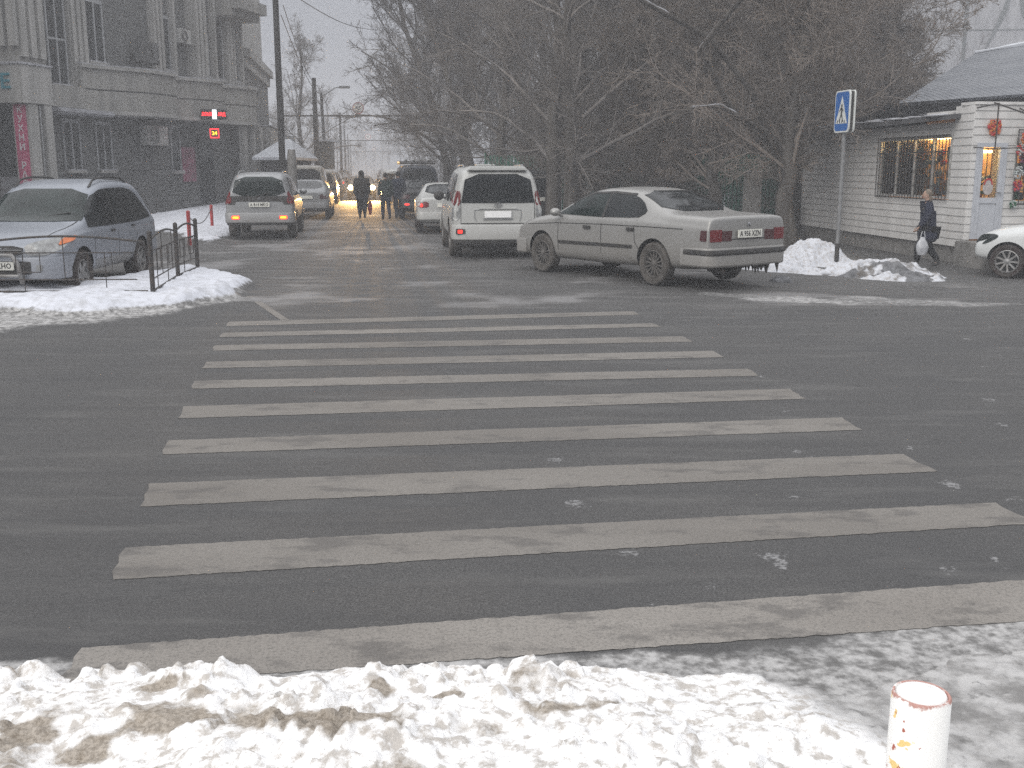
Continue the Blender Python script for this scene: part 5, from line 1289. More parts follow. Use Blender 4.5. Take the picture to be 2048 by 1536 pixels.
# steel awning frame
aw = empty('awning_frame', KO, 0, 'bare steel awning frame fixed above the kiosk door', 'awning frame')
mb = MB(); T = .016
mb.tube([vf(.02, .03, 3.05), vf(.02, .75, 3.1), vf(.02, .75, 2.2), vf(.02, .03, 2.25)], T, 6)
mb.tube([vf(1.0, .03, 3.05), vf(1.0, .75, 2.8), vf(1.0, .75, 2.25)], T, 6)
mb.tube([vf(.02, .75, 2.2), vf(1.0, .75, 2.25)], T * .7, 6); mb.tube([vf(.02, .6, 3.12), vf(1.0, .75, 2.8), vf(2.4, .75, 2.75)], T, 6)
mb.build('frame', M['steel'], aw)
# decorations at the door and window
def deco(name, c, r, m1, m2, label, cat='decoration', group=None, seed=1, n=60, flat=False):
    t = empty(name, KO + c, 0, label, cat, group); rr = random.Random(seed); a = MB(); b2 = MB()
    for k in range(n):
        g_ = rr.random() * 6.283; q = rr.random() ** .5; p = vu * (math.cos(g_) * r * q) + Vector((0, 0, math.sin(g_) * r * 1.15 * q)) + vn * rr.uniform(0, .04)
        (a if k % 2 else b2).ball(p, rr.uniform(.012, .03), 6, 4)
    a.build('tinsel', m1, t); b2.build('baubles', m2, t)
deco('door_ornament', vf(.45, .03, 2.66), .15, GOODS[0], GOODS[4], 'round red and gold ornament on the clapboards above the kiosk door', n=150, seed=2)
gsi = mat('silver_tinsel', (.55, .6, .58), .25, .6); gpu = mat('purple_tinsel', (.25, .03, .12), .3, .3)
deco('garland_ball', vf(1.05, .1, 2.2), .10, gsi, GOODS[0], 'silver tinsel ball on the window bars, upper one beside the door', seed=3)
deco('garland_ball', vf(1.2, .1, 2.0), .16, GOODS[5], gpu, 'dark purple tinsel cluster on the window bars beside the door', seed=4, n=110)
deco('garland_ball', vf(1.05, .1, 1.72), .11, gsi, GOODS[3], 'pale silver tinsel ball in the middle of the window bars', seed=5)
deco('garland_ball', vf(1.05, .1, 1.45), .10, gpu, GOODS[0], 'purple tinsel ball low on the window bars', seed=6)
deco('garland_ball', vf(.98, .1, 1.06), .075, gsi, GOODS[1], 'green and silver tinsel ball at the lower corner of the kiosk window', seed=7)
deco('garland_ball', vf(1.15, .1, 2.42), .12, GOODS[0], GOODS[4], 'red tinsel cluster at the upper corner of the kiosk window', seed=8)
# oval paper decoration on the door glass (white with a red rim on top)
t = empty('paper_decoration', KO + vf(.44, .0, 1.45), 0, 'white oval paper decoration with a red top edge on the kiosk door glass', 'decoration')
mb = MB(); mb.prism([(.12 * math.cos(a), .16 * math.sin(a) - .03) for a in [6.283 * k / 24 for k in range(24)]], 0, .006, lambda x, z, a: vu * x + Vector((0, 0, z)) + vn * a); mb.build('oval', mat('white_paper', (.5, .47, .46), .7, 0, .2, (.4, .36, .35), 25), t)
arc = [(.105 * math.cos(a), .14 * math.sin(a) + .02) for a in [math.pi * k / 12 for k in range(13)]]; arc2 = [(x * .72, (z - .02) * .74 + .02) for x, z in arc[::-1]]
mb = MB(); mb.prism(arc + arc2, .007, .013, lambda x, z, a: vu * x + Vector((0, 0, z)) + vn * a); mb.build('red_rim', GOODS[0], t)

# ------------------------------------------------------------------ bigger building with the blue-grey sheet roof
hb = empty('long_house', (14, 32, 0), 0, 'long low house with a blue-grey sheet roof and snow on its ridge behind the kiosk', 'building'); O = Vector((14, 32, 0))
E0 = atd(1797, 206, 31); E1 = atd(2048, 188, 29); E2 = E1 + (E1 - E0) * 1.6; R0 = atd(1950, 107, 36.5); R1 = atd(2048, 90, 36); R2 = R1 + (R1 - R0) * 6
def roofmat():
    m = bpy.data.materials.new('sheet_roof'); m.use_nodes = True; n = m.node_tree; bb = n.nodes['Principled BSDF']; l = n.links.new
    t = N(n, 'ShaderNodeTexCoord').outputs['Object']; w1 = N(n, 'ShaderNodeTexWave', ins={'Scale': 2.2}); w1.bands_direction = 'X'; l(t, w1.inputs[0])
    w2 = N(n, 'ShaderNodeTexWave', ins={'Scale': .55, 'Distortion': .3}); w2.bands_direction = 'Z'; w2.wave_profile = 'SAW'; l(t, w2.inputs[0])
    c = mixc(n, mrange(n, noise(n, t, 1.5, 5), .3, .7), (.145, .155, .175), (.20, .21, .23)); c = mixc(n, mrange(n, w2.outputs[0], .0, .08, .6, 0), c, (.08, .09, .11)); c = mixc(n, mrange(n, w1.outputs[0], .0, .25, .3, 0), c, (.10, .11, .13))
    l(c, bb.inputs['Base Color']); bb.inputs['Roughness'].default_value = .6
    bp = N(n, 'ShaderNodeBump', ins={'Strength': .7, 'Distance': .05}); l(w1.outputs[0], bp.inputs['Height']); l(bp.outputs[0], bb.inputs['Normal']); return m
bk = Vector((0, 6, -2))
mb = MB(); mb.add([E0 - O, E2 - O, R2 - O, R0 - O], [(0, 1, 2, 3)]); mb.add([E0 - O, R0 - O, R0 + bk - O, E0 + Vector((-.3, 9, 0)) - O], [(0, 1, 2, 3)]); mb.add([R0 - O, R2 - O, R2 + bk * 1.5 - O, R0 + bk * 1.5 - O], [(0, 1, 2, 3)])
hb_r = mb.build('roof', roofmat(), hb)
mb = MB(); q = Vector((0, .3, 0)); mb.add([E0 + q + Vector((.3, 0, -.05)) - O, E2 + q - O + Vector((0, 0, -.05)), Vector((E2.x, E2.y + .3, -.3)) - O, Vector((E0.x + .3, E0.y + .3, -.3)) - O, Vector((E0.x + .3, E0.y + 9, -.3)) - O, E0 + Vector((.3, 9, -.05)) - O], [(0, 1, 2, 3), (0, 3, 4, 5)]); mb.build('wall', mat('dark_boards', (.045, .045, .05), .8, 0, .2, (.03, .03, .035), 4), hb)
mb = MB(); n_ = 16; mb.tube([R0 + (R2 - R0) * k / n_ * .9 + Vector((0, 0, .04)) - O for k in range(n_ + 1)], [.03 + .05 * rnd.random() for _ in range(n_ + 1)], 6); mb.build('ridge_snow', M['snow_roof'], hb)

# ------------------------------------------------------------------ apartment block far behind the trees
ap = empty('apartment_building', (28, 78, 0), 0, 'pale panel apartment block with leaf-shaped wall ornaments far behind the bare trees', 'building'); O = Vector((28, 78, 0))
A0 = Vector((9, 82, 0)); au = Vector((.995, -.10, 0)); an_ = Vector((-.1, -.995, 0))
af = lambda s, p, z: A0 + au * s + an_ * p + Vector((0, 0, z)) - O
def ab(mb, s0, s1, p0, p1, z0, z1): mb.add([af(s, p, z) for s in (s0, s1) for p in (p0, p1) for z in (z0, z1)], [(0, 1, 3, 2), (4, 6, 7, 5), (0, 4, 5, 1), (2, 3, 7, 6), (0, 2, 6, 4), (1, 5, 7, 3)])
mb = MB(); ab(mb, 0, 50, -12, 0, -1, 26); mb.build('wall', stained('panel_wall', (.36, .36, .37), (.27, .27, .28)), ap)
for s in range(0, 20, 4):
    for z in range(1, 24, 3):
        mb = MB(); ab(mb, s + 1.2, s + 2.8, .0, .03, z + .3, z + 1.9); o = mb.build('window', M['wglass'], ap)
mo = mat('ornament_grey', (.13, .14, .14), .8)
mb = MB()
for cx in (27.2, 31.3, 35.4):
    for sg in (-1, 1):
        mb.prism([(cx + sg * .1, 15.2), (cx + sg * 1.0, 12.5), (cx + sg * 2.0, 9.8), (cx + sg * 1.4, 11.0), (cx + sg * .5, 12.8)], .02, .08, lambda a, z, p: af(a, p, z))
mb.build('ornament', mo, ap)
mb = MB()
for s in (0, 11.8, 23.8): ab(mb, s, s + .25, .0, .05, 0, 26)
for z in range(2, 26, 3): ab(mb, .26, 49, .0, .03, z + .6, z + .68)
mb.build('panel_joints', mo, ap)

# ------------------------------------------------------------------ left railing, posts, poles, signs
def railing(pts, h, label, drop=.12, nbar=7, z0=.1, cat='railing', skip=False, dens=3.4):
    o0 = Vector((pts[0][0], pts[0][1], 0)); t = empty('railing', o0, 0, label, cat)
    for p in (pts[:-1] if skip else pts):
        mb = MB(); mb.tube([Vector((p[0], p[1], z0 - .25)) - o0, Vector((p[0], p[1], z0 + h)) - o0], .033, 10); mb.ball(Vector((p[0], p[1], z0 + h)) - o0, .036, 8, 6); mb.build('post', M['steel'], t)
    for i in range(len(pts) - 1):
        a = Vector((pts[i][0], pts[i][1], 0)); c = Vector((pts[i + 1][0], pts[i + 1][1], 0)); L_ = (c - a).length
        P = lambda tt, z: a + (c - a) * tt + Vector((0, 0, z)) - o0
        mb = MB()
        arch = lambda tt: h - .10 + .08 * math.sin(math.pi * tt)
        mb.tube([P(k / 10, z0 + arch(k / 10)) for k in range(11)], .016, 6); mb.tube([P(0, z0 + .10), P(1, z0 + .10)], .016, 6)
        mb.tube([P(.06, z0 + h * .72), P(.94, z0 + h * .72)], .009, 6); mb.tube([P(.06, z0 + .26), P(.94, z0 + .26)], .009, 6)
        nb = max(3, int(L_ * dens))
        for k in range(1, nb):
            tt = k / nb
            lo = .10 if k % 2 else .26; hi = h * .72 if k % 2 else arch(tt)
            mb.tube([P(tt, z0 + lo), P(tt, z0 + hi)], .007, 5)
        # square motif
        for tt in (.28, .72):
            w2 = .16 / L_
            mb.tube([P(tt - w2, z0 + .36), P(tt + w2, z0 + .36), P(tt + w2, z0 + .62), P(tt - w2, z0 + .62), P(tt - w2, z0 + .36)], .009, 5)
        mb.build('panel', M['steel'], t)
    return t
p0 = at(307, 597, .08); p1 = at(357, 563, .08); p2 = at(396, 546, .08)
railing([p0[:2], p1[:2], p2[:2]], .88, 'low black metal railing running away from the crossing past the bluish SUV', z0=.08, dens=2.4)
railing([(-13.0, p0.y - .35), (-9.9, p0.y - .2), (-7.1, p0.y - .08), (p0.x - .07, p0.y)], .86, 'low black metal railing parallel to the crossing in front of the bluish SUV', z0=.08, skip=True, dens=2.2)
q0 = at(1092, 452, 0); railing([q0[:2], (q0.x + .4, q0.y + 2.4), (q0.x + 1.1, q0.y + 3.6), (q0.x + 4, q0.y + 3.0), (q0.x + 7, q0.y + 2.0)], .95, 'low black railing at the park edge beside the white SUV', z0=0)
rp = [at(380, 491, .0), at(425, 462, .0), at(432, 452, 0)]
for i, (p, lb) in enumerate(((rp[0], 'red post close behind the railing end, nearer of the chained red posts'), (rp[1], 'red post standing in the pavement snow, farther end of the hanging chain'))):
    t = empty('bollard', (p.x, p.y, 0), 0, lb, 'bollard', 'red chained posts'); mb = MB(); mb.tube([(0, 0, -.1), (0, 0, .80 if i == 0 else .74)], .045, 12); mb.build('post', M['redpaint'], t); mb = MB(); mb.ball((0, 0, .80 if i == 0 else .74), (.05, .05, .03), 10, 6); mb.build('cap', M['redpaint'], t)
a = rp[0] + Vector((0, 0, .68)); c = rp[1] + Vector((0, 0, .66)); mb = MB(); mb.tube([a + (c - a) * (k / 14) - Vector((0, 0, .28 * math.sin(math.pi * k / 14))) for k in range(15)], .012, 5); tag(mb.build('chain', M['steel']), 'dark chain sagging between the two red posts', 'chain')

# concrete-filled pipe bollard in the foreground
def bollard():
    D = .0655; r = ray(1843, 1386); z_t = .62; t = (z_t - H) / r.z; p = Vector((r.x * t, r.y * t, 0))
    root = empty('bollard', p, 0, 'white-painted pipe bollard with flaking red and yellow paint standing at the lower right', 'bollard')
    m = bpy.data.materials.new('flaking_paint'); m.use_nodes = True; n = m.node_tree; b_ = n.nodes['Principled BSDF']; l = n.links.new
    t_ = N(n, 'ShaderNodeTexCoord').outputs['Object']; mp = N(n, 'ShaderNodeMapping'); mp.inputs['Scale'].default_value = (1, 1, .8); l(t_, mp.inputs[0])
    n1_ = noise(n, mp.outputs[0], 38, 6, .65); n2_ = noise(n, t_, 26, 5, .6); s = N(n, 'ShaderNodeSeparateXYZ'); l(t_, s.inputs[0])
    side_ = mrange(n, s.outputs[0], .03, -.065, 0, .16)
    c = mixc(n, mrange(n, math_(n, 'ADD', n2_, side_), .74, .77), (.94, .94, .92), (.85, .62, .25)); c = mixc(n, mrange(n, math_(n, 'ADD', n1_, side_), .77, .79), c, (.42, .13, .09))
    c = mixc(n, mrange(n, math_(n, 'ADD', math_(n, 'MULTIPLY', n1_, .06), s.outputs[2]), z_t + .020, z_t + .030), c, (.50, .27, .23))
    l(c, b_.inputs['Base Color']); b_.inputs['Roughness'].default_value = .5
    bp = N(n, 'ShaderNodeBump', ins={'Strength': .4, 'Distance': .003}); l(n1_, bp.inputs['Height']); l(bp.outputs[0], b_.inputs['Normal'])
    mb = MB(); mb.lathe([(D, -.2), (D, .2), (D, .4), (D, z_t - .004), (D - .003, z_t), (D - .007, z_t), (D - .009, z_t - .006), (D - .009, .3)], 48); mb.build('pipe', m, root, smooth=.8)
    mb = MB(); mb.lathe([(D - .009, z_t - .08), (D - .009, z_t - .004), (D - .012, z_t + .001), (D * .6, z_t + .004), (.002, z_t + .005)], 40); mb.build('concrete_fill', mat('snowy_concrete_fill', (.93, .93, .92), .8, 0, .3, (.86, .85, .83), 30, .4, 60), root, smooth=.8)
bollard()
# pedestrian crossing sign
def sign():
    p = at(1673, 518, -.02); root = empty('road_sign', (p.x, p.y, 0), 0, 'blue and white pedestrian crossing sign on a grey pole in the snow mound', 'road sign')
    zt = 3.38; mb = MB(); mb.tube([(0, 0, -.3), (.0, 0, 3.3)], .042, 14); mb.build('pole', M['galv'], root)
    mb = MB(); mb.tube([(0, 0, -.3), (0, 0, .30)], .047, 14); mb.build('pole_base', M['trim'], root)
    yaw = R_(-79.5)     # plates stand turned away from the viewer
    X = Vector((math.cos(yaw), math.sin(yaw), 0)) ; Nn = Vector((math.sin(yaw), -math.cos(yaw), 0))
    blue = mat('sign_blue', (.02, .13, .42), .4, 0, .5, (.02, .11, .36), 6); white = mat('sign_white', (.72, .74, .72), .4, 0, .5, (.62, .64, .62), 14)
    W_, H_ = .30, .41; zc = 2.93
    for k, (off, sgn) in enumerate(((.08, 1), (-.055, -1))):
        def G(x, z, d): return X * x * sgn + Vector((0, 0, zc + z)) + Nn * (off + d * sgn)
        def rr(w_, h_, r): return chaikin([(-w_, -h_), (w_, -h_), (w_, h_), (-w_, h_)], 2, .08)
        mb = MB(); mb.prism(rr(W_, H_, .04), -.03, 0, lambda a, z, d: G(a, z, d)); pl = mb.build('sign_plate', white, root)
        mb = MB(); mb.prism(rr(W_ - .025, H_ - .03, .04), .001, .003, lambda a, z, d: G(a, z, d)); mb.build('blue_field', blue, pl)
        mb = MB(); mb.prism([(-.235, -.235), (.235, -.235), (0, .30)], .004, .006, lambda a, z, d: G(a, z, d)); mb.build('triangle', white, pl)
        mb = MB(); d0, d1 = .007, .009; fn = lambda a, z, d: G(a, z, d)
        mb.prism([(.03 * math.cos(t), .115 + .03 * math.sin(t)) for t in [6.283 * q / 12 for q in range(12)]], d0, d1, fn)
        for pts in ([(-.045, .08), (.02, .08), (.035, .0), (.02, -.06), (-.03, -.06), (-.02, .0)], [(.02, -.055), (.085, -.19), (.055, -.2), (-.01, -.07)], [(-.03, -.055), (-.10, -.19), (-.07, -.2), (0, -.07)], [(-.04, .075), (-.095, .01), (-.075, 0), (-.02, .055)], [(.02, .07), (.08, .01), (.065, -.005), (.01, .045)]): mb.prism(pts, d0, d1, fn)
        for x in (-.17, -.075, .02, .115): mb.prism([(x, -.225), (x + .035, -.225), (x + .03, -.165), (x + .005, -.165)], d0, d1, fn)
        mb.build('pedestrian_symbol', M['ink'], pl)
    mb = MB(); mb.prism([(-.27, zc - .38), (.27, zc - .38), (.27, zc + .38), (-.27, zc + .38)], -.024, .049, lambda a, z, d: X * a + Vector((0, 0, z)) + Nn * d); mb.build('sign_box', M['trim'], root)
sign()
# utility poles on the left
def pole(px, d, h, r, label, lamp=False, lean=0.0, group=None):
    p = atd(px, 330, d); root = empty('utility_pole', (p.x, p.y, 0), 0, label, 'utility pole', group)
    mb = MB(); mb.tube([(0, 0, -.3), (lean * .5, 0, h * .5), (lean, 0, h)], [r, r * .88, r * .75], 10); mb.build('pole', M['pole'], root)
    if lamp: mb = MB(); mb.tube([(lean, 0, h - .3), (lean + 1.0, -.2, h + .3), (lean + 1.5, -.3, h + .35)], .04, 6); mb.box(lean + 1.3, lean + 2.0, -.45, -.15, h + .25, h + .4); mb.build('lamp_arm', M['galv'], root)
    return p
pp = pole(565, 36.5, 11, .115, 'tall dark utility pole beside the grey building, nearest pole')
root = [o for o in COL.objects if o.name.startswith('utility_pole')][-1]
mb = MB(); mb.tube([(.30, .1, -.2), (.30, .1, 2.1)], .16, 12); mb.tube([(.30, .1, 2.1), (.30, .1, 2.45)], [.16, .12], 12); mb.build('concrete_stub', M['concrete'], root)
mb = MB(); mb.tube([(0, 0, 7.2), (.3, 0, 7.7), (.9, -.1, 8.3)], .03, 6); mb.build('lamp_arm', M['galv'], root)
pole(570, 62, 5.8, .09, 'thin dark pole at the left end of the height gantry')
pole(634, 66, 7.2, .17, 'thick dark pole right of the leafless street tree')
pole(653, 74, 6.9, .12, 'pole with a drooping street lamp arm', lamp=True, lean=-.2)
pole(683, 100, 6.9, .13, 'far pole with a lamp where the street fades', lamp=True)
for i, (px, d) in enumerate(((691, 135), (697, 170), (702, 210))): pole(px, d, 7.2, .13, 'one of the faint poles in a row at the far end of the street', group='faint far poles')
def gantry(d, zb, x0, x1, px_sign, rs_, label, slabel, big=True):
    a = atd(x0, 300, d); c = atd(x1, 300, d); O = Vector((a.x, d, 0)); t = empty('height_gantry', O, 0, label, 'height gantry')
    mb = MB(); mb.tube([(0, 0, zb), (c.x - a.x, 0, zb)], .045, 8); mb.build('bar', M['steel'], t)
    for x in (0, c.x - a.x): mb = MB(); mb.tube([(x, 0, -.2), (x, 0, zb + .1)], .08, 8); mb.build('post', M['steel'], t)
    s = atd(px_sign, 300, d); z = zb + rs_ + .1; S = Vector((s.x, d - .1, z)); st = empty('round_sign', S, 0, slabel, 'road sign')
    circ = lambda r: [(r * math.cos(q), r * math.sin(q)) for q in [6.283 * k / 28 for k in range(28)]]
    fn = lambda x, z, y: Vector((x, -y, z))
    mb = MB(); mb.prism(circ(rs_), -.03, 0, fn); mb.build('rim', mat('sign_red', (.40, .015, .02), .5), st)
    mb = MB(); mb.prism(circ(rs_ * .87), .002, .006, fn); fc = mb.build('face', mat('sign_face', (.95, .95, .95), .5), st)
    put_text('lettering', '4,5', rs_ * .8, M['ink'], fc, (0, -.008, 0), (1, 0, 0), bold=True, depth=.003)
    mb = MB(); mb.prism([(-.07 * rs_ * 3, rs_ * .75), (.07 * rs_ * 3, rs_ * .75), (0, rs_ * .5)], .007, .009, fn); mb.prism([(-.07 * rs_ * 3, -rs_ * .75), (.07 * rs_ * 3, -rs_ * .75), (0, -rs_ * .5)], .007, .009, fn); mb.build('arrows', M['ink'], fc)
gantry(66, 4.98, 567, 905, 719, .35, 'dark height limit bar spanning the street on two posts, nearest', 'round white 4.5 metre height sign with red rim on the near gantry')
gantry(118, 4.85, 640, 860, 737, .31, 'second height limit bar farther along the street', 'small round height sign on the second gantry')
gantry(190, 4.8, 680, 800, 748, .3, 'third faint height limit bar far down the street', 'faint round sign on the third gantry')
# wires
def wire(a, c, sag, lab, n=16):
    mb = MB(); mb.tube([Vector(a) * (1 - k / n) + Vector(c) * (k / n) - Vector((0, 0, sag * math.sin(math.pi * k / n))) for k in range(n + 1)], .014, 4); tag(mb.build('cable', M['wire']), lab, 'cable')
wire(atd(590, -8, 37), atd(760, 60, 52), .3, 'overhead cable crossing the sky from the near pole towards the park trees')
wire(atd(566, 10, 37), atd(634, 172, 66), .5, 'overhead cable from the near pole to the thick dark pole')
wire(atd(562, 30, 37), atd(653, 188, 74), .9, 'overhead cable sagging from the near pole to the lamp pole')
wire(atd(634, 170, 66), atd(683, 235, 100), .6, 'far overhead cable between the distant poles')
# snow-roofed shed and boxes at the left of the street
def shed(px0, px1, d, h, rh, label, mwall, depth=5, snow=True):
    a = atd(px0, 330, d); c = atd(px1, 330, d); O = Vector((a.x, d, 0)); t = empty('shed', O, 0, label, 'shed'); w2 = c.x - a.x
    mb = MB(); mb.box(0, w2, 0, depth, -.3, h); mb.build('wall', mwall, t)
    mb = MB(); mb.add([(-.3, -.3, h), (w2 + .3, -.3, h), (w2 + .3, depth + .3, h), (-.3, depth + .3, h), (w2 * .35, depth / 2, h + rh), (w2 * .65, depth / 2, h + rh), (-.3, -.3, h + .12), (w2 + .3, -.3, h + .12), (w2 + .3, depth + .3, h + .12), (-.3, depth + .3, h + .12)], [(3, 2, 1, 0), (6, 7, 5, 4), (8, 9, 4, 5), (7, 8, 5), (9, 6, 4), (0, 1, 7, 6), (1, 2, 8, 7), (2, 3, 9, 8), (3, 0, 6, 9)]); mb.build('roof', M['snow_roof'] if snow else M['kroof'], t)
dw = mat('dark_shed_wall', (.06, .06, .065), .8, 0, .2, (.04, .04, .045), 3)
shed(521, 582, 49, 2.2, 1.0, 'dark shed with a pyramid roof deep in snow beside the tall pole', dw)
shed(588, 604, 53, 1.75, .3, 'low lean-to with thick snow on its roof right of the snowy shed', dw, 3)
shed(633, 655, 72, 3.6, .15, 'tall dark box-like booth with a thin snow cap', mat('booth_wall', (.05, .06, .06), .8), 3)
# big pale panel behind the pole
p = atd(574, 300, 60); mb = MB(); mb.box(p.x - .2, p.x + .45, 60, 60.2, 1.5, 3.6); tag(mb.build('white_board', mat('white_board', (.5, .52, .54), .7)), 'upright white board standing behind the snowy shed roof', 'board')
# concrete pillar and green fence in the park
p = atd(1504, 400, 31); root = empty('concrete_pillar', (p.x, p.y, -.2), 0, 'grey concrete pillar with a snow cap between the saloon and the green fence', 'pillar'); mb = MB(); mb.box(-.24, .24, -.2, .2, -.3, 1.9); mb.build('shaft', M['concrete'], root, bevel=.03); mb = MB(); mb.box(-.23, .23, -.19, .19, 1.902, 1.95); mb.build('snow_cap', M['snowcap'], root, bevel=.02)
gf = empty('green_fence', (4, 38, 0), 0, 'green mesh fence running behind the park trees', 'fence'); O = Vector((4, 38, 0))
grn = mat('green_mesh_fence', (.03, .20, .13), .7, 0, .3, (.02, .10, .07), 2.5); a = Vector((-1.0, 40.5, 0)); c = Vector((11.2, 36.6, 0))
mb = MB()
for k in range(90):
    q = a + (c - a) * (k / 90); e_ = (c - a) / 90 * .72; mb.add([q - O + Vector((0, 0, -.2)), q + e_ - O + Vector((0, 0, -.2)), q + e_ - O + Vector((0, 0, 2.3)), q - O + Vector((0, 0, 2.3)), q - O + Vector((0, .02, -.2)), q + e_ - O + Vector((0, .02, -.2)), q + e_ - O + Vector((0, .02, 2.3)), q - O + Vector((0, .02, 2.3))], [(0, 1, 2, 3), (7, 6, 5, 4), (0, 4, 5, 1), (3, 2, 6, 7), (0, 3, 7, 4), (1, 5, 6, 2)])
mb.build('slats', grn, gf)
for k in range(7): q = a + (c - a) * (k / 6); mb = MB(); mb.tube([q - O + Vector((0, -.05, -.2)), q - O + Vector((0, -.05, 2.4))], .04, 6); mb.build('post', grn, gf)
# ------------------------------------------------------------------ bare trees
def tubes(P, R, sides):
    """P (N,K,3) centre lines, R (N,K) radii -> verts, quads"""
    Nn, K, _ = P.shape
    T = np.empty_like(P); T[:, 1:-1] = P[:, 2:] - P[:, :-2]; T[:, 0] = P[:, 1] - P[:, 0]; T[:, -1] = P[:, -1] - P[:, -2]
    T /= np.linalg.norm(T, axis=2, keepdims=True) + 1e-9
    ref = np.where(np.abs(T[:, :1, 2:3]) < .8, np.array([0, 0, 1.0]), np.array([1.0, 0, 0])) * np.ones((1, K, 1))
    A = np.cross(T, ref); A /= np.linalg.norm(A, axis=2, keepdims=True) + 1e-9; B = np.cross(T, A)
    ang = 2 * np.pi * np.arange(sides) / sides
    V = P[:, :, None, :] + R[:, :, None, None] * (A[:, :, None, :] * np.cos(ang)[None, None, :, None] + B[:, :, None, :] * np.sin(ang)[None, None, :, None])
    base = (np.arange(Nn)[:, None, None] * K + np.arange(K - 1)[None, :, None]) * sides
    k = np.arange(sides)[None, None, :]; k2 = (k + 1) % sides
    Q = np.stack([base + k, base + k2, base + sides + k2, base + sides + k], -1).reshape(-1, 4)
    return V.reshape(-1, 3), Q
def children(rg, P, R, n, tmin, ang, lenf, radf, K, up, bend, tmax=1.0, minr=.004):
    Nn, Kp, _ = P.shape
    Lp = np.linalg.norm(np.diff(P, axis=1), axis=2).sum(1)
    t = rg.uniform(tmin, tmax, (Nn, n)); x = t * (Kp - 1); i = np.minimum(x.astype(int), Kp - 2); fr = (x - i)[..., None]
    ar = np.arange(Nn)[:, None]
    p = P[ar, i] * (1 - fr) + P[ar, i + 1] * fr; T = P[ar, i + 1] - P[ar, i]; T /= np.linalg.norm(T, axis=2, keepdims=True) + 1e-9
    r = (R[ar, i] * (1 - fr[..., 0]) + R[ar, i + 1] * fr[..., 0]) * radf * rg.uniform(.7, 1.1, (Nn, n))
    rv = rg.normal(size=(Nn, n, 3)); pe = np.cross(T, rv); pe /= np.linalg.norm(pe, axis=2, keepdims=True) + 1e-9
    a = np.radians(rg.normal(ang, 12, (Nn, n)))[..., None]
    D = T * np.cos(a) + pe * np.sin(a); D[..., 2] += up; D /= np.linalg.norm(D, axis=2, keepdims=True)
    Ln = Lp[:, None] * lenf * (1.15 - .65 * t) * rg.uniform(.6, 1.25, (Nn, n))
    p = p.reshape(-1, 3); D = D.reshape(-1, 3); Ln = Ln.ravel(); r = np.maximum(r.ravel(), minr)
    M_ = len(p); C = np.empty((M_, K, 3)); C[:, 0] = p; d = D.copy()
    for k in range(1, K):
        d = d + rg.normal(0, bend, (M_, 3)); d[:, 2] += up * .35; d /= np.linalg.norm(d, axis=1, keepdims=True)
        C[:, k] = C[:, k - 1] + d * (Ln / (K - 1))[:, None]
    RR = np.maximum(r[:, None] * np.linspace(1, .35, K)[None], minr * .7)
    return C, RR
def tree_meshes(seed, trunk, r0, spec, bark, twig, scale=1.0):
    rg = np.random.default_rng(seed)
    P = np.array([trunk], float); K = P.shape[1]; R = r0 * np.linspace(1, .35, K)[None] ** 1.1; R[0, 0] *= 1.25
    # finer trunk line
    tt = np.linspace(0, K - 1, 14); Pi = np.stack([np.interp(tt, np.arange(K), P[0, :, j]) for j in range(3)], 1)[None]; Pi[0, 1:] += rg.normal(0, .03, (13, 3)); Ri = np.interp(tt, np.arange(K), R[0])[None]
    Vt, Qt = tubes(Pi, Ri, 12)
    vs_, qs = [], []; off = 0; cur = (Pi, Ri); tw = []
    for li, s in enumerate(spec):
        C, RR = children(rg, cur[0], cur[1], **s); sides = 6 if li == 0 else (4 if li == 1 else 3)
        V, Q = tubes(C, RR, sides)
        vs_.append(V); qs.append(Q + off); off += len(V); cur = (C, RR)
    return (Vt, Qt), (np.concatenate(vs_), np.concatenate(qs))
def make_tree(name, seed, trunk, r0, spec, bark, twig, label, cat='tree', group=None):
    (Vt, Qt), (Vc, Qc) = tree_meshes(seed, trunk, r0, spec, bark, twig)
    t = empty(name, (0, 0, 0), 0, label, cat, group)
    np_mesh('trunk', Vt, Qt, M[bark], t); np_mesh('crown', Vc, Qc, M[twig], t)
    return t
def S(n, tmin, ang, lenf, radf, K, up, bend, minr, tmax=1.0): return dict(n=n, tmin=tmin, ang=ang, lenf=lenf, radf=radf, K=K, up=up, bend=bend, minr=minr, tmax=tmax)
protoA = make_tree('bare_tree', 1, [(0, 0, -.3), (.1, 0, 3), (-.2, .2, 6), (.2, 0, 9), (.1, .1, 13)], .24,
    [S(22, .12, 48, .42, .36, 8, .10, .12, .024), S(9, .15, 45, .45, .5, 6, .06, .16, .014), S(8, .1, 42, .5, .55, 5, .03, .18, .009), S(6, .1, 40, .55, .6, 4, .0, .2, .0065)], 'bark', 'twig', 'x')
protoB = make_tree('bare_tree', 2, [(0, 0, -.3), (-.3, 0, 2.2), (-1.0, .1, 5), (-2.2, .1, 8.5), (-3.2, .2, 12.5)], .23,
    [S(18, .2, 42, .42, .5, 8, .16, .11, .03), S(9, .15, 42, .45, .5, 6, .08, .15, .014), S(8, .1, 40, .5, .55, 5, .04, .17, .009), S(6, .1, 38, .55, .6, 4, .0, .2, .0065)], 'bark', 'twig_g', 'x')
protoC = make_tree('bare_tree', 3, [(0, 0, -.3), (.05, 0, 1.2), (.1, .1, 2.4), (.3, 0, 4.0), (.4, .2, 6.5)], .20,
    [S(34, .16, 50, .46, .30, 8, .05, .10, .018), S(12, .10, 46, .48, .5, 6, .0, .15, .010), S(9, .1, 44, .5, .55, 5, -.02, .17, .0075), S(6, .1, 42, .55, .6, 4, -.01, .2, .0058)], 'bark', 'twig_b', 'x')
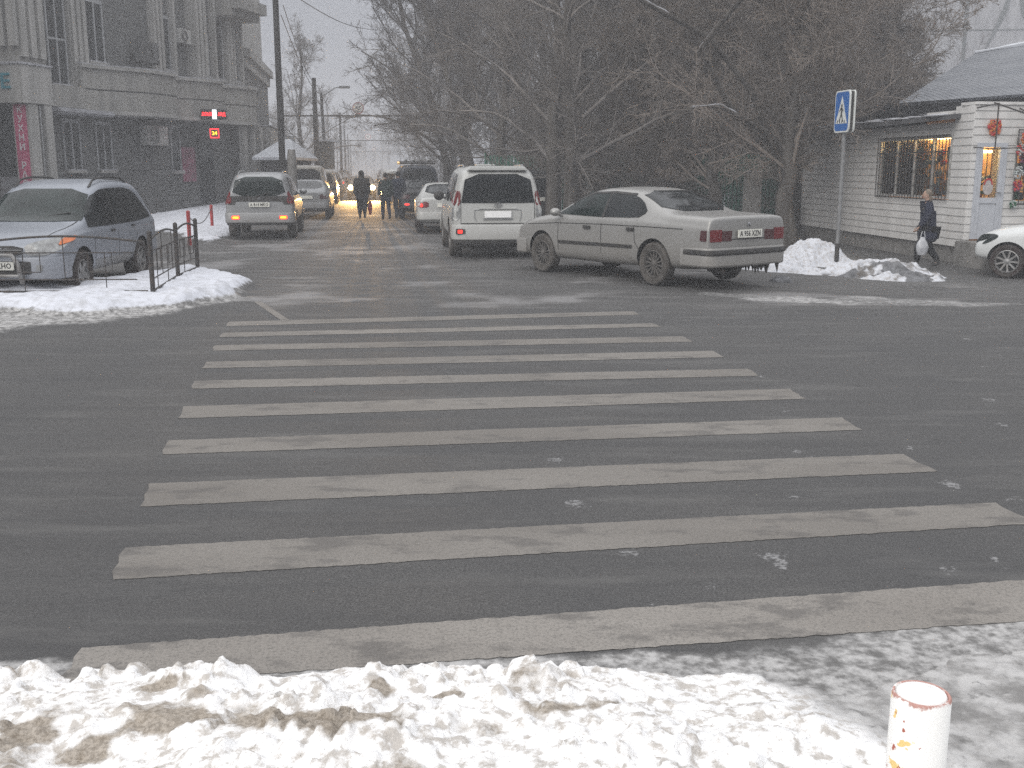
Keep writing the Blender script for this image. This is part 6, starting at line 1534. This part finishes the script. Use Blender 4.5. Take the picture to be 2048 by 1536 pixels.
protoD = make_tree('bare_tree', 4, [(0, 0, -.3), (.0, 0, 4), (.15, .1, 8), (.1, 0, 12), (.3, .1, 16)], .20,
    [S(24, .25, 28, .32, .45, 7, .25, .10, .025), S(8, .15, 32, .42, .5, 6, .12, .13, .012), S(7, .1, 36, .5, .55, 5, .06, .15, .008), S(5, .1, 38, .55, .6, 3, .0, .2, .006)], 'bark', 'twig', 'x')
protoE = make_tree('bare_bush', 5, [(0, 0, -.2), (.02, 0, .3), (.05, 0, .7), (.1, .1, 1.2), (.1, .1, 1.8)], .05,
    [S(26, .0, 35, 1.2, .6, 7, .12, .12, .012), S(9, .15, 38, .5, .5, 6, .05, .16, .007), S(8, .1, 40, .5, .6, 4, .0, .18, .005)], 'bark', 'twig_b', 'x', cat='bush')
def place_tree(proto, x, y, rz, sc, label, group=None, first=False, cat=None, bark=None, z=None):
    t = proto if first else proto.copy()
    if not first:
        COL.objects.link(t)
        for ch in list(proto.children):
            c = ch.copy(); COL.objects.link(c); c.parent = t
    t.location = (x, y, gz(x, y) if z is None else z); t.rotation_euler = (0, 0, rz); t.scale = (sc, sc, sc); t['label'] = label
    if cat: t['category'] = cat
    if group: t['group'] = group
    elif 'group' in t: del t['group']
    return t
G1 = 'bare trees crowded in the park'; GL = 'bare grey-brown tree among the crowded trunks of the park behind the parked cars'
used1 = {}
def pt(proto, *a, **k):
    first = id(proto) not in used1; used1[id(proto)] = 1
    return place_tree(proto, *a, first=first, **k)
def X(px, d): return atd(px, 330, d).x
# near ones with a look of their own
pt(protoC, X(1572, 27.5), 27.5, .4, 1.25, 'big bushy bare tree with the thick dark trunk just left of the white kiosk')
pt(protoC, X(1440, 31), 31.5, 2.1, 1.15, 'wide low-branching bare tree behind the rear window of the silver saloon')
pt(protoC, X(1290, 33), 33.5, 4.0, 1.10, 'low-branching bare tree behind the roof of the silver saloon')
pt(protoA, X(1143, 30.5), 30.5, 1.0, .85, 'bare tree with the pale slim trunk between the white SUV and the saloon')
pt(protoA, X(1108, 33), 33, 3.0, .9, 'bare tree with the dark trunk rising from the short railing beside the white SUV')
pt(protoB, X(905, 55), 55, .1, 1.0, 'tall bare tree leaning left over the street behind the dark van')
pt(protoB, X(950, 46), 46, -.3, .95, 'second bare tree leaning towards the street, behind the white SUV roof')
pt(protoC, X(1660, 33), 34, 1.2, 1.3, 'wide twiggy tree spreading above the kiosk roof behind the sign')
pt(protoC, X(1760, 38), 38.5, 5.2, 1.35, 'twiggy tree between the kiosk roof and the blue-grey sheet roof')
pt(protoA, X(606, 80), 80, .5, .85, 'single leafless street tree among the poles left of the street')
pt(protoA, X(1210, 36), 38, 5.0, .95, 'bare tree standing behind the gap between white SUV and saloon, second row')
pt(protoD, X(1365, 37), 37.5, 2.0, .9, 'tall slim upright bare tree behind the saloon roof, left of the snowy limbs')
r9 = random.Random(12)
rows = []
for d, a, b_, n in [(40, 960, 1700, 8), (47, 930, 1900, 8), (55, 900, 1950, 9), (66, 905, 1800, 9), (80, 890, 1500, 8), (98, 870, 1200, 6), (122, 850, 1000, 5), (150, 835, 950, 4), (185, 820, 900, 4)]:
    for k in range(n):
        px = a + (b_ - a) * (k + r9.uniform(.15, .85)) / n
        rows.append((px, d + r9.uniform(-3, 3), k, d))
ORD = ['leftmost', 'second', 'third', 'fourth', 'fifth', 'sixth', 'seventh', 'eighth']
for i, (px, d, k_, d0) in enumerate(rows):
    pr = r9.choice([protoA, protoB, protoA, protoD, protoC]) if px > 960 else r9.choice([protoB, protoB, protoA])
    rz = r9.uniform(0, 6.28) if pr is not protoB else r9.uniform(-.6, .6)
    if px > 1780 and d < 60: continue
    place_tree(pr, X(px, d), d, rz, r9.uniform(.85, 1.2) * (1.15 if d > 60 else 1), GL if d0 > 50 else 'bare park tree, %s from the left in the %s row behind the cars' % (ORD[k_], 'nearest' if d0 == 40 else 'second'), G1)
GF = 'faint bare trees left of the street'
for i, (px, d) in enumerate([(640, 120), (600, 105), (575, 125), (660, 150), (675, 190), (690, 230), (625, 165), (560, 95), (700, 260), (716, 280), (732, 270), (748, 285), (764, 265), (778, 245), (724, 330), (742, 340)]):
    place_tree(r9.choice([protoA, protoD]), X(px, d), d, r9.uniform(0, 6), r9.uniform(.5, .7), 'faint small bare tree in the misty row at the far left side of the street', GF)
GB = 'brown bushes in the park'
first = True
for k in range(16):
    px = 1090 + 560 * (k + r9.random()) / 16; d = r9.uniform(34, 44)
    if px > 1560: d = r9.uniform(36, 43)
    place_tree(protoE, X(px, d), d, r9.uniform(0, 6), r9.uniform(.9, 1.6), 'brown leafless bush under the park trees behind the saloon', GB, first=first); first = False
# thick snowy limbs crossing the top of the frame belong to the tree by the kiosk
kt = [o for o in COL.objects if o.get('label', '').startswith('big bushy bare tree')][0]
def limb(pts, r, snow):
    Mi = Matrix.Translation(kt.location) @ Matrix.Rotation(kt.rotation_euler.z, 4, 'Z') @ Matrix.Diagonal((*kt.scale, 1)); Mi = Mi.inverted()
    mb = MB(); mb.tube([Mi @ p for p in pts], [r * (1 - .4 * k / len(pts)) for k in range(len(pts))], 8); l_ = mb.build('limb', M['bark'], kt)
    if snow:
        mb = MB(); n = 12; a, c = snow
        q = [pts[0].lerp(pts[-1], a + (c - a) * k / n) for k in range(n + 1)]
        def on(t):
            x = t * (len(pts) - 1); i = min(int(x), len(pts) - 2); return pts[i].lerp(pts[i + 1], x - i)
        mb.tube([Mi @ (on(a + (c - a) * k / n) + Vector((0, 0, r * .75))) for k in range(n + 1)], [.012 + .02 * rnd.random() for _ in range(n + 1)], 6); mb.build('limb_snow', M['snowcap'], l_)
limb([atd(1560, 330, 27.6), atd(1500, 180, 27.2), atd(1420, 75, 26.6), atd(1345, 35, 26), atd(1290, 5, 25.6), atd(1240, -30, 25)], .06, (.62, .85))
limb([atd(1560, 300, 27.6), atd(1470, 230, 27), atd(1400, 100, 26), atd(1450, 35, 25.5), atd(1490, -10, 25)], .07, (.5, .95))
limb([atd(1565, 330, 27.6), atd(1530, 260, 27.2), atd(1440, 212, 26.6), atd(1375, 218, 26)], .05, (.55, .95))

# ------------------------------------------------------------------ people
def skin_mesh(nodes, edges, root=0, sub=1, name='b'):
    me = bpy.data.meshes.new(name); keys = list(nodes); ix = {k: i for i, k in enumerate(keys)}
    me.from_pydata([nodes[k][0] for k in keys], [(ix[a], ix[b]) for a, b in edges], [])
    o = bpy.data.objects.new(name, me); COL.objects.link(o)
    o.modifiers.new('skin', 'SKIN').use_smooth_shade = True
    sv = me.skin_vertices[0].data
    for k in keys:
        r = nodes[k][1]; r = r if isinstance(r, tuple) else (r, r); sv[ix[k]].radius = r; sv[ix[k]].use_root = (ix[k] == root)
    s = o.modifiers.new('s', 'SUBSURF'); s.levels = sub; s.render_levels = sub
    m2 = eval_mesh(o); bpy.data.objects.remove(o); return m2
def mesh_join(mes):
    V = []; F_ = []
    for m in mes:
        k = len(V); V += [tuple(v.co) for v in m.vertices]; F_ += [tuple(i + k for i in p.vertices) for p in m.polygons]
    me = bpy.data.meshes.new('j'); me.from_pydata(V, [], F_); return me
def hand_chain(w, d, side, curl=.5):
    """five fingers hanging from a wrist w along direction d"""
    d = Vector(d).normalized(); w = Vector(w); fwd = Vector((1, 0, 0)); lat = Vector((0, side, 0))
    nd = {}; ed = []; palm = w + d * .05; nd['w'] = (w, .024); nd['p'] = (palm, (.036, .018)); nd['q'] = (w + d * .085, (.038, .016)); ed += [('w', 'p'), ('p', 'q')]
    out = [skin_mesh(nd, ed)]
    for k, (o_, l_) in enumerate(((.030, .070), (.010, .080), (-.010, .075), (-.030, .058))):
        a = w + d * .08 + fwd * o_; b_ = a + d * l_ * .5 - lat * .006; c = b_ + d * l_ * .35 - lat * l_ * curl * .6; e_ = c + d * l_ * .1 - lat * l_ * curl * .4
        out.append(skin_mesh({0: (a, .009), 1: (b_, .0085), 2: (c, .008), 3: (e_, .007)}, [(0, 1), (1, 2), (2, 3)]))
    a = w + d * .03 + fwd * .03; out.append(skin_mesh({0: (a, .011), 1: (a + d * .03 + fwd * .02 - lat * .01, .010), 2: (a + d * .06 + fwd * .022 - lat * .02, .008)}, [(0, 1), (1, 2)]))
    return out
def person(px, d, az, hgt, label, coat, trouser, hair, stride=.25, z=None, hood=False, longcoat=.0, arms=(( .05, 0), (-.05, 0)), boots='trim', bulk=1.0, hat=None, lean=0.0, bun=False, group=None, backpack=None):
    p = atd(px, 400, d); rz = math.pi / 2 - az
    zz = gz(p.x, d) if z is None else z
    t = empty('person', (p.x, d, zz + .015), rz, label, 'person', group); sc = hgt / 1.75; t.scale = (sc, sc, sc)
    hx = lean
    kf_ = stride; # left leg forward, right leg back
    Lk = (.08 + kf_ * .45, .09, .50); La = (kf_ * .75, .09, .09); Rk = (.02 - kf_ * .15, -.09, .49); Ra = (-kf_ * .95, -.09, .13)
    sh = 1.40; nodes = {'pel': ((0, 0, .93), (.14, .11)), 'wa': ((hx * .3, 0, 1.10), (.125, .095)), 'ch': ((hx * .7, 0, 1.30), (.155, .105)), 'nk': ((hx, 0, 1.49), .055), 'hd': ((hx + .03, 0, 1.60), (.072, .085)), 'cr': ((hx + .02, 0, 1.70), (.065, .075)),
        'lh': ((0, .10, .86), .085), 'lk': (Lk, .058), 'la': (La, .04), 'lt': ((La[0] + .15, .10, La[2] - .045), .032), 'rh': ((0, -.10, .86), .085), 'rk': (Rk, .058), 'ra': (Ra, .04), 'rt': ((Ra[0] + .13, -.10, Ra[2] - .085), .032),
        'ls': ((hx * .9, .185, sh), .055), 'rs': ((hx * .9, -.185, sh), .055)}
    ed = [('pel', 'wa'), ('wa', 'ch'), ('ch', 'nk'), ('nk', 'hd'), ('hd', 'cr'), ('pel', 'lh'), ('lh', 'lk'), ('lk', 'la'), ('la', 'lt'), ('pel', 'rh'), ('rh', 'rk'), ('rk', 'ra'), ('ra', 'rt'), ('ch', 'ls'), ('ch', 'rs')]
    hands = []
    W_ = {}
    for nm_, sgn, (sw, ben) in (('l', 1, arms[0]), ('r', -1, arms[1])):
        el = (hx * .8 + sw * .6, sgn * .235, 1.12); wr = (el[0] + sw + ben * .2, sgn * .235, .88 + ben * .22)
        nodes[nm_ + 'e'] = (el, .042); nodes[nm_ + 'w'] = (wr, .027); ed += [(nm_ + 's', nm_ + 'e'), (nm_ + 'e', nm_ + 'w')]
        dd = (Vector(wr) - Vector(el)).normalized(); hands += hand_chain(Vector(wr), dd, sgn); W_[nm_] = Vector(wr) + dd * .12
    head = MB(); hc = Vector((hx + .03, 0, 1.625)); head.ball(hc, (.092, .074, .115), 16, 12)
    head.tube([hc + Vector((.085, 0, .01)), hc + Vector((.108, 0, -.02)), hc + Vector((.088, 0, -.03))], [.008, .014, .01], 6)
    for sg in (1, -1): head.ball(hc + Vector((-.005, sg * .075, -.005)), (.018, .008, .028), 8, 6)
    me = mesh_join([skin_mesh(nodes, ed)] + hands + [head.mesh()]); mesh_obj('body', me, M['skin'], t, 3.2)
    fm = MB()
    for sg in (1, -1): fm.ball(hc + Vector((.082, sg * .03, .018)), (.008, .011, .007), 8, 6)
    fm.build('eyes', M['ink'], t); fm = MB(); fm.ball(hc + Vector((.084, 0, -.055)), (.008, .022, .006), 8, 6); fm.build('mouth', GOODS[0], t)
    # hair / hood
    hb_ = MB()
    if hood:
        hb_.ball(hc + Vector((-.02, 0, .012)), (.115, .105, .14), 16, 12); hb_.tube([hc + Vector((-.03, 0, -.06)), Vector((hx - .02, 0, 1.44))], [.10, .13], 12)
        hb_.build('hood', coat, t, smooth=1.5)
    else:
        hb_.ball(hc + Vector((-.022, 0, .028)), (.092, .083, .105), 16, 12)
        if bun: hb_.ball(hc + Vector((-.05, 0, .085)), (.05, .05, .04), 10, 8); hb_.ball(hc + Vector((-.075, 0, -.08)), (.05, .08, .085), 10, 8)
        hb_.build('hat' if hat else 'hair', hat or hair, t, smooth=1.5)
    # trousers, boots, coat
    b1 = bulk
    tn = {'p': ((0, 0, .90), (.155 * b1, .125 * b1)), 'l': ((0, .10, .84), .10 * b1), 'lk': (Lk, .078 * b1), 'la': ((La[0], La[1], La[2] + .03), .062), 'r': ((0, -.10, .84), .10 * b1), 'rk': (Rk, .078 * b1), 'ra': ((Ra[0], Ra[1], Ra[2] + .03), .062)}
    mesh_obj('trousers', skin_mesh(tn, [('p', 'l'), ('l', 'lk'), ('lk', 'la'), ('p', 'r'), ('r', 'rk'), ('rk', 'ra')]), trouser, t, 3.2)
    for a_, k_ in ((La, Lk), (Ra, Rk)):
        bt = skin_mesh({0: (tuple(Vector(a_) * .72 + Vector(k_) * .28), .066), 1: (a_, .056), 2: ((a_[0] + .03, a_[1], max(.045, a_[2] - .05)), .05), 3: ((a_[0] + .17, a_[1] * 1.1, max(.035, a_[2] - .06)), .042)}, [(0, 1), (1, 2), (2, 3)])
        mesh_obj('boot', bt, M[boots], t, 3.2)
    cn = {'h': ((-.0, 0, .80 - longcoat), ((.19 + longcoat * .15) * b1, (.15 + longcoat * .2) * b1)), 'w': ((hx * .3, 0, 1.05), (.175 * b1, .14 * b1)), 'c': ((hx * .7, 0, 1.30), (.20 * b1, .145 * b1)), 'k': ((hx, 0, 1.47), (.10, .09)), 'n': ((hx + .01, 0, 1.53), (.078, .078)),
          'ls': ((hx * .9, .19, sh), .088 * b1), 'rs': ((hx * .9, -.19, sh), .088 * b1), 'le': (nodes['le'][0], .072 * b1), 're': (nodes['re'][0], .072 * b1), 'lw': (nodes['lw'][0], .052 * b1), 'rw': (nodes['rw'][0], .052 * b1)}
    mesh_obj('coat', skin_mesh(cn, [('w', 'h'), ('w', 'c'), ('c', 'k'), ('k', 'n'), ('c', 'ls'), ('c', 'rs'), ('ls', 'le'), ('le', 'lw'), ('rs', 're'), ('re', 'rw')], root=1), coat, t, 3.2)
    Mx = Matrix.Translation(t.location) @ Matrix.Rotation(rz, 4, 'Z') @ Matrix.Diagonal((sc, sc, sc, 1))
    return t, {k: Mx @ v for k, v in W_.items()}, Mx
def bag(hand, sz, m, label, hm=None, name='carrier_bag', taper=1.0, az=0):
    t = empty(name, hand - Vector((0, 0, sz[2] + .12)), az, label, 'bag'); w2, d2, h2 = sz
    mb = MB(); V = []; ns = 7
    for k in range(ns + 1):
        u = k / ns; q = (.75 + .45 * math.sin(math.pi * min(1, u * 1.1)) * (1 if taper >= 1 else .7)) * (1 - .45 * u ** 3); q2 = q * (taper + (1 - taper) * u)
        for j in range(14):
            a = 6.2832 * j / 14; V.append((w2 / 2 * q2 * math.cos(a) * (1 + .06 * math.sin(3 * a + k)), d2 / 2 * q2 * math.sin(a) * (1 + .1 * math.sin(5 * a + k * 2)), h2 * u))
    F_ = [(k * 14 + j, k * 14 + (j + 1) % 14, (k + 1) * 14 + (j + 1) % 14, (k + 1) * 14 + j) for k in range(ns) for j in range(14)] + [tuple(range(14))[::-1], tuple(range(ns * 14, ns * 14 + 14))]
    mb.add(V, F_); mb.build('bag', m, t, smooth=1.2)
    mb = MB()
    for sg in (1, -1): mb.tube([(sg * w2 * .22, 0, h2 * .97), (sg * .02, 0, h2 + .12)], .010, 5)
    mb.build('handles', hm or m, t)
c_navy = mat('navy_coat', (.020, .024, .045), .85, 0, .2, (.012, .014, .028), 7, .4, 30); c_brown = mat('dark_brown_jacket', (.035, .027, .020), .85, 0, .2, (.02, .017, .014), 7, .4, 30)
c_black = mat('black_cloth', (.016, .016, .018), .9, 0, .2, (.01, .01, .012), 8); c_green = mat('dark_green_jacket', (.02, .04, .035), .85, 0, .2, (.014, .02, .02), 6); c_blue = mat('dark_blue_trousers', (.022, .028, .05), .9, 0, .2, (.015, .018, .03), 8)
h_blond = mat('greying_blond_hair', (.22, .18, .14), .8, 0, .3, (.12, .095, .075), 20); h_dark = mat('dark_hair', (.02, .015, .012), .8)
b_red = mat('red_bag', (.30, .015, .02), .45, 0, .4, (.2, .01, .015), 9); b_white = mat('white_plastic_bag', (.55, .56, .58), .4, 0, .4, (.38, .39, .42), 11)
t, hd_, Mw = person(1862, 21.7, R_(-82), 1.60, 'fair-haired woman in a long navy coat walking left past the kiosk', c_navy, c_black, h_blond, stride=.30, longcoat=.27, arms=((.10, .25), (-.02, 0)), bun=True, bulk=1.35, lean=.06)
bag(hd_['l'] + Vector((.16, 0, .0)), (.22, .12, .36), b_white, 'white plastic bag with faint print hanging from the walking woman\'s hand')
cb = MB(); cb.tube([Mw @ Vector(q) for q in ((.05, .17, 1.50), (.16, .05, 1.32), (.12, -.1, 1.10), (-.05, -.2, .95))], .012, 5); tag(cb.build('shoulder_strap', mat('tan_strap', (.18, .15, .11), .7)), 'tan bag strap slung across the walking woman\'s coat', 'strap')
t, hd_, Mw = person(724, 38.6, R_(-8), 1.72, 'burly person in a dark hooded jacket, silhouetted between the oncoming headlights', c_brown, c_black, h_dark, stride=.14, hood=True, bulk=1.5, arms=((.0, 0), (.02, 0)))
bag(hd_['r'] + Vector((.05, 0, .02)), (.26, .14, .50), b_red, 'red bag hanging from the hand of the burly hooded person', taper=.3)
person(772, 38.0, R_(-20), 1.66, 'person in a greenish jacket and dark blue trousers walking right of the headlights', c_green, c_blue, h_dark, stride=.2, bulk=1.1, hood=False)
person(797, 39.0, R_(-5), 1.70, 'person in dark blue clothes walking nearest the dark hatchback', c_blue, c_blue, h_dark, stride=.1, bulk=1.15, hat=c_black, arms=((.12, .4), (0, 0)))
person(812, 45, R_(0), 1.65, 'shorter person in black, half hidden between the pair and the dark hatchback', c_black, c_black, h_dark, stride=.1, hood=True, bulk=1.1)
person(1567, 31.5, R_(60), 1.68, 'dark figure standing behind the thick tree trunk left of the kiosk', c_black, c_black, h_dark, stride=.08, hood=True, bulk=1.1)

# ------------------------------------------------------------------ vehicles
sedan_silver(); suv_white(); suv_grey(); suv_blue(); hatch_white_right()
far_car('sedan', 611, 38.5, 'silvergrey', 'silver saloon parked close in front of the grey SUV with the yellow fog lamps', az=-7, lightcol='lens_dark', low=False)
far_car('van', 612, 46.5, 'cream', 'pale van with a boxy roof parked behind the silver saloon on the left', az=-8)
far_car('suv', 640, 55, 'cream', 'beige SUV beyond the pale van on the left side of the street', az=-8)
far_car('suv', 655, 66, 'silvergrey', 'grey SUV farther along the left row of parked cars', az=-8)
far_car('sedan', 668, 80, 'silvergrey', 'distant silver car with a lit red tail lamp in the left row', az=-8, lightcol='lens_red_lit')
for i, (px, d, k) in enumerate(((683, 112, 'sedan'), (688, 130, 'suv'))): far_car(k, px, d, 'darkblue', 'faint dark car at the far end of the left row', az=-8, group='faint cars in the left row')
far_car('sedan', 893, 29.9, 'white', 'white car half hidden behind the large white SUV, its tail lamp lit', az=-6, low=False, lightcol='lens_red')
far_car('sedan', 848, 38.5, 'black', 'black hatchback with a glowing red lamp behind the white cars on the right', az=-9, lightcol='lens_dark', low=False)
p = atd(836, 424, 38.5)
far_car('van', 838, 45, 'darkblue', 'dark minivan with a roof rack of small lamps on the right side of the street', az=-9)
far_car('suv', 797, 58, 'whiteclean', 'white boxy off-roader beyond the dark minivan', az=-9)
far_car('suv', 1075, 33, 'black', 'dark car with only its rear corner showing right of the large white SUV', az=-30)
for i, (px, d, k, c_) in enumerate(((790, 78, 'sedan', 'black'), (783, 92, 'suv', 'silvergrey'), (778, 108, 'sedan', 'white'), (772, 128, 'suv', 'darkblue'))): far_car(k, px, d, c_, 'faint distant car in the right row far down the street', az=-9, group='faint cars in the right row')
# oncoming car, head lamps on
oc = far_car('sedan', 724, 63, 'black', 'oncoming dark car with both headlights shining towards the viewer', az=172, front=True, name='oncoming_car', low=False)
oc.root['category'] = 'car'
for sg in (1, -1):
    mb = MB(); mb.ball((4.50, sg * .64, .72), (.05, .16, .15), 14, 10); o = mb.build('headlight', M['headlamp'], oc.root)
    l_ = bpy.data.lights.new('headlight_beam', 'SPOT'); l_.energy = 6500; l_.color = (1, .58, .2); l_.spot_size = R_(50); l_.spot_blend = .9; l_.shadow_soft_size = .06
    lo_ = bpy.data.objects.new('headlight_beam', l_); COL.objects.link(lo_); lo_.parent = oc.root; lo_.location = (4.62, sg * .64, .72); lo_.rotation_euler = (0, R_(-90 + 3.6), 0)
def small_lamp(parent_label, loc, r, m):
    o = [q for q in COL.objects if q.get('label', '') == parent_label][0]; mb = MB(); mb.ball(loc, r, 10, 6); mb.build('tail_lamp_bulb', M[m], o)
small_lamp('black hatchback with a glowing red lamp behind the white cars on the right', (-.075, .62, .55), (.02, .10, .035), 'lens_red_lit')
small_lamp('white car half hidden behind the large white SUV, its tail lamp lit', (-.0, .70, .80), (.03, .04, .05), 'lens_red_lit')
rk = [q for q in COL.objects if q.get('label', '').startswith('dark minivan')][0]
mb = MB(); mb.box(.6, 2.6, -.75, .75, 2.0, 2.06); 
for k in range(5): mb.tube([(.6 + k * .5, -.75, 2.1), (.6 + k * .5, .75, 2.1)], .02, 6)
for sg in (1, -1): mb.tube([(.5, sg * .75, 2.1), (2.7, sg * .75, 2.1)], .02, 6)
mb.build('roof_rack', M['trim'], rk); mb = MB()
for k in range(4): mb.ball((.52, -.5 + k * .33, 2.16), (.04, .08, .05), 8, 6)
mb.build('rack_lamp', M['lens_clear'], rk)
pl_ = [q for q in COL.objects if q.get('label', '').startswith('pale van')][0]

# ------------------------------------------------------------------ haze over the whole place
def haze():
    me = bpy.data.meshes.new('haze'); mb = MB(); mb.box(-260, 260, -30, 420, -1.5, 28); o = mb.build('haze', None)
    m = bpy.data.materials.new('winter_haze'); m.use_nodes = True; n = m.node_tree; n.nodes.clear()
    o_ = N(n, 'ShaderNodeOutputMaterial'); v = N(n, 'ShaderNodeVolumePrincipled'); v.inputs['Density'].default_value = HAZE; v.inputs['Color'].default_value = (.86, .88, .92, 1); v.inputs['Anisotropy'].default_value = .0
    n.links.new(v.outputs[0], o_.inputs['Volume']); o.data.materials.clear(); o.data.materials.append(m); tag(o, kind='stuff'); o.visible_shadow = True
HAZE = .0045
haze()
